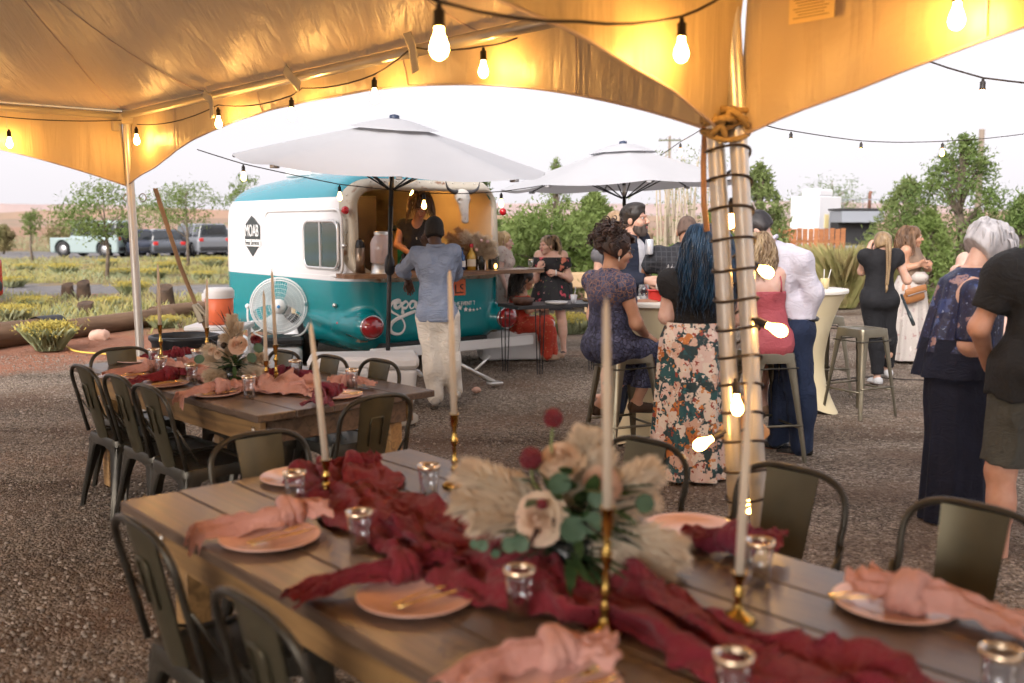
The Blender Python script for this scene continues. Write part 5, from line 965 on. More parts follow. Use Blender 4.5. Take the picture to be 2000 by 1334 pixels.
class Person:
    def __init__(s, label, px, Y, H=1.7, yaw=0., skin='fair', over=None, g=None, hyaw=None, hpitch=0., hroll=0., face=True, bust=0., hands=('rest', 'rest'), group='wedding guests', z0=0., x=None, hs=1., h=.014):
        s.sk = skin; s.x = at(px, 440, Y)[0] if x is None else x; s.loc = V3(s.x, Y, 0); s.Y = Y; k = H/1.7; s.k = k
        s.t = thing('person', label, 'person', s.loc, 0, group); G = dict(hip=1, waist=1, chest=1, arm=1, leg=1); G.update(g or {}); s.g = G; s.h = h
        b = dict(pel=(0, 0, .93), wai=(0, 0, 1.07), che=(0, 0, 1.25), nek=(0, -.02, 1.43), hed=(0, .02, 1.575), shR=(.172, -.01, 1.385), elR=(.215, -.03, 1.11), wrR=(.225, .06, .875), hpR=(.085, 0, .90), knR=(.095, .02, .49), anR=(.10, -.02, .085))
        for q in list(b):
            if q.endswith('R'): b[q[:-1]+'L'] = (-b[q][0], *b[q][1:])
        Rz = rotz(yaw); s.yaw = yaw; J = {q: Rz@(np.array(v)*k)+V3(0, 0, z0) for q, v in b.items()}
        for q, v in (over or {}).items():
            if len(v) == 2: J[q] = at(v[0], v[1], Y)-s.loc
            else: J[q] = at(v[0], v[1], Y+v[2])-s.loc
        if over and 'nek' in over or over and 'pel' in over:
            if 'che' not in over: J['che'] = lerp(J['pel'], J['nek'], .62)
            if 'wai' not in over: J['wai'] = lerp(J['pel'], J['nek'], .28)
        for sd in 'RL': J['fd'+sd] = rotz(yaw)@V3(0, 1, 0)
        s.J = J; up = unit(J['nek']-J['pel']); xa = J['shR']-J['shL']; xa = unit(xa-(xa@up)*up); ya = np.cross(up, xa); s.TM = np.stack([xa, ya, up], 1); s.up, s.xa, s.ya = up, xa, ya
        hy = yaw if hyaw is None else hyaw; s.HM = rotz(hy)@rotx(hpitch)@roty(hroll); s.hs = hs*1.0
        s.bust = bust; s.prims = s.make_prims(); s.body(hands, face)
    def make_prims(s):
        J, g, k = s.J, s.g, s.k; P = []; up, xa, ya = s.up, s.xa, s.ya; e = lambda tg, c, r, Rm=None: P.append((tg, 'el', np.asarray(c), np.array(r)*k, Rm)); c_ = lambda tg, a, b, ra, rb: P.append((tg, 'rc', np.asarray(a), np.asarray(b), ra*k, rb*k))
        e('torso', J['pel']+up*.02, (.155*g['hip'], .112*g['hip'], .12), s.TM); e('torso', J['wai'], (.13*g['waist'], .1*g['waist'], .15), s.TM); e('torso', J['che']+up*.02, (.15*g['chest'], .112*g['chest'], .19), s.TM)
        for sd in 'RL':
            c_('torso', J['sh'+sd]-up*.015, J['nek']-up*.05, .056*g['arm'], .06); c_('torso', J['sh'+sd], lerp(J['sh'+sd], J['che'], .45), .056*g['arm'], .09)
            e('seat', lerp(J['hp'+sd], J['pel'], .15)-ya*.045*g['hip'], (.092*g['hip'], .085*g['hip'], .10), s.TM)
            if s.bust: sg = 1 if sd == 'R' else -1; e('torso', J['che']+xa*sg*.072*k+ya*.085*g['chest']*k-up*.01, (.068*s.bust, .062*s.bust, .066*s.bust), s.TM)
            c_('uarm'+sd, J['sh'+sd], J['el'+sd], .05*g['arm'], .041*g['arm']); c_('farm'+sd, J['el'+sd], J['wr'+sd], .043*g['arm'], .028)
            c_('thigh'+sd, J['hp'+sd], J['kn'+sd], .088*g['leg'], .058*g['leg']); kn, an = J['kn'+sd], J['an'+sd]; c_('shin'+sd, kn, an, .056*g['leg'], .036); bk = -unit(np.cross(np.cross(an-kn, s.ya), an-kn)+1e-6) if np.linalg.norm(np.cross(an-kn, s.ya)) > .01 else -s.ya
            e('shin'+sd, lerp(kn, an, .3)+(-J['fd'+sd])*.015*k, (.054*g['leg'], .056*g['leg'], .11)); fd = J['fd'+sd]; c_('foot'+sd, an+V3(0, 0, -.03)*k-fd*.03, an+fd*.13*k+V3(0, 0, -.055)*k, .036, .026)
        c_('neck', J['nek']-up*.05, lerp(J['nek'], J['hed'], .75), .062, .052); return P
    def put(s, F, p, infl=0., k=.035):
        if p[1] == 'el': F.el(p[2], p[3]+infl, p[4], k=k)
        else: F.rc(p[2], p[3], p[4]+infl, p[5]+infl, k=k, flat=len(p) > 6)
    def bounds(s, pr, pad=.2):
        pts = np.array([q for p in pr for q in ([p[2]] if p[1] == 'el' else [p[2], p[3]])]); return pts.min(0)-pad, pts.max(0)+pad
    def body(s, hands, face):
        m = MB(); lo, hi = s.bounds(s.prims); F = Field(lo, hi, s.h)
        for p in s.prims: s.put(F, p)
        v, f = F.net(); m.add(v, f)
        # head
        c = s.J['hed']; Rm = s.HM; q = s.hs*s.k**.5; L = lambda x, y, z: c+Rm@(V3(x, y, z)*q); s.Lh = L; s.q = q; F = Field(c-.19, c+.19, .0065)
        F.el(L(0, -.015, .03), np.array((.074, .094, .088))*q, Rm, k=.02); F.el(L(0, .03, -.045), np.array((.057, .06, .072))*q, Rm, k=.03); F.el(L(0, .058, -.1), .027*q, Rm, k=.03)
        for sg in (-1, 1): F.el(L(sg*.038, .055, -.035), np.array((.03, .035, .03))*q, Rm, k=.02); F.el(L(sg*.076, -.008, -.012), np.array((.011, .022, .032))*q, Rm, k=.008); F.el(L(sg*.031, .107, .004), np.array((.019, .018, .011))*q, Rm, k=.012, op=-1); F.rc(L(sg*.012, .092, .022), L(sg*.048, .076, .02), .011*q, .009*q, k=.012)
        F.rc(L(0, .09, .008), L(0, .115, -.032), .008*q, .0135*q, k=.012); 
        for sg in (-1, 1): F.el(L(sg*.012, .103, -.035), .009*q, Rm, k=.008)
        F.el(L(0, .092, -.064), np.array((.024, .012, .007))*q, Rm, k=.008); F.el(L(0, .09, -.075), np.array((.021, .012, .0075))*q, Rm, k=.008); F.rc(L(0, -.02, -.06), s.J['nek']-s.up*.03, .052*q, .058*s.k, k=.03)
        v, f = F.net(); cen = ((v[f].mean(1)-c)@Rm)/q; lip = (np.abs(cen[:, 2]+.069) < .0135) & (np.abs(cen[:, 0]) < .026) & (cen[:, 1] > .086)
        m.add(v, f[~lip]); m.add(v, f[lip], 1)
        if face:
            for sg in (-1, 1): m.ell(L(sg*.031, .0815, .003), np.array((.0115, .011, .007))*q, 8, 6, 2, Rm); m.ell(L(sg*.030, .0905, .003), np.array((.006, .003, .006))*q, 8, 4, 3, Rm)
        for sd, hn in zip('RL', hands):
            if hn is None: continue
            s.hand(m, sd, hn)
        s.body_o = m.build('body', [SK[s.sk], LIPS[s.sk], EYEW, IRIS], s.t, True)
    def hand(s, m, sd, hn):
        J = s.J; wr = J['wr'+sd]; d = unit(wr-J['el'+sd]); sg = 1 if sd == 'R' else -1; curl = .28
        if isinstance(hn, dict): d = unit(hn.get('d', d)); nrm = np.asarray(hn.get('n', -s.xa*sg), float); curl = hn.get('curl', curl)
        else: nrm = -s.xa*sg
        nrm = unit(nrm-(nrm@d)*d); side = np.cross(nrm, d)*sg   # towards the thumb
        q = s.k*.98; F = Field(wr-.22*q, wr+.22*q, .0055); ct = lambda a, b, c: wr+(d*a+side*b+nrm*c)*q
        F.rc(ct(-.05, 0, 0), ct(.01, 0, 0), .024*q, .025*q, k=.015); F.rc(ct(.015, .018, 0), ct(.08, .026, 0), .017*q, .0125*q, k=.015); F.rc(ct(.015, -.016, 0), ct(.074, -.028, 0), .017*q, .012*q, k=.015); F.rc(ct(.02, 0, 0), ct(.085, 0, 0), .018*q, .0135*q, k=.015)
        for i, (b, L_) in enumerate(((.029, .072), (.0098, .08), (-.0098, .074), (-.029, .058))):
            p = ct(.082-.006*abs(i-1), b, 0); a = curl*.6+.05*i
            for sl, r0, r1 in ((.45, .0095, .0088), (.32, .0088, .0082), (.25, .0082, .007)):
                dn = d*math.cos(a)+nrm*math.sin(a)+side*(.0+.05*(1-i)*.6); p2 = p+dn*L_*sl*q; F.rc(p, p2, r0*q, r1*q, k=.004); p = p2; a += curl*1.6
        a0 = ct(.02, .03, .006); a1 = ct(.055, .055, .016+.02*curl); a2 = ct(.085, .058-.02*curl, .02+.05*curl); F.rc(a0, a1, .015*q, .011*q, k=.012); F.rc(a1, a2, .0105*q, .0085*q, k=.005)
        v, f = F.net(); m.add(v, f)
    def garment(s, name, spec, mat, cuts=(), neck=None, noise=.004, ns=9., h=.014, extra=None, k=.04, flat=None, seed=1):
        """spec: {tag: inflation | (inflation, fraction of the limb covered)}"""
        pr = []
        for p in s.prims:
            key = p[0] if p[0] in spec else p[0][:-1] if p[0][:-1] in spec else None
            if key is None: continue
            val = spec[key]; infl, fr = val if isinstance(val, tuple) else (val, 1.)
            if fr < 1 and p[1] == 'rc': p = (p[0], 'rc', p[2], lerp(p[2], p[3], fr), p[4], p[4]+(p[5]-p[4])*fr, 1)
            elif fr < 1 and p[1] == 'el': continue
            pr.append((p, infl))
        lo, hi = s.bounds([p for p, _ in pr], .22); F = Field(lo, hi, h)
        for p, i in pr: s.put(F, p, i, k)
        if extra: extra(F)
        X = F.pts(); gq = np.stack(np.broadcast_arrays(*X), -1).reshape(-1, 3)
        near = np.abs(F.f.ravel()) < .05; dn = np.zeros(F.f.size, np.float32)
        if noise and near.any(): gn = gq[near]; w_ = fbm(gn*V3(1, 1, .55)*ns, 2, seed); dn[near] = noise*(np.abs(w_)*2-.7)
        F.f += dn.reshape(F.f.shape)
        for pnt, nr in cuts: F.half(pnt, nr)
        if neck is not None:
            for c, r in neck: F.el(c, r, s.TM, k=.008, op=-1)
        v, f = F.net(); m = MB(); m.add(v, f); return m.build(name, mat, s.t, True)
    def skirt(s, name, levels, mat, folds=13, amp=.02, n=84, rows=30, seed=0, thick=True):
        """levels: (z, cx, cy, rx, ry) from waist to hem"""
        lv = np.array(levels, float); z = np.linspace(lv[0, 0], lv[-1, 0], rows); lv2 = lv[::-1]; I = lambda i: np.interp(z, lv2[:, 0], lv2[:, i]); a = np.linspace(0, 2*PI, n, endpoint=False); sft = np.linspace(0, 1, rows)
        fo = np.array([amp*(t_**.8)*(np.sin(folds*a+1.3*np.sin(2*a+seed)+.8*t_)+.5*np.sin((folds*1.7)//1*a+seed*2)) for t_ in sft]); G = np.stack([I(1)[:, None]+(I(3)[:, None]+fo)*np.cos(a), I(2)[:, None]+(I(4)[:, None]+fo)*np.sin(a), np.repeat(z[:, None], n, 1)], -1)
        m = MB(); m.grid(np.transpose(G, (1, 0, 2)), closeu=True); return m.build(name, mat, s.t, True)
    def shoes(s, mat, sole=None, infl=.012):
        for sd in 'RL':
            p = [q for q in s.prims if q[0] == 'foot'+sd][0]; F = Field(np.minimum(p[2], p[3])-.1, np.maximum(p[2], p[3])+.1, .009); F.rc(p[2], p[3], p[4]+infl, p[5]+infl*1.2, k=.01); F.rc(p[2]+V3(0, 0, -.015), p[3]+V3(0, 0, -.01), .035, .033, k=.02); F.half(V3(0, 0, .003), V3(0, 0, -1)); v, f = F.net(); m = MB(); m.add(v, f); m.build('shoe', mat, s.t, True)
    # ---- hair
    def cap(s, mat, infl=.014, face_cut=.062, low=-.02, back=-.09, name='hair', noise=.006, extra=None, ns=26):
        L, q, Rm = s.Lh, s.q, s.HM; c = s.J['hed']; F = Field(c-.26, c+.26, .009)
        F.el(L(0, -.017, .034), (np.array((.074, .094, .088))+infl)*q, Rm, k=.02); F.el(L(0, -.05, -.03), (np.array((.066, .052, .065))+infl*.8)*q, Rm, k=.04)
        if extra: extra(F, L, q, Rm)
        F.el(L(0, .085, -.035), np.array((.066, face_cut, .085))*q, Rm, k=.012, op=-1); F.half(L(0, 0, back), Rm@V3(0, -.35, -1)) if back is not None else None
        X = F.pts(); gq = np.stack(np.broadcast_arrays(*X), -1).reshape(-1, 3); near = np.abs(F.f.ravel()) < .04; dn = np.zeros(F.f.size, np.float32); dn[near] = noise*vnoise(((gq[near]-c)@Rm)*V3(1, .45, .3)*ns*1.6, 3); F.f += dn.reshape(F.f.shape); v, f = F.net(); m = MB(); m.add(v, f); s.hm = m; s.hmat = mat; s.hname = name; return s
    def locks(s, n, length, r=.007, wave=.015, wl=.12, seed=0, az=(-1.85, 1.85), pol=(.15, 1.1), out=.022, pull=.0, spread=.6, curl=0., jit=.3, grav=1.):
        """tapered locks rooted over the scalp and falling"""
        rg = np.random.default_rng(seed); L, q, Rm = s.Lh, s.q, s.HM; m = s.hm
        for i in range(n):
            a = rg.uniform(*az); p = rg.uniform(*pol); d = V3(math.sin(p)*math.sin(a), -math.sin(p)*math.cos(a), math.cos(p)); root = L(*(V3(0, -.017, .034)+d*(V3(.074, .094, .088)+out*.45))); dw = Rm@d; ln = length*(1-jit*rg.random()); K = 12; pts = [root]; v = unit(dw*.9+Rm@V3(0, -.15, .25)); ph = rg.random()*6.28; wv = unit(np.cross(dw, V3(0, 0, 1))+1e-3)
            for j in range(K):
                t_ = j/K; v = unit(v*(1-.36*grav)+V3(0, 0, -1)*.42*grav+dw*.03*spread); p3 = pts[-1]+v*ln/K
                # keep outside the skull
                lc = ((p3-s.J['hed'])@Rm)/q-V3(0, -.017, .034); e = np.linalg.norm(lc/(V3(.074, .094, .088)+out))
                if e < 1: p3 = s.J['hed']+Rm@((lc/e+V3(0, -.017, .034))*q)
                pts.append(p3)
            P_ = np.array(pts); tt = np.arange(K+1)/K; P_ = P_+(wave*np.sin(2*PI*tt*ln/wl+ph)*tt**.6)[:, None]*wv+(curl*np.cos(2*PI*tt*ln/wl+ph)*tt)[:, None]*dw; rr = r*(.75+.5*rg.random())*(1-.75*tt**2.5); m.tube(P_, rr, 5)
        return s
    def done_hair(s): return s.hm.build(s.hname, s.hmat, s.t, True)
    def ring(s, name, pts, r, mat, closed=False): m = MB(); m.tube(pts, r, 6, closed=closed); return m.build(name, mat, s.t, True)
def HAIR(name, c1, c2, rough=.38): return M('hair_'+name, c1, rough, col2=c2, vs_=9, det=3, spec=.55, bump=.35, bs=90, stretch=(3, 3, .6), contrast=(.4, .62))
def pattern(name, base, layers, rough=.75, bump=.15, sheen=0.):
    """cloth print: layers of (scale, threshold, distortion, [(pos,col)..]) blots over a base colour"""
    if name in MATS: return MATS[name]
    m = bpy.data.materials.new(name); m.use_nodes = True; t = m.node_tree; N, L = t.nodes.new, t.links.new; b = t.nodes['Principled BSDF']; tc = N('ShaderNodeTexCoord'); cur = None
    for i, (scl, thr, dist, cols) in enumerate(layers):
        nz = N('ShaderNodeTexNoise'); nz.inputs['Scale'].default_value = scl*1.6; nz.inputs['Detail'].default_value = 2; L(tc.outputs['Object'], nz.inputs['Vector']); ad = N('ShaderNodeVectorMath'); ad.operation = 'MULTIPLY_ADD'; ad.inputs[1].default_value = (dist,)*3; L(nz.outputs[1], ad.inputs[0]); mp = N('ShaderNodeMapping'); mp.inputs['Location'].default_value = (i*3.1, i*1.7, i*5.3); L(tc.outputs['Object'], mp.inputs[0]); L(mp.outputs[0], ad.inputs[2])
        vo = N('ShaderNodeTexVoronoi'); vo.inputs['Scale'].default_value = scl; L(ad.outputs[0], vo.inputs['Vector']); bw = N('ShaderNodeRGBToBW'); L(vo.outputs['Color'], bw.inputs[0]); rp = ramp(t, cols, 'LINEAR' if len(cols) < 3 else 'CONSTANT'); L(bw.outputs[0], rp.inputs[0])
        mr = N('ShaderNodeMapRange'); mr.inputs[1].default_value = thr+.03; mr.inputs[2].default_value = thr-.03; L(vo.outputs['Distance'], mr.inputs[0]); mx = N('ShaderNodeMix'); mx.data_type = 'RGBA'; L(mr.outputs[0], mx.inputs[0]); L(rp.outputs[0], mx.inputs[7])
        if cur is None: mx.inputs[6].default_value = (*base, 1)
        else: L(cur, mx.inputs[6])
        cur = mx.outputs[2]
    L(cur, b.inputs['Base Color']); b.inputs['Roughness'].default_value = rough
    if sheen: b.inputs['Sheen Weight'].default_value = sheen
    n2 = N('ShaderNodeTexNoise'); n2.inputs['Scale'].default_value = 120; L(tc.outputs['Object'], n2.inputs['Vector']); bp = N('ShaderNodeBump'); bp.inputs['Strength'].default_value = bump; bp.inputs['Distance'].default_value = .004; L(n2.outputs[0], bp.inputs['Height']); L(bp.outputs[0], b.inputs['Normal']); MATS[name] = m; return m
# ================================================================== the guests
def CL(n, c, c2=None, r=.85, crease=.35, **k):
    new = 'cloth_'+n not in MATS; m = M('cloth_'+n, c, r, col2=c2 or tuple(np.array(c)*.8), vs_=7, bump=.3, bs=170, **k)
    if new:                                                  # soft creases on top of the weave
        t = m.node_tree; N, L = t.nodes.new, t.links.new; tc = N('ShaderNodeTexCoord'); mp = N('ShaderNodeMapping'); mp.inputs['Scale'].default_value = (1, 1, 1.8); mp.inputs['Rotation'].default_value = (.4, .5, 0); L(tc.outputs['Object'], mp.inputs[0]); nz = N('ShaderNodeTexNoise'); nz.inputs['Scale'].default_value = 5.5; nz.inputs['Detail'].default_value = 3; nz.inputs['Distortion'].default_value = 1.6; L(mp.outputs[0], nz.inputs['Vector']); ab = N('ShaderNodeMath'); ab.operation = 'PINGPONG'; ab.inputs[1].default_value = .12; L(nz.outputs[0], ab.inputs[0])
        b2 = N('ShaderNodeBump'); b2.inputs['Strength'].default_value = crease; b2.inputs['Distance'].default_value = .06; L(ab.outputs[0], b2.inputs['Height']); o1 = [q for q in t.nodes if q.type == 'BUMP' and q != b2][0]; L(b2.outputs[0], o1.inputs['Normal'])
    return m
up3 = V3(0, 0, 1)
# 1 man at the hatch
p = Person('man in a denim shirt and cream trousers leaning on the hatch counter, back turned', 855, 9.1, 1.78, R(6), 'dark', dict(hed=(848, 452, .1), nek=(851, 486, .03), pel=(853, 612, -.02), shL=(816, 497, .02), shR=(884, 494, 0), elL=(787, 527, .3), wrL=(798, 548, .52), elR=(892, 535, .3), wrR=(835, 484, .32), hpL=(838, 620), hpR=(872, 620), knL=(845, 700, -.02), knR=(878, 700), anL=(850, 773, -.06), anR=(890, 762, .04)), dict(chest=.98, waist=1.05, arm=.98, leg=1.02, hip=1.0), hpitch=-.15, hands=(dict(d=(-.35, .2, .9), n=(-.2, .9, .1), curl=.35), dict(d=(.1, .35, -.8), n=(.2, -.8, -.3), curl=.4)), hs=1.06)
J = p.J; DEN = CL('denim', (.20, .25, .36), (.27, .32, .43), crease=.8); p.garment('shirt', {'torso': .02, 'seat': .024, 'uarm': .018, 'farm': (.018, .55)}, DEN, cuts=[(J['pel']-up3*.07, (0, 0, -1))], neck=[(J['nek']+up3*.06, V3(.065, .07, .07))], noise=.011, ns=8)
p.ring('collar', J['nek']+up3*.035+np.array([(.075*math.cos(a), .07*math.sin(a), .008*math.sin(a)) for a in np.linspace(0, 2*PI, 20)]), .014, DEN, True)
CRM = CL('cream_trousers', (.80, .76, .68), (.72, .67, .59), crease=.7); p.garment('trousers', {'seat': .014, 'thigh': .03, 'shin': .035}, CRM, cuts=[(J['pel']+up3*.1, (0, 0, 1))], noise=.013, ns=7); p.shoes(CL('pale_shoe', (.55, .52, .47)))
p.cap(HAIR('black', (.012, .010, .009), (.02, .017, .015), .8), .007, .075, noise=.001, back=-.075); p.done_hair()
# 2 bartender inside the trailer
p = Person('woman in a dark vest bending over the bar inside the trailer hatch', 815, 11.75, 1.62, R(186), 'rosy', dict(hed=(822, 404, -.14), nek=(815, 431, -.03), pel=(812, 545, .05), shR=(786, 438, 0), shL=(846, 440, .02), elR=(776, 478, -.06), wrR=(806, 499, -.26), elL=(856, 480, -.05), wrL=(838, 500, -.28)), dict(chest=1.05, waist=1.0), bust=.9, hpitch=-.75, hyaw=R(172), z0=.42, hands=(dict(d=(.4, -.6, -.4), n=(0, .2, -1)), None))
J = p.J; p.garment('vest', {'torso': .014, 'seat': .02, 'thigh': .02, 'shin': .02}, CL('charcoal_vest', (.035, .032, .033)), neck=[(J['nek']+V3(0, -.09, .02), V3(.075, .12, .12))], noise=.005); p.ring('pendant', [J['che']+V3(.01, -.125, .07), J['che']+V3(.012, -.13, .04)], .008, lW); p.shoes(CL('black_shoe', (.01, .01, .01)))
p.cap(HAIR('brown', (.075, .035, .016), (.16, .085, .035)), .014, .08, noise=.006, back=None).locks(140, .34, .007, .016, .13, 3, out=.028, pol=(.5, 1.25), az=(-1.5, 1.5)); p.done_hair()
# 3 blonde woman behind the trailer
p = Person('blonde woman in a pale floral dress half hidden behind the trailer end', 984, 12.75, 1.62, R(-95), 'pale', dict(hed=(985, 472)), dict(hip=1.0), bust=.8, hands=('rest', dict(d=(1, -.2, 0))))
J = p.J; PALF = pattern('cloth_pale_floral', (.60, .52, .47), [(26, .3, .05, [(0, (.42, .28, .25)), (.4, (.66, .58, .52)), (.7, (.38, .33, .30))])]); p.garment('dress_top', {'torso': .014, 'seat': .02, 'uarm': (.014, .5)}, PALF, neck=[(J['nek']+V3(.03, 0, .03), V3(.09, .09, .1))]); b = J['pel']; p.skirt('dress_skirt', [(1.0, 0, 0, .15, .13), (.8, 0, 0, .21, .19), (.15, 0, 0, .27, .25)], PALF)
p.cap(HAIR('blonde', (.50, .33, .15), (.62, .45, .24)), .014, .07, back=None).locks(120, .36, .006, .012, .14, 5, out=.024, pol=(.5, 1.3), az=(-1.9, 1.9)); p.done_hair()
# 4 woman in red sitting on the cooler
p = Person('woman in a red patterned outfit sitting on the white cooler', 1022, 12.2, 1.6, R(-75), 'tan', dict(hed=(1027, 545), nek=(1017, 569), pel=(1012, 628, .05), shR=(1020, 580, -.15), shL=(1010, 577, .17), elR=(1032, 606, -.18), wrR=(1052, 602, -.1), elL=(1030, 604, .15), wrL=(1056, 600, .1), hpR=(1016, 634, -.06), hpL=(1014, 632, .12), knR=(1066, 634, -.08), knL=(1070, 630, .12), anR=(1068, 692, -.05), anL=(1078, 688, .15)), dict(hip=1.1), bust=.9, hpitch=-.2, hands=(dict(d=(.8, .1, .3)), dict(d=(.8, .1, .3))))
J = p.J; REDP = pattern('cloth_red_boho', (.50, .045, .018), [(30, .22, .02, [(0, (.62, .30, .12)), (.5, (.32, .02, .015)), (.75, (.66, .12, .04))]), (60, .12, .02, [(0, (.7, .5, .3)), (.6, (.5, .03, .02)), (.8, (.5, .03, .02))])]); p.garment('blouse', {'torso': .02, 'uarm': (.03, .8), 'seat': .02}, REDP, cuts=[(J['che']+V3(0, 0, .1), (0, 0, 1))], noise=.009); p.garment('trousers', {'seat': .02, 'thigh': .026, 'shin': .04}, REDP, cuts=[(J['pel']+V3(0, 0, .08), (0, 0, 1))], noise=.008); p.shoes(CL('tan_shoe', (.45, .3, .2)))
p.cap(HAIR('dark', (.022, .013, .010), (.05, .028, .018)), .016, .066, back=None).locks(170, .44, .007, .02, .15, 7, out=.03, pol=(.5, 1.3), az=(-1.1, 1.1)); p.done_hair()
# 5 smiling woman in black floral romper
p = Person('smiling woman in a black floral off-shoulder romper by the buffet table', 1076, 12.95, 1.55, R(160), 'fair', dict(hed=(1068, 479, -.04), elR=(1046, 545, -.1), wrR=(1052, 524, -.22), elL=(1112, 544, -.02), wrL=(1086, 533, -.2), anR=(1062, 690, .0), anL=(1101, 684, -.05), knL=(1098, 630, -.05)), dict(hip=1.18, waist=1.2, chest=1.12, arm=1.2, leg=1.12), bust=1.15, hyaw=R(130), hpitch=.02, hands=(dict(d=(.3, -.2, .8), n=(.3, .9, 0), curl=.7), dict(d=(-.9, -.3, .2), n=(0, .8, -.2), curl=.6)))
J = p.J; BFL = pattern('cloth_black_floral', (.010, .009, .011), [(9, .30, .12, [(0, (.55, .07, .10)), (.45, (.68, .22, .14)), (.6, (.012, .010, .012)), (.9, (.62, .42, .2))]), (26, .2, .05, [(0, (.08, .11, .03)), (.35, (.010, .009, .011)), (.8, (.7, .4, .38))])]); p.garment('romper', {'torso': .022, 'seat': .03, 'uarm': (.03, .55)}, BFL, cuts=[(J['che']+V3(0, 0, .1), (0, 0, 1))], noise=.007); z1 = J['pel'][2]; p.skirt('romper_skirt', [(z1+.14, 0, 0, .16, .14), (z1, 0, 0, .22, .19), (z1-.28, 0, 0, .27, .24)], BFL, 9, .02)
p.cap(HAIR('highlight', (.06, .038, .024), (.36, .23, .12)), .014, .085, back=None).locks(190, .42, .0068, .022, .14, 9, out=.026, pol=(.45, 1.25), az=(-1.35, 1.35)); p.done_hair(); p.shoes(CL('sandal', (.10, .07, .06)), infl=.004); p.ring('wrist_watch', J['wrL']+np.array([(.0, .034*math.cos(a), .034*math.sin(a)) for a in np.linspace(0, 2*PI, 14)]), .009, lW, True)
hb_ = MB(); hb_.rbox((0, 0, 0), (.14, .08, .22), .05); o = hb_.build('handbag', CL('black_leather', (.012, .012, .013), r=.4)); o.location = at(1108, 565, 13.0); tag(o, 'small black handbag hanging at the floral romper woman', 'bag')
# 6 woman in navy lace on the stool
def lace():
    m = bpy.data.materials.new('navy_lace'); m.use_nodes = True; t = m.node_tree; N, L = t.nodes.new, t.links.new; b = t.nodes['Principled BSDF']; tc = N('ShaderNodeTexCoord'); nz = N('ShaderNodeTexNoise'); nz.inputs['Scale'].default_value = 16; L(tc.outputs['Object'], nz.inputs['Vector']); ad = N('ShaderNodeVectorMath'); ad.operation = 'MULTIPLY_ADD'; ad.inputs[1].default_value = (.05,)*3; L(nz.outputs[1], ad.inputs[0]); L(tc.outputs['Object'], ad.inputs[2])
    vo = N('ShaderNodeTexVoronoi'); vo.feature = 'DISTANCE_TO_EDGE'; vo.inputs['Scale'].default_value = 34; L(ad.outputs[0], vo.inputs['Vector']); vc = N('ShaderNodeTexVoronoi'); vc.inputs['Scale'].default_value = 34; L(ad.outputs[0], vc.inputs['Vector']); bw = N('ShaderNodeRGBToBW'); L(vc.outputs['Color'], bw.inputs[0])
    rp = ramp(t, [(0, (.022, .025, .065)), (.5, (.055, .062, .13)), (1, (.12, .13, .22))]); L(bw.outputs[0], rp.inputs[0]); sp = N('ShaderNodeSeparateXYZ'); L(tc.outputs['Object'], sp.inputs[0]); zz = N('ShaderNodeMapRange'); zz.inputs[1].default_value = 1.08; zz.inputs[2].default_value = 1.2; L(sp.outputs[2], zz.inputs[0])
    und = N('ShaderNodeMix'); und.data_type = 'RGBA'; und.inputs[6].default_value = (.012, .013, .03, 1); und.inputs[7].default_value = (.36, .20, .14, 1); L(zz.outputs[0], und.inputs[0]); mr = N('ShaderNodeMapRange'); mr.inputs[1].default_value = .035; mr.inputs[2].default_value = .075; L(vo.outputs[0], mr.inputs[0]); mx = N('ShaderNodeMix'); mx.data_type = 'RGBA'; L(mr.outputs[0], mx.inputs[0]); L(und.outputs[2], mx.inputs[6]); L(rp.outputs[0], mx.inputs[7]); L(mx.outputs[2], b.inputs['Base Color']); b.inputs['Roughness'].default_value = .7; bp = N('ShaderNodeBump'); bp.inputs['Distance'].default_value = .006; L(mr.outputs[0], bp.inputs['Height']); L(bp.outputs[0], b.inputs['Normal']); return m
LACE = lace()
p = Person('woman in navy lace sitting on a bar stool, dark updo and glasses', 1195, 6.95, 1.66, R(-62), 'tan', dict(hed=(1203, 488, .0), nek=(1189, 530, .0), pel=(1190, 668, .02), shR=(1218, 555, -.16), shL=(1158, 548, .14), elR=(1243, 632, -.14), wrR=(1262, 655, .06), elL=(1200, 620, .35), wrL=(1262, 590, .42), hpR=(1206, 680, -.06), hpL=(1180, 676, .12), knR=(1284, 690, .1), knL=(1262, 686, .3), anR=(1243, 784, .14), anL=(1170, 790, .22)), dict(hip=1.26, waist=1.22, chest=1.1, arm=1.05, leg=1.12), bust=1.1, hyaw=R(-72), hpitch=-.12, hands=(dict(d=(.75, .5, -.45), n=(-.2, -.2, -1), curl=.15), dict(d=(1, 0, 0), n=(0, 0, -1), curl=.5)), h=.012, hs=1.05)
J = p.J; p.J['fdR'] = V3(.5, -.6, -.4)
p.garment('lace_jumpsuit', {'torso': .013, 'seat': .02, 'uarm': (.008, .36), 'thigh': .022}, LACE, neck=[(J['nek']+up3*.075, V3(.075, .075, .06))], noise=.005, h=.012, extra=lambda F: [F.rc(J['kn'+s_], lerp(J['kn'+s_], J['an'+s_], .8), .09, .085, k=.03) for s_ in 'RL'])
p.cap(HAIR('updo', (.022, .010, .007), (.06, .028, .018)), .02, .062, noise=.012, back=-.06, ns=20, extra=lambda F, L, q, Rm: [F.el(L(0, -.095, .06), np.array((.075, .07, .075))*q, Rm, k=.03), F.el(L(0, -.06, .115), np.array((.07, .08, .045))*q, Rm, k=.03), F.el(L(.03, -.12, .0), np.array((.05, .045, .05))*q, Rm, k=.03)]).locks(110, .12, .006, .02, .07, 11, out=.045, pol=(.2, 1.5), az=(-1.8, 1.8), curl=.02, grav=.5); L = p.Lh
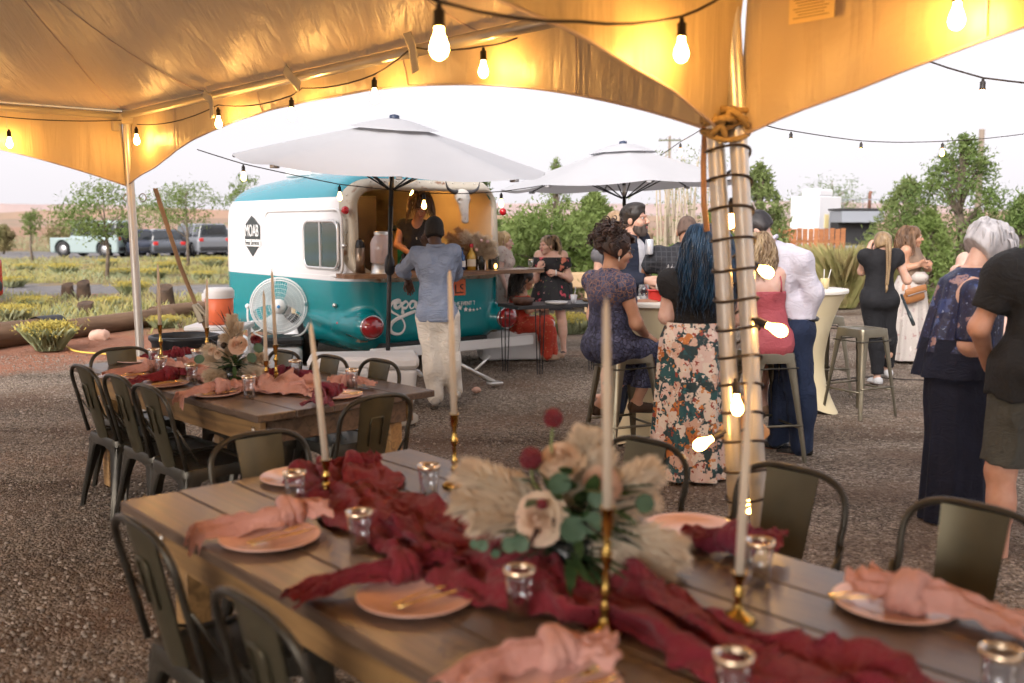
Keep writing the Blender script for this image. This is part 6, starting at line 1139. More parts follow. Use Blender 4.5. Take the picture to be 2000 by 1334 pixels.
for i in range(16): a = i/15; p.hm.tube(spline([L(-.05+.1*a, .05, .115), L(-.055+.11*a, .092, .095), L(-.06+.12*a, .102, .07+.02*abs(a-.5)), L(-.066+.132*a, .1, .052+.01*abs(a-.5))]), [.006]*18+[.002], 5)
p.done_hair(); FRM = M('glasses_frame', (.03, .02, .02), .3)
gl = p.ring('glasses', [L(.078, .0, .008), L(.07, .07, .01), L(.06, .1, .012)], .003, FRM)
for sg in (-1, 1): p.ring('lens_rim', [L(sg*.033+.025*math.cos(a), .112-.006*abs(math.cos(a)), .002+.017*math.sin(a)) for a in np.linspace(0, 2*PI, 18)], .0025, FRM, True)
m = MB(); m.tube([L(.078, -.004, -.045), L(.079, -.004, -.075)], [.003, .005], 6); m.build('earring', M('pearl', (.8, .78, .74), .2), p.t, True); p.shoes(CL('brown_sandal', (.09, .05, .03)), infl=.003); p.ring('bracelet', J['wrR']+np.array([(.03*math.cos(a), .02*math.cos(a), .03*math.sin(a)) for a in np.linspace(0, 2*PI, 14)]), .004, M('silver', (.8, .8, .8), .2, 1), True)
# 7 bearded man
p = Person('bearded man in a navy suit standing behind the lace woman', 1225, 8.35, 1.86, R(-128), 'fair', dict(hed=(1240, 429, -.0), nek=(1230, 470, .02), elR=(1195, 545, -.1), wrR=(1262, 548, -.2)), dict(chest=1.12, waist=1.1, arm=1.15), hyaw=R(-122), hpitch=.1, hands=('rest', dict(d=(.3, -.3, .7), curl=.6)))
J = p.J; p.garment('shirt', {'torso': .014}, CL('white_shirt', (.74, .74, .78)), neck=[(J['nek']+up3*.07, V3(.06, .06, .06))], noise=.003); d_ = rotz(R(-128))@V3(0, 1, 0); p.garment('jacket', {'torso': .028, 'seat': .03, 'uarm': .026, 'farm': (.024, .95)}, CL('navy_suit', (.016, .022, .045)), neck=[(J['nek']+d_*.16+V3(0, 0, -.16), V3(.075, .13, .26)), (J['nek']+up3*.06, V3(.07, .07, .06))], noise=.006); p.garment('trousers', {'seat': .016, 'thigh': .022, 'shin': .026}, MATS['cloth_navy_suit']); p.shoes(MATS['cloth_black_shoe'])
p.cap(HAIR('darkshort', (.014, .010, .008), (.03, .022, .017)), .013, .078, noise=.006, back=-.05, extra=lambda F, L, q, Rm: F.el(L(0, .02, .1), np.array((.06, .075, .03))*q, Rm, k=.03)).locks(220, .035, .0026, .001, .1, 41, out=.012, pol=(.2, 1.3), az=(-1.9, 1.9), grav=.9); p.done_hair()
F = Field(p.J['hed']-.2, p.J['hed']+.2, .008); L, q, Rm = p.Lh, p.q, p.HM; F.el(L(0, .034, -.07), np.array((.064, .066, .062))*q, Rm, k=.02); F.el(L(0, .06, -.112), np.array((.036, .036, .03))*q, Rm, k=.02); F.el(L(0, .09, -.052), np.array((.034, .018, .008))*q, Rm, k=.01); F.el(L(0, .09, -.014), np.array((.05, .05, .032))*q, Rm, k=.01, op=-1); F.half(L(0, -.005, 0), Rm@V3(0, -1, 0)); F.el(L(0, .112, -.069), np.array((.02, .016, .008))*q, Rm, k=.005, op=-1)
X = F.pts(); gq = np.stack(np.broadcast_arrays(*X), -1).reshape(-1, 3); F.f += (.003*vnoise(gq*120, 3)).reshape(F.f.shape).astype(np.float32); v, f = F.net(); m = MB(); m.add(v, f); m.build('beard', HAIR('beard', (.035, .022, .016), (.13, .10, .085), .7), p.t, True)
can = thing('drink_can', 'silver drink glass held up behind the lace woman', 'glass', at(1268, 497, 8.2)); m = MB(); m.lathe([(.001, 0), (.032, 0), (.034, .01), (.034, .115), (.028, .125), (.001, .125)], n=14); m.build('body', M('can_silver', (.7, .72, .76), .3, .5), can, True)
# 8 guest of whom the hair shows
p = Person('guest with light brown hair hidden behind the bearded man', 1201, 9.3, 1.70, R(30), 'fair', dict(hed=(1201, 440)))
p.garment('dress', {'torso': .02, 'seat': .03, 'thigh': .03}, CL('grey_dress', (.2, .2, .22))); p.cap(HAIR('lightbrown', (.30, .19, .10), (.42, .28, .16)), .016, .06, back=-.09); p.done_hair()
# 9 man in dark plaid, back turned
p = Person('balding man in a dark plaid shirt seen from behind at the cocktail table', 1336, 8.3, 1.76, R(8), 'tan', dict(hed=(1342, 452, .02), nek=(1340, 486), shL=(1284, 505), shR=(1396, 505), elL=(1249, 527, .02), wrL=(1284, 566, .18), elR=(1420, 560), wrR=(1400, 600, .2)), dict(chest=1.25, waist=1.25, arm=1.25, hip=1.1), hyaw=R(-12), hpitch=-.2, hands=('rest', dict(d=(.7, .3, -.3), n=(0, .6, -.5), curl=.4)))
def plaid():
    m = CL('plaid', (.022, .024, .03)); t = m.node_tree; N, Lk = t.nodes.new, t.links.new; tc = N('ShaderNodeTexCoord'); sp = N('ShaderNodeSeparateXYZ'); Lk(tc.outputs['Object'], sp.inputs[0]); acc = None
    for o_ in (0, 2):
        q = N('ShaderNodeMath'); q.operation = 'MULTIPLY'; q.inputs[1].default_value = 150; Lk(sp.outputs[o_], q.inputs[0]); s_ = N('ShaderNodeMath'); s_.operation = 'SINE'; Lk(q.outputs[0], s_.inputs[0]); mr = N('ShaderNodeMapRange'); mr.inputs[1].default_value = .7; mr.inputs[2].default_value = .95; Lk(s_.outputs[0], mr.inputs[0])
        if acc is None: acc = mr.outputs[0]
        else: a_ = N('ShaderNodeMath'); a_.operation = 'MAXIMUM'; Lk(acc, a_.inputs[0]); Lk(mr.outputs[0], a_.inputs[1]); acc = a_.outputs[0]
    mx = N('ShaderNodeMix'); mx.data_type = 'RGBA'; mx.inputs[6].default_value = (.022, .024, .03, 1); mx.inputs[7].default_value = (.05, .05, .058, 1); Lk(acc, mx.inputs[0]); Lk(mx.outputs[2], t.nodes['Principled BSDF'].inputs['Base Color']); return m
J = p.J; PLD = plaid(); p.garment('shirt', {'torso': .028, 'seat': .03, 'uarm': (.02, .8)}, PLD, neck=[(J['nek']+up3*.07, V3(.07, .075, .07))], noise=.009); p.garment('trousers', {'seat': .018, 'thigh': .028, 'shin': .03}, CL('grey_trousers', (.06, .06, .065))); p.shoes(MATS['cloth_black_shoe']); p.ring('collar', J['nek']+up3*.045+np.array([(.07*math.cos(a), .066*math.sin(a), 0) for a in np.linspace(0, 2*PI, 18)]), .012, PLD, True)
p.cap(HAIR('cropped', (.10, .065, .05), (.17, .11, .085), .8), .004, .085, noise=.001, back=-.055); p.done_hair()
cg = thing('corsage', 'white flower corsage with feathery plume at the cocktail table', 'flowers', at(1290, 560, 7.3)); m = MB()
for i in range(26): a, e = rng.uniform(0, 6.28), rng.uniform(-.3, 1.2); d_ = V3(math.cos(a)*math.cos(e), math.sin(a)*math.cos(e), math.sin(e)); m.ell(d_*.028, (.022, .022, .007), 7, 4, 0, np.stack(frame(d_), 1))
m.build('blossom', M('petal_white', (.82, .76, .70), .6), cg, True); m = MB()
for i in range(70): a = rng.uniform(0, 6.28); s_ = rng.uniform(.3, 1); b_ = V3(.02+.06*s_, .01, .03+.11*s_); m.tube([b_*.6, b_+V3(math.cos(a), math.sin(a), math.sin(a*2))*.03], [.0025, .0008], 4)
m.build('plume', M('plume_white', (.84, .80, .78), .8), cg)
# 10 woman with blue hair
p = Person('woman with long blue hair, black top and floral maxi skirt, back turned', 1362, 6.5, 1.66, R(8), 'pale', dict(hed=(1373, 482, .02), nek=(1366, 525), shL=(1312, 550), shR=(1424, 548), elL=(1302, 618, .02), wrL=(1330, 625, .26), elR=(1440, 620, .06), wrR=(1400, 620, .3), pel=(1360, 680)), dict(chest=1.12, waist=1.12, hip=1.15, arm=1.22), bust=1., h=.012)
J = p.J; p.garment('black_top', {'torso': .02, 'seat': .02, 'uarm': (.016, .42)}, CL('black_top', (.012, .011, .012)), cuts=[(J['pel']+up3*.08, (0, 0, -1))], neck=[(J['nek']+up3*.07, V3(.09, .09, .07))], noise=.006, h=.012)
FLS = pattern('cloth_floral_maxi', (.02, .045, .05), [(10, .62, .13, [(0, (.62, .40, .30)), (.2, (.02, .09, .10)), (.34, (.70, .52, .45)), (.5, (.52, .17, .04)), (.62, (.74, .62, .52)), (.74, (.70, .58, .48)), (.9, (.02, .12, .13))]), (30, .36, .06, [(0, (.72, .50, .40)), (.25, (.60, .22, .05)), (.4, (.02, .05, .06)), (.55, (.30, .05, .03)), (.7, (.76, .66, .58)), (.85, (.03, .10, .10))])], .7)
zt = at(1360, 628, 6.5)[2]; x1 = at(1352, 900, 6.4)[0]-p.x; p.skirt('maxi_skirt', [(zt, 0, 0, .19, .15), (zt-.12, 0, -.01, .23, .19), (zt-.5, x1*.5, -.02, .235, .21), (.015, x1, -.04, .255, .25)], FLS, 9, .026, 110, 40)
BLU = HAIR('blue', (.003, .010, .022), (.009, .05, .11), .32); p.cap(BLU, .024, .05, noise=.008, back=None, extra=lambda F, L, q, Rm: [F.el(L(0, -.06, -.06), np.array((.07, .06, .13))*q, Rm, k=.05), F.el(L(0, -.02, .105), np.array((.06, .065, .035))*q, Rm, k=.03)]).locks(620, .60, .0046, .016, .17, 13, out=.026, pol=(.35, 1.45), az=(-1.45, 1.45), curl=.010, jit=.35, spread=-.9)
L = p.Lh
for sg in (-1, 1): p.hm.tube(spline([L(sg*.085, .04, .05), L(sg*.1, -.03, .075), L(sg*.075, -.1, .06), L(0, -.125, .045)]), .017, 7)
p.done_hair()
# 11 woman in the rose dress on a stool
p = Person('woman in a strappy rose dress sitting on a bar stool behind the poles', 1500, 6.98, 1.62, R(28), 'pale', dict(hed=(1470, 490, .05), nek=(1486, 524, .02), pel=(1500, 664, .0), shL=(1462, 541, .02), shR=(1519, 537, 0), elL=(1452, 605, .15), wrL=(1430, 640, .3), elR=(1522, 600, .14), wrR=(1490, 630, .3), hpL=(1484, 676, .03), hpR=(1516, 676, .03), knL=(1462, 690, .4), knR=(1490, 690, .42), anL=(1470, 790, .35), anR=(1490, 790, .38)), dict(hip=1.12, waist=1.08, chest=1.0, arm=.92), hyaw=R(55), hpitch=-.15, h=.012)
J = p.J; ROSE = CL('rose', (.42, .075, .095), (.48, .10, .12), .6); p.garment('dress', {'torso': .012, 'seat': .022, 'thigh': (.02, .6)}, ROSE, cuts=[(at(1500, 568, 6.98)-p.loc, (0, 0, 1))], noise=.006, ns=12, h=.011)
for sg, px in ((-1, 1473), (1, 1526)): a = at(px, 570, 6.9)-p.loc; p.ring('strap', [a, lerp(a, J['shR' if sg > 0 else 'shL'], .6)+V3(0, -.06, 0), J['shR' if sg > 0 else 'shL']+V3(0, 0, .058)], .006, ROSE)
p.cap(HAIR('ashblonde', (.16, .095, .045), (.46, .34, .2)), .012, .06, noise=.008, back=None).locks(260, .31, .0055, .018, .11, 15, out=.018, pol=(.5, 1.45), az=(-1.6, 1.6), curl=.014, spread=-.6); p.done_hair(); p.shoes(MATS['cloth_tan_shoe'], infl=.003)
# 12 man in the white shirt
p = Person('man in a white shirt and navy trousers bending to the woman in rose', 1545, 7.12, 1.84, R(62), 'pale', dict(hed=(1478, 449, .08), nek=(1506, 482, .04), pel=(1552, 640, .02), shR=(1536, 500, .15), shL=(1562, 508, -.13), elL=(1588, 572, -.12), wrL=(1575, 626, -.08), elR=(1560, 590, .28), wrR=(1520, 600, .4), hpL=(1550, 652, -.07), hpR=(1542, 650, .1), knL=(1562, 762, -.06), knR=(1530, 758, .12), anL=(1566, 872, -.04), anR=(1520, 860, .16)), dict(chest=1.12, waist=1.1, arm=1.04, leg=1.05), hyaw=R(68), hpitch=-.55, hands=(None, dict(d=(-.1, .1, -1), curl=.3)), h=.012)
J = p.J; WSH = CL('white_lilac', (.66, .64, .72), (.58, .56, .65), crease=.4); p.garment('shirt', {'torso': .02, 'seat': .012, 'uarm': .02, 'farm': (.02, .97)}, WSH, cuts=[(at(1550, 622, 7.12)-p.loc, (0, 0, -1))], neck=[(J['nek']+V3(-.05, 0, .07), V3(.07, .07, .075))], noise=.009, ns=9, h=.012); nd = unit(J['hed']-J['nek']); a_, b_, _ = frame(nd); p.ring('collar', J['nek']+nd*.035+np.array([(a_*math.cos(q)+b_*math.sin(q))*.078 for q in np.linspace(0, 2*PI, 20)]), .014, WSH, True)
NVT = CL('navy_trousers', (.006, .015, .045), (.011, .023, .062)); p.garment('trousers', {'seat': .02, 'thigh': .03, 'shin': .035, 'torso': .016}, NVT, cuts=[(at(1550, 620, 7.12)-p.loc, (0, 0, 1))], noise=.010, ns=7, h=.012); p.ring('belt', at(1550, 622, 7.12)-p.loc+np.array([(.165*math.cos(a), .14*math.sin(a), 0) for a in np.linspace(0, 2*PI, 24)]), .016, MATS['cloth_black_leather'], True); p.shoes(CL('black_polish', (.008, .008, .009), r=.25)); p.cap(HAIR('black2', (.012, .010, .012), (.025, .02, .022)), .012, .075, noise=.005, back=-.06); p.done_hair()
# 13 photographer
p = Person('woman photographer in black with a long braid, back turned', 1722, 10.35, 1.64, R(8), 'fair', dict(hed=(1722, 477), elL=(1683, 530, .12), wrL=(1697, 486, .22), elR=(1772, 548, .02), wrR=(1745, 500, .25), anL=(1713, 738, -.02), anR=(1733, 722, .15), knL=(1712, 672), knR=(1735, 665, .05)), dict(hip=1.2, waist=1.05, chest=.95, arm=1.0, leg=1.1), hpitch=-.05, hands=(dict(d=(-.3, .3, .8), curl=.6), dict(d=(.3, .3, .8), curl=.6)))
J = p.J; BKT = CL('black_tee', (.011, .011, .014)); p.garment('t_shirt', {'torso': .016, 'uarm': (.014, .38)}, BKT, cuts=[(J['wai']-up3*.08, (0, 0, -1))], neck=[(J['nek']+up3*.08, V3(.08, .08, .06))], noise=.007); p.garment('trousers', {'torso': .014, 'seat': .016, 'thigh': .022, 'shin': (.026, .88)}, CL('black_trousers', (.009, .009, .012)), cuts=[(J['wai']-up3*.04, (0, 0, 1))], noise=.008); p.shoes(CL('white_sneaker', (.7, .7, .7)))
DBL = HAIR('darkblonde', (.20, .125, .06), (.34, .23, .12)); p.cap(DBL, .014, .06, noise=.006, back=-.06); L = p.Lh
for k_ in range(3):
    tt = np.linspace(0, 1, 60); sw = 2*PI*k_/3; bp_ = np.stack([L(.005, -.1, .05)+(L(-.01, -.12, -.42)-L(.005, -.1, .05))*q+(L(1, 0, 0)-L(0, 0, 0))*.022*math.sin(tw*7+sw)*(1-.5*q)+V3(0, -.02-.03*math.sin(PI*q), 0)+(L(0, 1, 0)-L(0, 0, 0))*.012*math.cos(2*(tw*7+sw)) for q, tw in zip(tt, tt*6.0)]); p.hm.tube(bp_, .017*(1-.45*tt), 7)
p.hm.tube([L(-.01, -.14, -.42), L(-.012, -.145, -.47), L(-.02, -.14, -.51)], [.012, .016, .003], 6); p.done_hair()
cm_ = thing('camera', 'dark camera held up by the photographer in black', 'camera', at(1712, 482, 10.62)); m = MB(); m.rbox((0, 0, 0), (.14, .07, .1), .012); m.build('body', MATS['black_plastic'], cm_); m = MB(); m.cyl((0, .03, 0), (0, .15, 0), .036); m.build('lens', MATS['black_plastic'], cm_, True)
mp_ = thing('monopod', 'dark collapsed monopod slung at the photographer\'s hip', 'monopod', at(1760, 575, 10.25)); d_ = at(1784, 633, 10.1)-at(1760, 575, 10.25); m = MB(); m.tube([(0, 0, 0), d_*.6, d_*.61, d_], [.014, .015, .019, .019], 10); m.build('tube', M('carbon', (.03, .04, .045), .3), mp_, True); m = MB(); m.ell(d_, .02, 8, 6); m.build('foot', MATS['black_plastic'], mp_, True)
# 14 woman in the pale floral maxi dress
p = Person('woman with wavy brown hair, arms crossed, in a pale floral maxi dress', 1782, 12.1, 1.66, R(-128), 'tan', dict(hed=(1783, 463), elR=(1765, 524, -.12), wrR=(1800, 517, -.2), elL=(1812, 524, .1), wrL=(1806, 514, -.18)), dict(hip=1.0), bust=.9, hyaw=R(-100), hands=(dict(d=(.9, -.2, .2), curl=.4), dict(d=(-.6, -.5, .3), curl=.5)))
J = p.J; p.garment('halter_top', {'torso': .012}, CL('taupe', (.25, .17, .12)), cuts=[(J['wai']-up3*.02, (0, 0, -1))], neck=[(J['nek']+V3(0, 0, .0), V3(.2, .08, .1)), (J['shR'], V3(.1, .1, .09)), (J['shL'], V3(.1, .1, .09))]); MXF = pattern('cloth_maxi_pale', (.50, .45, .41), [(16, .3, .09, [(0, (.40, .27, .25)), (.35, (.52, .46, .42)), (.6, (.42, .33, .32)), (.8, (.66, .60, .56))]), (40, .16, .04, [(0, (.3, .24, .24)), (.4, (.68, .62, .58)), (.7, (.5, .35, .33))])]); zt = J['wai'][2]
p.skirt('maxi_skirt', [(zt, 0, 0, .14, .12), (zt-.15, 0, 0, .19, .16), (.03, .0, .0, .30, .27)], MXF, 12, .024); m = MB(); m.rbox(J['wai']+V3(.06, -.15, -.02), (.2, .12, .14), .05); m.build('tied_shawl', MXF, p.t, True)
p.cap(HAIR('wavybrown', (.09, .045, .022), (.22, .12, .06)), .018, .064, back=None).locks(170, .38, .0068, .024, .12, 19, out=.03, pol=(.45, 1.3), az=(-1.8, 1.8)); p.done_hair(); p.shoes(MATS['cloth_tan_shoe'], infl=.004)
bg_ = thing('clutch_bag', 'tan leather folded bag at the maxi dress woman\'s hip', 'bag', at(1786, 572, 11.85), R(10)); TANL = M('leather_tan', (.36, .15, .05), .45, bump=.1, bs=60); m = MB(); m.rbox((0, 0, -.04), (.27, .07, .15), .03, Rm=roty(-.25)); m.build('pouch', TANL, bg_, True); m = MB(); m.rbox((0, -.03, .03), (.28, .03, .09), .012, Rm=roty(-.25)); m.build('flap', TANL, bg_, True); m = MB(); m.rbox((0, -.05, -.002), (.24, .008, .012), .003, Rm=roty(-.25)); m.build('zip', CHR, bg_)
# 15 silver haired woman
p = Person('silver haired woman in a navy sequin cape and long navy skirt', 1885, 5.45, 1.70, R(-68), 'fair', dict(hed=(1931, 487, .02), nek=(1897, 533, .0), pel=(1862, 690, .02), shR=(1905, 572, -.15), shL=(1872, 560, .16), elR=(1890, 672, -.2), wrR=(1921, 726, -.1), elL=(1880, 650, .25), wrL=(1930, 690, .3)), dict(hip=1.2, waist=1.25, chest=1.15, arm=1.1), bust=1.1, hyaw=R(-80), hpitch=-.62, hands=(dict(d=(.6, .3, -.6), curl=.4), 'rest'), h=.012, hs=1.06)
J = p.J
def sequin():
    m = pattern('sequin_cape', (.014, .018, .055), [(9, .36, .14, [(0, (.03, .05, .16)), (.4, (.012, .016, .05)), (.55, (.30, .18, .17)), (.75, (.07, .11, .26))]), (55, .3, .02, [(0, (.02, .03, .09)), (.5, (.05, .07, .18)), (.8, (.30, .36, .5))])], .35, .5); m.node_tree.nodes['Principled BSDF'].inputs['Metallic'].default_value = .25; return m
SEQ = sequin(); NVY = CL('navy_crepe', (.004, .006, .02), (.007, .010, .028))
cz = [at(1895, y, 5.45)[2] for y in (522, 545, 600, 690)]; ox = [at(x, 560, 5.45)[0]-p.x for x in (1900, 1897, 1890, 1878)]
p.skirt('sequin_cape', [(cz[0], ox[0], 0, .085, .085), (cz[1], ox[1], 0, .165, .14), (cz[2], ox[2], 0, .185, .175), (cz[3]+.02, ox[3], 0, .205, .195)], SEQ, 7, .012, 90, 30); p.skirt('cape_hem', [(cz[3]+.09, ox[3], 0, .197, .19), (cz[3]-.03, ox[3], 0, .214, .2), (cz[3]-.12, ox[3]-.01, 0, .22, .205)], NVY, 7, .012, 90, 8)
p.garment('cape_sleeve', {'uarmR': (.022, .98)}, SEQ, noise=.004); zt = cz[3]; hx_ = at(1862, 1000, 5.45)[0]-p.x; p.skirt('long_skirt', [(zt+.05, ox[3], 0, .17, .16), (zt-.25, hx_*.7, 0, .185, .175), (.5, hx_, 0, .17, .165), (.01, hx_, 0, .185, .18)], NVY, 9, .008, 96, 36)
p.cap(HAIR('silver', (.40, .385, .40), (.60, .58, .60), .5), .026, .066, noise=.004, back=-.07, ns=30, extra=lambda F, L, q, Rm: [F.el(L(0, -.06, .04), np.array((.085, .07, .08))*q, Rm, k=.04), F.el(L(0, .05, .1), np.array((.075, .055, .035))*q, Rm, k=.03)]).locks(70, .09, .007, .002, .3, 21, out=.034, pol=(.5, 1.5), az=(-2.2, 2.2), grav=1.); p.done_hair(); L = p.Lh
m = MB(); m.ell(L(.082, -.006, -.05), .008*1.0, 8, 6); m.build('earring', MATS['pearl'], p.t, True); p.ring('glasses', [L(.08, .0, .008), L(.072, .06, .008), L(.06, .105, .008), L(.0, .118, .01)], .0045, FRM)
# 16 man in black shirt at the right edge
p = Person('man in a black shirt and dark shorts cut off by the right edge', 2062, 4.85, 1.80, R(10), 'rosy', dict(shL=(1968, 528, 0), elL=(1912, 640, .05), wrL=(1930, 716, .28), anL=(1950, 1115), knL=(1954, 920, .02), hpL=(1995, 720)), dict(chest=1.1, waist=1.2, hip=1.12, arm=1.08, leg=1.15), h=.012)
J = p.J; BSH = CL('black_linen', (.008, .008, .009), (.014, .014, .015)); p.garment('shirt', {'torso': .035, 'seat': .045, 'uarm': (.03, .68), 'thigh': (.055, .3)}, BSH, cuts=[(at(2000, 800, 4.85)-p.loc, (0, 0, -1))], neck=[(J['nek']+up3*.08, V3(.075, .08, .07))], noise=.012, ns=7, h=.012); p.garment('shorts', {'seat': .02, 'thigh': (.028, .92)}, CL('dark_shorts', (.05, .05, .042), (.068, .068, .056)), noise=.01, ns=9, h=.012); p.shoes(MATS['cloth_black_shoe']); p.cap(HAIR('grey', (.2, .18, .17), (.3, .28, .26)), .012, .07, back=-.06); p.done_hair()
# 17 guest hidden behind the silver haired woman
p = Person('guest in a strappy dark dress mostly hidden behind the silver haired woman', 1908, 7.4, 1.66, R(165), 'pale', dict(hed=(1925, 478), shR=(1886, 508, 0), elR=(1868, 560, -.05), wrR=(1858, 546, -.2)), hands=(dict(d=(-.1, -.4, .8), curl=.5), 'rest')); J = p.J
p.garment('dress', {'torso': .015, 'seat': .02}, BKT, cuts=[(J['che']+up3*.06, (0, 0, 1))]); p.skirt('dress_skirt', [(1.0, 0, 0, .16, .14), (.55, 0, 0, .22, .2)], BKT); p.cap(HAIR('brown3', (.12, .07, .04), (.2, .12, .07)), .016, .064); p.done_hair(); p.shoes(MATS['cloth_black_shoe'])
# ================================================================== flowers on the tables
PAMP = M('pampas', (.86, .76, .61), .9, col2=(.76, .63, .48), vs_=12, transl=.25); PAMPD = M('pampas_rust', (.62, .40, .22), .9, col2=(.52, .31, .16), vs_=12, transl=.2); STEM = M('stem_green', (.10, .14, .05), .7); LEAFD = M('leaf_dark', (.035, .075, .025), .55, col2=(.06, .12, .04), vs_=20, transl=.2); EUC = M('eucalyptus', (.06, .12, .065), .6, col2=(.09, .16, .09), vs_=15, transl=.15); ROSEC = M('rose_cream', (.80, .64, .46), .6, col2=(.76, .54, .40), vs_=14, transl=.2); ROSEB = M('rose_blush', (.74, .48, .36), .6, col2=(.80, .60, .44), vs_=14, transl=.2); BURF = M('burgundy_flower', (.14, .012, .022), .6, col2=(.22, .02, .03), vs_=30); DKF = M('dark_foliage', (.035, .014, .022), .6)
def quads(P_): k = len(P_); return P_.reshape(-1, 3), (np.arange(k)[:, None]*4+np.arange(4)).astype(int)
def plume(parent, a, tip, wd, n=420, mat=PAMP, seed=0, name='plume', fl=.06):
    rg = np.random.default_rng(seed); n = int(n*3); a, tip = np.asarray(a), np.asarray(tip); d = tip-a; L_ = np.linalg.norm(d); u, v, t = frame(d); s = rg.random(n)**.8*.85; c = a+d*s[:, None]+V3(0, 0, -.12)*L_*(s**2)[:, None]; an = rg.random(n)*2*PI; rad = u*np.cos(an)[:, None]+v*np.sin(an)[:, None]; w_ = wd*np.sin(PI*(.12+.8*s))**.8*(.6+.6*rg.random(n)); e = c+rad*w_[:, None]*.95+t*(w_*.8+fl*.2)[:, None]+V3(0, 0, -.25)*w_[:, None]; sd = np.cross(e-c, rg.normal(size=(n, 3))); sd /= np.linalg.norm(sd, axis=1)[:, None]; th = .0009+.0012*rg.random(n)
    q = np.stack([c-sd*th[:, None], c+sd*th[:, None], (c*.35+e*.65)+sd*th[:, None]*2.2, e], 1); m = MB(); m.add(*quads(q)); m.tube([a, a+d*.5+V3(0, 0, -.03)*L_, tip+V3(0, 0, -.12)*L_], [.0035, .002, .0008], 5); return m.build(name, mat, parent)
def rose(parent, c, r, face, mat, seed=0, name='rose'):
    rg = np.random.default_rng(seed); u, v, t = frame(face); m = MB(); Rm = np.stack([u, v, t], 1)
    m.ell(c+t*r*.1, (r*.16, r*.16, r*.42), 8, 6, 0, Rm); m.ell(c-t*r*.15, (r*.8, r*.8, r*.3), 10, 6, 0, Rm)
    for k in range(30):
        s = k/29; rr = r*(.1+.9*s**.85); a0 = k*2.4+.3*rg.random(); aw = .95+.3*rg.random()-.25*s; uu = np.linspace(-1, 1, 7); hh = np.linspace(0, 1, 6); U, H_ = np.meshgrid(uu, hh, indexing='ij'); an = a0+U*aw; lip = .14*s*np.clip((H_-.7)/.3, 0, 1)**2
        zd = .62*(1-s**1.7)-.1; rad = rr*(.74+.26*H_+lip)*(1-.04*U**2)+r*.02; z = r*(zd-.30*(1-H_)-.10*(U**2)*H_-.6*lip-.12*s); m.grid(np.stack([rad*np.cos(an), rad*np.sin(an), z], -1)@Rm.T+c)
    return m.build(name, mat, parent, True)
def ball(parent, c, r, mat, seed=0, name='scabiosa'):
    rg = np.random.default_rng(seed); m = MB(); m.ell(c, r*.75, 10, 7); n = 60; d = rg.normal(size=(n, 3)); d /= np.linalg.norm(d, axis=1)[:, None]
    for q in d: m.ell(c+q*r*.75, r*.26, 6, 4)
    return m.build(name, mat, parent, True)
def leaf(parent, c, d, nrm, L_, W_, mat, name='leaf', round_=False):
    u, v, t = frame(d, nrm); s = np.linspace(0, 1, 9); w_ = W_*(np.sin(PI*s)**(.5 if round_ else .8))*(1 if round_ else (1-.3*s)); x = np.linspace(-1, 1, 5); S, X = np.meshgrid(s, x, indexing='ij'); G = c+t*(S*L_)[..., None]+u*(X*w_[:, None])[..., None]+v*(-.15*L_*S**2+.12*W_*X**2)[..., None]; return MB().grid(G).build(name, mat, parent, True)
def greens(parent, c, n, rad, L_, W_, mat, seed, up=.4, name='foliage'):
    rg = np.random.default_rng(seed); m = MB()
    for i in range(n):
        d = rg.normal(size=3); d[2] = abs(d[2])*.6+up*rg.random()-.15; d = unit(d); o = c+d*rad*rg.random()*.6; l = L_*(.6+.7*rg.random()); u, v, t = frame(d+rg.normal(size=3)*.25); s = np.linspace(0, 1, 6); w_ = W_*np.sin(PI*s)**.8; G = np.stack([o+t*(q*l)+v*(-.2*l*q*q)+u*(x*ww) for q, ww in zip(s, w_) for x in (-1, 0, 1)]).reshape(6, 3, 3); m.grid(G)
    return m.build(name, mat, parent, True)
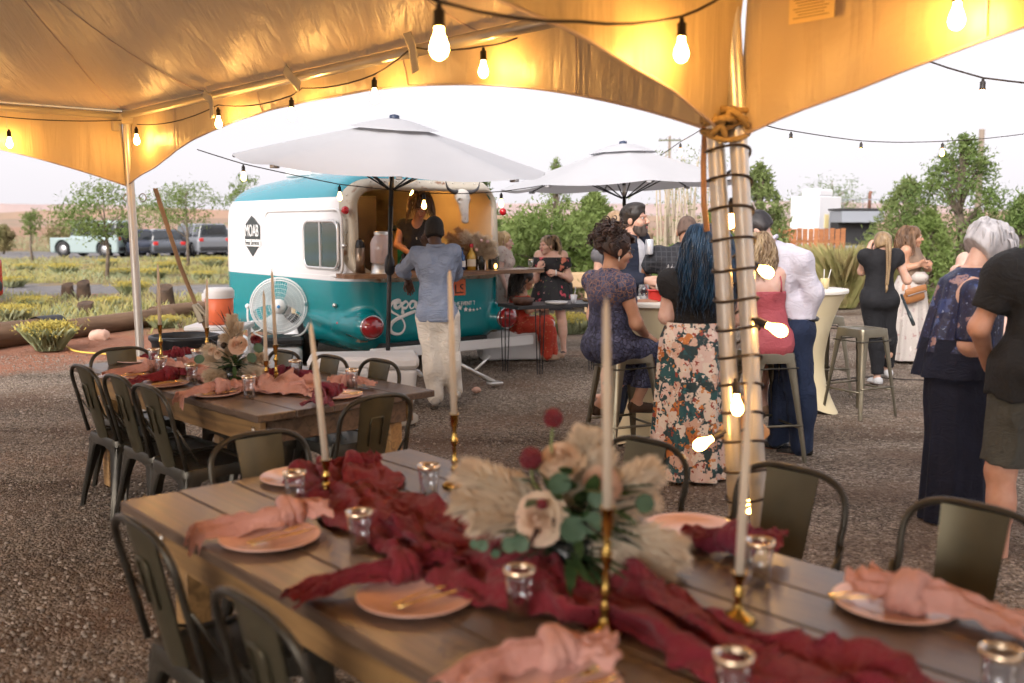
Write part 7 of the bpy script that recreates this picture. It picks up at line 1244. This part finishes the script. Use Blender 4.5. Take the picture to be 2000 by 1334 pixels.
def bouquet1():
    b = gp(1108, 1128, .76); Y = b[1]; t = thing('flower_centrepiece', 'cream rose and pampas centrepiece with eucalyptus on the near table', 'flowers', b); A = lambda px, py, dy=0.: at(px, py, Y+dy)-b
    m = MB(); m.lathe([(.001, 0), (.06, 0), (.075, .05), (.07, .11), (.06, .115), (.06, .05), (.001, .02)], n=18); m.build('vase', M('vase_dark', (.02, .022, .02), .25), t, True)
    c = V3(0, 0, .13); k = 0
    for tip, w_, n in (((880, 880, .12), .055, 700), ((868, 950, .05), .05, 650), ((905, 1000, -.02), .045, 500), ((1150, 800, .06), .05, 700), ((1185, 850, .12), .05, 600), ((1300, 880, .1), .055, 700), ((1290, 945, .15), .05, 500), ((1355, 1060, .02), .06, 800), ((1330, 1105, -.02), .055, 700), ((1250, 1135, -.06), .05, 600), ((1045, 1185, -.1), .03, 380), ((960, 905, .2), .05, 500)): plume(t, c+V3(0, 0, .02), A(*tip), w_*1.05, n, PAMP, 30+k); k += 1
    rose(t, A(1052, 1012, -.1), .062, (-.3, -1, .35), ROSEC, 1); rose(t, A(1095, 893, 0), .058, (-.2, -.6, .8), ROSEC, 2); rose(t, A(1180, 945, -.02), .05, (.3, -.8, .5), ROSEB, 3)
    ball(t, A(1081, 816, 0), .026, BURF, 1); m = MB(); m.tube([c, A(1076, 870, 0), A(1080, 825, 0)], .0035, 5); m.build('stem', M('stem_light', (.22, .28, .10), .7), t, True); m = MB(); m.tube([c, A(1040, 940, 0), A(1037, 900, -.02)], .0035, 5); m.build('stem', MATS['stem_light'], t, True); ball(t, A(1037, 895, -.02), .03, BURF, 2); ball(t, A(1058, 985, -.12), .014, BURF, 3)
    for px, py, dx, dz_, s_ in ((1105, 1010, .4, -.6, .085), (1098, 965, -.2, .8, .07), (1135, 1015, .9, -.2, .07), (1030, 1050, -.6, -.5, .055), (950, 1055, -.5, -.6, .04), (965, 1072, .2, -.8, .03), (1150, 985, .7, .5, .06), (1010, 1060, -.9, -.2, .05), (1240, 980, .8, -.1, .06), (935, 1060, -1, -.3, .03)): leaf(t, A(px, py, -.13), (dx, -.15, dz_), (0, -1, .3), s_*.8, s_*.4, EUC, 'eucalyptus_leaf', True)
    greens(t, c, 70, .16, .11, .013, LEAFD, 4, .5); greens(t, c+V3(.02, 0, .05), 60, .2, .09, .02, LEAFD, 5, .3); greens(t, c+V3(-.06, 0, .03), 40, .22, .14, .005, DKF, 6, .3); greens(t, c+V3(0, -.05, -.04), 45, .1, .12, .010, LEAFD, 8, -.5)
bouquet1()
def bouquet2():
    b = gp(456, 750, .76); Y = b[1]; t = thing('flower_centrepiece', 'blush rose and pampas centrepiece on the blush runner table', 'flowers', b); A = lambda px, py, dy=0.: at(px, py, Y+dy)-b; c = V3(0, 0, .1); k = 0
    m = MB(); m.lathe([(.001, 0), (.055, 0), (.07, .05), (.06, .11), (.05, .11), (.001, .02)], n=18); m.build('vase', MATS['vase_dark'], t, True)
    for tip, w_, n in (((452, 592, .05), .05, 600), ((470, 610, .02), .035, 400), ((440, 640, .0), .05, 400), ((398, 668, .08), .05, 500), ((392, 690, .05), .045, 450), ((404, 735, -.05), .06, 650), ((425, 740, -.08), .05, 450), ((520, 690, .02), .055, 550), ((512, 725, -.03), .055, 600), ((490, 740, -.08), .04, 400)): plume(t, c, A(*tip), w_, n, PAMP, 60+k); k += 1
    rose(t, A(463, 673, -.1), .05, (.1, -1, .5), ROSEB, 7); rose(t, A(500, 662, -.03), .03, (.3, -.7, .7), BURF, 8, 'ranunculus'); rose(t, A(425, 690, -.05), .03, (-.4, -.8, .4), ROSEC, 9); rose(t, A(412, 684, -.03), .025, (-.5, -.7, .5), ROSEB, 10)
    ball(t, A(437, 675, -.06), .018, M('brown_pod', (.06, .035, .02), .7), 4, 'seed_pod'); greens(t, c+V3(.02, -.05, .02), 70, .12, .08, .012, LEAFD, 11, .3); greens(t, c+V3(0, 0, .1), 30, .2, .14, .004, DKF, 12, .9); greens(t, c+V3(0, -.03, -.04), 40, .08, .1, .010, LEAFD, 13, -.5)
    for px, py, dx, dz_ in ((498, 672, .6, -.6), (510, 735, .8, -.2), (486, 690, .5, -.7), (400, 700, -.9, -.1)): leaf(t, A(px, py, -.08), (dx, -.2, dz_), (0, -1, .3), .06, .026, EUC, 'eucalyptus_leaf', True)
bouquet2()
def bouquet3():
    p0 = rear(925, 530, .02); b = T((p0[0], -.1, CZ)); Y = b[1]; t = thing('dried_bouquet', 'dried palm and pampas bouquet on the trailer counter', 'flowers', b); A = lambda px, py, dy=0.: at(px, py, Y+dy)-b; k = 0
    m = MB(); m.lathe([(.001, 0), (.05, 0), (.06, .1), (.045, .16)], n=16); m.build('vase', MATS['vase_dark'], t, True)
    for tip, w_, mt in (((866, 442), .05, PAMPD), ((872, 458), .05, PAMPD), ((868, 470), .05, PAMPD), ((885, 428), .04, PAMPD), ((900, 440), .06, PAMP), ((925, 446), .06, PAMP), ((945, 452), .06, PAMP), ((962, 462), .06, PAMP), ((968, 485), .05, PAMP), ((935, 470), .06, PAMP), ((905, 475), .06, PAMPD)): plume(t, V3(0, 0, .12), A(*tip, -.05), w_*1.6, 420, mt, 90+k); k += 1
    for px, py in ((940, 470), (952, 472), (931, 488)): ball(t, A(px, py, -.1), .022, M('pink_bloom', (.75, .5, .45), .7), k, 'bloom')
bouquet3()

# ================================================================== trees and shrubs
def leafcloud(rg, cen, sp, n, s0, s1, flat=.5, asp=.5):
    k = len(cen); i = rg.integers(0, k, n); c = cen[i]+rg.normal(size=(n, 3))*sp[i][:, None]*V3(1, 1, flat+.25); d = rg.normal(size=(n, 3)); d /= np.linalg.norm(d, axis=1)[:, None]; e = np.cross(d, rg.normal(size=(n, 3))); e /= np.linalg.norm(e, axis=1)[:, None]; s = (s0+(s1-s0)*rg.random(n))[:, None]
    return np.stack([c-e*s*asp*.5, c+d*s*.5-e*s*asp*.1, c+d*s+e*s*asp*.2, c+d*s*.4+e*s*asp*.5], 1)
def mesh_quads(name, P_, mat):
    n = len(P_); me = bpy.data.meshes.new(name); me.vertices.add(n*4); me.vertices.foreach_set('co', P_.reshape(-1).astype(np.float32)); me.loops.add(n*4); me.loops.foreach_set('vertex_index', np.arange(n*4, dtype=np.int32)); me.polygons.add(n); me.polygons.foreach_set('loop_start', np.arange(0, n*4, 4, dtype=np.int32)); me.update(calc_edges=True); me.materials.append(mat); return me
BARK = M('bark_grey', (.20, .16, .12), .95, col2=(.12, .09, .07), vs_=8, bump=.6, bs=20); BARKP = M('bark_pale', (.46, .39, .29), .9, col2=(.36, .29, .21), vs_=6)
JUN = [M('juniper%d' % i, c, .75, col2=c2, vs_=1.6, transl=.3, contrast=(.35, .65)) for i, (c, c2) in enumerate((((.125, .19, .04), (.2, .26, .075)), ((.10, .165, .04), (.17, .23, .065)), ((.14, .19, .055), (.21, .26, .09))))]; LOC = M('locust_leaf', (.13, .20, .045), .7, col2=(.2, .26, .08), vs_=1.2, transl=.35)
def tree(label, px, Y, ztop, rad, kind, seed, n=5200, z0=.15, mat=None, group='trees round the yard', trunk=None, leafs=None, lean=0.):
    rg = np.random.default_rng(seed); x = at(px, 440, Y)[0]; t = thing('tree', label, 'tree', (x, Y, 0), 0, group); H_ = ztop; cen = []; sp = []
    if kind == 'cone':
        k = 210
        for i in range(k):
            s = rg.random()**1.15; a = rg.random()*6.28; r_ = rad*(1-s)**.72*(.35+.65*rg.random()**.5)*(1+.25*math.sin(3*a+seed)); cen.append((r_*math.cos(a)+lean*s, r_*math.sin(a), z0+(H_-z0)*s*.97)); sp.append((.035*rad+.075*rad*(1-s))*(.6+.8*rg.random()))
    elif kind == 'round':
        k = 110
        for i in range(k):
            d = rg.normal(size=3); d /= np.linalg.norm(d); rr = rg.random()**.4; cen.append((d[0]*rad*rr, d[1]*rad*rr, z0+(H_-z0)*(.5+.48*d[2]*rr))); sp.append(rad*(.07+.09*rg.random()))
    else:   # airy: flat sprays on spreading limbs
        k = 46
        for i in range(k):
            a = rg.random()*6.28; s = rg.random(); r_ = rad*(.25+.75*rg.random()**.6)*math.sin(PI*(.2+.65*s)); cen.append((r_*math.cos(a), r_*math.sin(a), z0+(H_-z0)*(.12+.86*s))); sp.append(rad*.13)
    cen = np.array(cen); sp = np.array(sp); s0, s1 = leafs or (.07, .17); n = int(n*(1.15 if kind == 'cone' else 1.6 if kind != 'airy' else .75))
    obj('crown', mesh_quads('crown', leafcloud(rg, cen, sp, n, s0, s1, .45 if kind == 'airy' else .7), mat or JUN[seed % 3]), t)
    m = MB(); tr_ = trunk or .035*H_; m.tube([(0, 0, -.05), (.03*H_*math.sin(seed), 0, H_*.3), (lean*.6, .02, H_*.62), (lean, 0, H_*.93)], [tr_, tr_*.75, tr_*.45, tr_*.1], 8); m.build('trunk', BARK, t, True); m = MB()
    for c in cen[::3]: zb = max(.12*H_, c[2]-.22*H_*(.5+.5*rg.random())); b = V3(lean*zb/H_, 0, zb); m.tube([b, lerp(b, c, .55)+V3(0, 0, .04*H_), c], [tr_*.3, tr_*.18, tr_*.05], 5)
    m.build('limbs', BARK, t); return t
def zt(py, Y): return EYE+(440-py)*Y/FPX
for lb, px, py, Y, rp, kd, sd, n in (('tall open juniper tree at the right, before the utility pole', 1872, 262, 24., 118, 'cone', 1, 8200), ('shorter juniper tree right of the grey truck', 1768, 344, 26., 78, 'cone', 2, 6000), ('dense green juniper at the right picture edge', 1998, 380, 23., 70, 'cone', 4, 5200), ('bright green juniper between the two tall right junipers', 1815, 410, 22., 60, 'cone', 0, 4600),
  ('conical juniper just right of the twin tent poles', 1482, 318, 21., 72, 'cone', 5, 6000), ('dense green tree behind the smiling woman', 1078, 396, 20., 85, 'round', 3, 7600), ('green juniper left of the second umbrella pole', 1160, 372, 22., 85, 'cone', 6, 7000), ('dark green tree peeking behind the trailer end', 938, 344, 17.5, 58, 'cone', 7, 5200), ('leafy green tree above the blonde woman', 1012, 420, 23., 60, 'round', 9, 5200), ('small dark green bush below the bearded man', 1310, 480, 17., 30, 'round', 10, 2200),
  ('slender tree tip rising over the left umbrella gap', 1086, 310, 30., 42, 'cone', 12, 2600), ('leafy green tree behind the white box trailer', 1622, 342, 46., 60, 'round', 13, 3000), ('green juniper behind the plaid man', 1400, 400, 24., 70, 'cone', 15, 4200)):
    z_ = zt(py, Y); tree(lb, px, Y, z_, 1.42*rp*Y/FPX, kd, sd, n, z0=.1 if kd == 'cone' else .2)
for lb, px, py, Y, rp, sd, n in (('airy locust tree with pale trunk above the white jeep', 204, 366, 31., 95, 21, 4200), ('airy locust tree left of the trailer over parked cars', 365, 362, 40., 82, 22, 4200), ('small locust tree just left of the trailer roof', 478, 348, 34., 40, 23, 2000), ('slender young tree at the far left field', 60, 408, 45., 20, 24, 1300)):
    z_ = zt(py, Y); tree(lb, px, Y, z_, rp*Y/FPX, 'airy', sd, n, z0=z_*.44, mat=LOC, leafs=(.07, .18), trunk=.07)
for lb, px, py, Y, rp, sd in (('round tan green bush behind the white jeep', 126, 430, 62., 36, 25), ('tan bush at the left picture edge', 4, 438, 58., 22, 26)): z_ = zt(py, Y); tree(lb, px, Y, z_, rp*Y/FPX, 'round', sd, 2600, z0=.1, mat=M('bush_olive', (.19, .18, .07), .8, col2=(.28, .22, .10), vs_=.9, transl=.2), leafs=(.08, .2))
# bare pale stemmed trees right of the second umbrella
def bare(label, px, Y, sd):
    rg = np.random.default_rng(sd); x = at(px, 440, Y)[0]; t = thing('tree', label, 'tree', (x, Y, 0), 0, 'trees round the yard'); m = MB()
    for i in range(16): a = rg.random()*6.28; r_ = .22*rg.random(); b = V3(r_*math.cos(a), r_*math.sin(a), 0); l = rg.uniform(2., 3.2); tp = b*(2.2)+V3(rg.normal()*.15, 0, l); m.tube([b, lerp(b, tp, .5)+V3(rg.normal()*.05, 0, 0), tp], [.035, .025, .008], 6)
    m.build('stems', BARKP, t, True); n = 800; c = np.stack([rg.normal(size=n)*.45, rg.normal(size=n)*.45, rg.uniform(.8, 3.1, n)], 1); obj('crown', mesh_quads('crown', leafcloud(rg, c, np.full(n, .05), n, .04, .09), JUN[2]), t)
bare('pale many stemmed bare tree left of the balding man', 1312, 19., 31); bare('pale many stemmed bare tree above the balding man', 1358, 20.5, 32)
# ornamental grass clumps and flowering rabbitbrush
STRAW = M('straw_grass', (.46, .37, .18), .9, col2=(.33, .32, .12), vs_=3, transl=.3); SAGE = M('sage_green', (.26, .30, .15), .9, col2=(.36, .38, .23), vs_=2, transl=.2); OLIV = M('olive_grass', (.30, .30, .09), .9, col2=(.46, .40, .16), vs_=1.1, transl=.3); YEL = M('rabbitbrush_yellow', (.56, .44, .08), .8, col2=(.42, .36, .10), vs_=6, transl=.2)
def blades(rg, base, hgt, lean, w_):
    n = len(base); a = rg.random(n)*6.28; d = np.stack([np.cos(a), np.sin(a), 0*a], 1); tip = base+d*(lean*hgt)[:, None]+V3(0, 0, 1)*hgt[:, None]; mid = base+d*(lean*hgt*.3)[:, None]+V3(0, 0, .6)*hgt[:, None]; s = np.stack([-np.sin(a), np.cos(a), 0*a], 1)*(w_)[:, None]; return np.stack([base-s, base+s, mid+s*.7, tip], 1)
def clump(name, label, cat, px, Y, H_, n, mat, sd, group=None, spread=.25, head=None):
    rg = np.random.default_rng(sd); x = at(px, 440, Y)[0]; t = thing(name, label, cat, (x, Y, 0), 0, group); r_ = spread*np.sqrt(rg.random(n)); a = rg.random(n)*6.28; b = np.stack([r_*np.cos(a), r_*np.sin(a), 0*a], 1); obj('stems', mesh_quads('stems', blades(rg, b, H_*(.5+.5*rg.random(n)), .05+.95*rg.random(n)**1.3, np.full(n, .0011+.00008*Y)), mat), t)
    if head: k = n; c = np.stack([1.35*spread*rg.normal(size=k)*.6, 1.35*spread*rg.normal(size=k)*.6, H_*(.66+.34*rg.random(k))], 1); tag(obj('flowers', mesh_quads('flowers', leafcloud(rg, c, np.full(k, .02), k*2, .03, .07), head), t), kind='stuff')
    return t
for i, (px, Y, H_) in enumerate(((1610, 21., 1.15), (1652, 20., 1.35), (1690, 21.5, 1.2), (1585, 22.5, .9))): clump('ornamental_grass', ('tall straw grass clump before the brown board fence', 'tallest straw grass clump before the grey truck', 'straw grass clump left of the photographer\'s head', 'low straw grass behind the white shirt man')[i], 'grass clump', px, Y, H_, 1100, STRAW, 40+i, 'tall straw grass clumps')
q = gp(84, 684); clump('rabbitbrush', 'bright yellow flowering bush in front of the tarped log', 'shrub', 84, q[1], .36, 1600, SAGE, 50, None, .17, YEL)
RB = []; RBL = ['beside the red car wheel at the left edge', 'behind the gravel lane, far left of the stumps', 'on the lane edge above the left stump', 'at the foot of the locust tree by the jeep', 'just left of the far tent pole, beyond the lane', 'just right of the far tent pole, beyond the lane', 'between far tent pole and guy strap', 'right of the guy strap near the trailer', 'below the silver hatchback', 'at the foot of the right locust tree', 'left of the paired stumps, before the lane', 'right of the paired stumps, before the lane', 'left of the far pole, on the near lane edge', 'behind the tarped log at the left edge', 'behind the maxi dress woman', 'behind the smiling woman in black floral', 'behind the logs at the black tub candle']
for i, (px, py) in enumerate(((20, 560), (45, 530), (120, 535), (205, 520), (235, 540), (300, 545), (330, 530), (395, 545), (415, 520), (355, 515), (60, 600), (215, 600), (260, 575), (20, 628), (1790, 585), (1110, 650), (320, 640))):
    q = gp(px, py); sc_ = rng.uniform(.5, 1.0)
    if i < 4: RB.append(clump('rabbitbrush', 'low yellow flowering shrub '+RBL[i], 'shrub', px, q[1], .36, 1100, SAGE, 60+i, 'rabbitbrush shrubs in the field', .34, YEL)); RB[-1].scale = (sc_,)*3
    else: o = dup(RB[i % 4], 'low yellow flowering shrub '+RBL[i], q, rng.uniform(0, 6)); o.scale = (sc_,)*3
def field(name, label, cat, n, mat, sd, xr, yr, h0, h1, avoid=True):
    rg = np.random.default_rng(sd); y = yr[0]+(yr[1]-yr[0])*rg.random(n)**1.0; x = xr[0]*y/30+(xr[1]-xr[0])*y/30*rg.random(n); k = vnoise(np.c_[x*.5, y*.5, 0*x+sd], sd)+.6*vnoise(np.c_[x*1.6, y*1.6, 0*x+sd], sd+1); keep = k > -.05
    lane = np.abs(y+.12*x-24.6) < 2.3; keep &= ~lane; keep &= ~((y > 50) & (y < 63)); x, y = x[keep], y[keep]; n = len(x); b = np.stack([x, y, 0*x-.01], 1); hh = (h0+(h1-h0)*rg.random(n))*(.6+.5*k[keep]); tag(obj(name, mesh_quads(name, blades(rg, b, hh, .2+.5*rg.random(n), .0015+.00035*y), mat)), label, cat, kind='stuff')
field('dry_grass', 'dry straw grass over the field beyond the logs', 'grass', 34000, OLIV, 3, (-22, -3.5), (15., 50.), .06, .24); field('sagebrush', 'grey green sage growing over the left field', 'grass', 24000, SAGE, 8, (-22, -3.5), (15.5, 50.), .05, .22); field('pale_grass', 'pale straw tufts over the left field', 'grass', 18000, STRAW, 12, (-22, -4), (16, 50.), .06, .24); field('yard_grass', 'straw grass beyond the gravel at right and centre', 'grass', 26000, M('yard_straw', (.48, .38, .13), .9, col2=(.36, .33, .10), vs_=1., transl=.3), 17, (-3., 18), (22.5, 34.), .08, .28); field('far_scrub', 'low scrub far out on the plain', 'grass', 9000, SAGE, 23, (-18, 18), (64., 140.), .2, .6)
# ================================================================== vehicles and background structures
CGL = M('car_glass', (.02, .025, .03), .05, coat=1); RIMG = M('car_rim', (.45, .45, .46), .3, .8); HL = M('head_lamp', (.7, .72, .74), .1, coat=1); TLR = M('tail_lamp', (.5, .02, .02), .2, coat=1); PLA = M('car_plastic', (.03, .03, .032), .6)
def car(label, loc, yaw, L_, W_, H_, col, kind='sedan', group='cars parked beyond the field', name='parked_car', rs=.33):
    t = thing(name, label, 'car', loc, yaw, group); paint = M('paint_%.2f_%.2f_%.2f' % col, col, .25, .2, coat=.6); F = Field((-L_/2-.1, -W_/2-.1, .1), (L_/2+.1, W_/2+.1, H_+.1), .05); X, Y, Z = F.pts(); zb = H_*.56 if kind != 'jeep' else H_*.57
    def rb(cx, cz, hx, hz, hy, r_, sl=0., ta=0.): xx = X-cx-sl*(Z-cz); return np.sqrt(np.maximum(np.abs(xx)-(hx-r_), 0)**2+np.maximum(np.abs(Y)-(hy-ta*np.maximum(Z-zb, 0)-r_), 0)**2+np.maximum(np.abs(Z-cz)-(hz-r_), 0)**2)-r_
    body = rb(0, (.2+zb)/2, L_/2, (zb-.2)/2, W_/2, .16 if kind != 'jeep' else .08)
    if kind == 'sedan': cab = np.maximum(rb(-.1, (zb+H_)/2-.1, L_*.29, (H_-zb)/2+.1, W_/2-.06, .18, 0, .32), np.abs(X+.1)-(L_*.33-.75*(Z-zb)))
    elif kind == 'jeep': cab = rb(-L_*.14, (zb+H_)/2, L_*.34, (H_-zb)/2+.06, W_/2-.08, .09, 0, .1); body = np.where(X > L_*.2, np.maximum(body, Z-zb+.05), body)
    else: cab = np.maximum(rb(-L_*.1, (zb+H_)/2-.06, L_*.38, (H_-zb)/2+.06, W_/2-.06, .16, 0, .22), (X+L_*.1)-(L_*.34-.6*(Z-zb)))
    kk = .1; hh = np.maximum(kk-np.abs(body-cab), 0)/kk; d = np.minimum(body, cab)-hh*hh*kk/4
    for wx in (-L_*.3, L_*.31): d = np.maximum(d, -(np.maximum(np.sqrt((X-wx)**2+(Z-rs)**2)-(rs+.07), W_/2-.3-np.abs(Y))))
    F.f = d.astype(np.float32); v, f = F.net(); c = v[f].mean(1); nn = np.cross(v[f[:, 1]]-v[f[:, 0]], v[f[:, 2]]-v[f[:, 0]]); nn /= np.linalg.norm(nn, axis=1)[:, None]+1e-9
    gl = (c[:, 2] > zb+.06) & (c[:, 2] < H_-.09) & (np.abs(nn[:, 2]) < .82) & ~((np.abs(nn[:, 1]) > .6) & (np.abs(((c[:, 0]+.1*L_)/(L_*.22)) % 1-.5) > .44))
    m = MB(); m.add(v, f[~gl]); m.build('body', paint, t, True); m = MB(); m.add(v, f[gl]); m.build('windows', CGL, t, True)
    for wx in (-L_*.3, L_*.31):
        for sy in (-1, 1):
            m = MB(); m.lathe([(rs*.62, -.1), (rs*.93, -.11), (rs, -.07), (rs, .07), (rs*.93, .11), (rs*.62, .1)], (wx, sy*(W_/2-.12), rs), 20, Rm=rotx(PI/2)); w_ = m.build('wheel', TYRE, t, True); m = MB(); m.lathe([(.001, sy*-.11), (rs*.3, sy*-.1), (rs*.62, sy*-.08), (rs*.66, 0)], (wx, sy*(W_/2-.12), rs), 14, Rm=rotx(PI/2)); m.build('rim', RIMG, w_, True)
    for sy in (-1, 1): m = MB(); m.rbox((L_/2-.03, sy*(W_/2-.3), zb-.16), (.1, .34, .14), .04); m.build('headlight', HL, t); m = MB(); m.rbox((-L_/2+.03, sy*(W_/2-.22), zb-.1), (.1, .26, .2), .04); m.build('tail_light', TLR, t)
    m = MB(); m.rbox((L_/2-.02, 0, .42), (.12, W_*.9, .22), .05); m.build('bumper', PLA, t); m = MB(); m.rbox((-L_/2+.02, 0, .42), (.12, W_*.9, .22), .05); m.build('bumper', PLA, t)
    if kind == 'jeep': m = MB(); m.lathe([(.001, -.1), (.2, -.12), (.38, -.1), (.38, .1), (.001, .1)], (-L_/2-.1, .1, 1.05), 20, Rm=roty(PI/2)); m.build('spare_wheel', TYRE, t, True)
    return t
def cl(px, Y): return (at(px, 440, Y)[0], Y, 0)
car('pale mint off-road jeep parked at the far left', cl(182, 53), R(166), 4.1, 1.8, 1.85, (.32, .40, .40), 'jeep', rs=.4); car('dark blue sedan parked right of the mint jeep', cl(258, 54), R(128), 4.7, 1.8, 1.45, (.05, .06, .09)); car('dark grey sedan parked behind the far tent pole', cl(316, 54), R(118), 4.6, 1.8, 1.45, (.10, .11, .13)); car('silver and black sport utility car below the locust tree', cl(384, 55), R(130), 4.7, 1.9, 1.75, (.20, .21, .23), 'suv'); car('silver hatchback parked at the trailer edge', cl(436, 57), R(120), 4.2, 1.75, 1.5, (.42, .43, .45), 'suv')
q = gp(-4, 606); car('red off-road car whose front wheel shows at the left edge', (q[0]-2.62, q[1]+.4, 0), R(-8), 4.3, 1.9, 1.8, (.55, .03, .02), 'jeep', None, 'parked_car', .44)
# white box trailer, grey truck, brown fence
bt = thing('box_trailer', 'white refrigerated box trailer behind the brown fence', 'trailer', cl(1592, 38), R(36)); WP, GP_ = M('box_white', (.66, .66, .69), .5), M('box_grey', (.60, .61, .66), .5)
m = MB(); m.rbox((.0, 0, 1.15+.55), (1.35, 1.3, 2.05), .03); m.build('box', WP, bt); m = MB(); m.rbox((.685, 0, 1.7), (.02, 1.24, 1.95), .004); m.build('rear_door', GP_, bt); m = MB(); m.rbox((-.2, -.2, 2.85), (.9, .8, .28), .06); m.build('cooling_unit', WP, bt); m = MB(); m.rbox((-.2, -.66, 1.8), (.25, .02, .5), .004); m.build('yellow_placard', M('placard', (.75, .62, .3), .6), bt); m = MB(); m.rbox((.7, -.1, 1.6), (.03, .12, .08), .01); m.build('latch', PLA, bt)
for sy in (-1, 1): m = MB(); m.lathe([(.001, -.1), (.3, -.1), (.33, 0), (.3, .1), (.001, .1)], (0, sy*.5, .33), 18, Rm=rotx(PI/2)); m.build('wheel', TYRE, bt, True)
gt = thing('grey_truck', 'grey flat sided work truck with rail and exhaust stack', 'truck', cl(1672, 36), 0); GR_ = M('truck_grey', (.25, .27, .31), .5)
for c, s_, nm, mt in (((0, 0, 1.95), (1.5, 1.4, .42), 'side_panel', GR_), ((0, 0, .75), (1.5, 1.4, .35), 'lower_panel', GR_), ((0, .3, 1.35), (1.4, .9, .8), 'bay_shade', M('bay_shade', (.02, .02, .022), .8)), ((0, 0, 2.21), (1.6, 1.5, .08), 'deck', PLA), ((.35, -.72, .75), (.4, .03, .3), 'placard', M('placard_w', (.75, .75, .76), .6))): m = MB(); m.rbox(c, s_, .02); m.build(nm, mt, gt)  # the near-black block between the panels paints the shade of the open bay
m = MB(); m.tube([(-.7, -.6, 2.25), (-.7, -.6, 2.55), (.7, -.6, 2.55), (.7, -.6, 2.25)], .015, 6); m.tube([(.0, -.6, 2.25), (0, -.6, 2.55)], .015, 6); m.build('rail', GR_, gt); m = MB(); m.tube([(.38, -.2, 2.2), (.38, -.2, 2.75), (.42, -.2, 2.85)], .06, 8); m.build('exhaust_stack', M('rust', (.2, .09, .06), .8), gt, True)
for x in (-.45, .45): m = MB(); m.lathe([(.18, -.14), (.42, -.14), (.46, 0), (.42, .14), (.18, .14)], (x, -.45, .46), 22, Rm=rotx(PI/2)); m.build('wheel', TYRE, gt, True)
fn_ = thing('board_fence', 'reddish brown upright board fence before the box trailer', 'fence', cl(1500, 28), 0); FB = woodmat('fence_board', (.34, .135, .055), (.22, .085, .035), .8, 5, 0)
bm = MB(); bm.rbox((0, 0, .78), (.132, .022, 1.56), .006); bme = bm.mesh('board', FB)
for k in range(15): o = obj('board', bme, fn_, (.15*k+.01*math.sin(k*5), .004*math.sin(k*3), .012*math.sin(k*2.3)))
for z_ in (.4, 1.2): m = MB(); m.box((1.05, .035, z_), (2.2, .04, .09)); m.build('rail', FB, fn_)
def upole(label, px, Y, z1, cross):
    t = thing('utility_pole', label, 'utility pole', cl(px, Y), 0, 'utility poles'); m = MB(); m.tube([(0, 0, 0), (0, 0, z1)], [.15, .11], 10); m.build('mast', M('pole_wood', (.24, .19, .15), .9), t, True)
    if cross:
        m = MB(); m.rbox((0, -.1, z1-.35), (1.9, .1, .12), .02); c = m.build('crossarm', M('crossarm', (.12, .13, .06), .9), t)
        for x in (-.8, -.3, .35, .8): m = MB(); m.lathe([(.03, 0), (.05, .05), (.03, .12), (.001, .13)], (x, -.1, z1-.29), 8); m.build('insulator', PLA, c)
upole('bare utility pole rising behind the tall right juniper', 1908, 42., zt(257, 42.), 0); upole('distant utility pole with crossarm over the second umbrella', 1305, 85., zt(270, 85.), 1)
tk_ = thing('garden_torch', 'wicker garden torch between the bearded and balding men', 'torch', cl(1262, 15.)); m = MB(); m.cyl((0, 0, 0), (0, 0, 1.25), .018); m.build('pole', BARKP, tk_, True); m = MB(); m.lathe([(.03, 1.2), (.09, 1.35), (.11, 1.5), (.12, 1.53), (.03, 1.55), (.02, 1.62), (.001, 1.62)], n=14); m.build('head', M('wicker', (.45, .32, .2), .9, col2=(.3, .2, .12), vs_=60), tk_, True)
wl = MB(); wl.rbox((0, 0, .16), (2.6, .2, .3), .03); o = wl.build('timber_edging', M('timber', (.55, .38, .22), .9)); o.location = cl(1035, 19.); o.location.z = .5; tag(o, 'pale timber rail behind the smiling woman', 'rail')
o.location.z = .45
pst = MB(); pst.cyl((0, 0, 0), (0, 0, 1), .05); 
for k, dx in enumerate((-1.1, 1.1)): m = MB(); m.rbox((dx, 0, -.2), (.1, .1, .5), .01); m.build('post', MATS['timber'], o)
kb = MB(); kb.rbox((0, 0, .03), (9., .12, .08), .01); o = kb.build('kerb', M('kerb_red', (.30, .14, .09), .9)); o.location = (9.5, 21.3, 0); tag(o, kind='structure')
# end
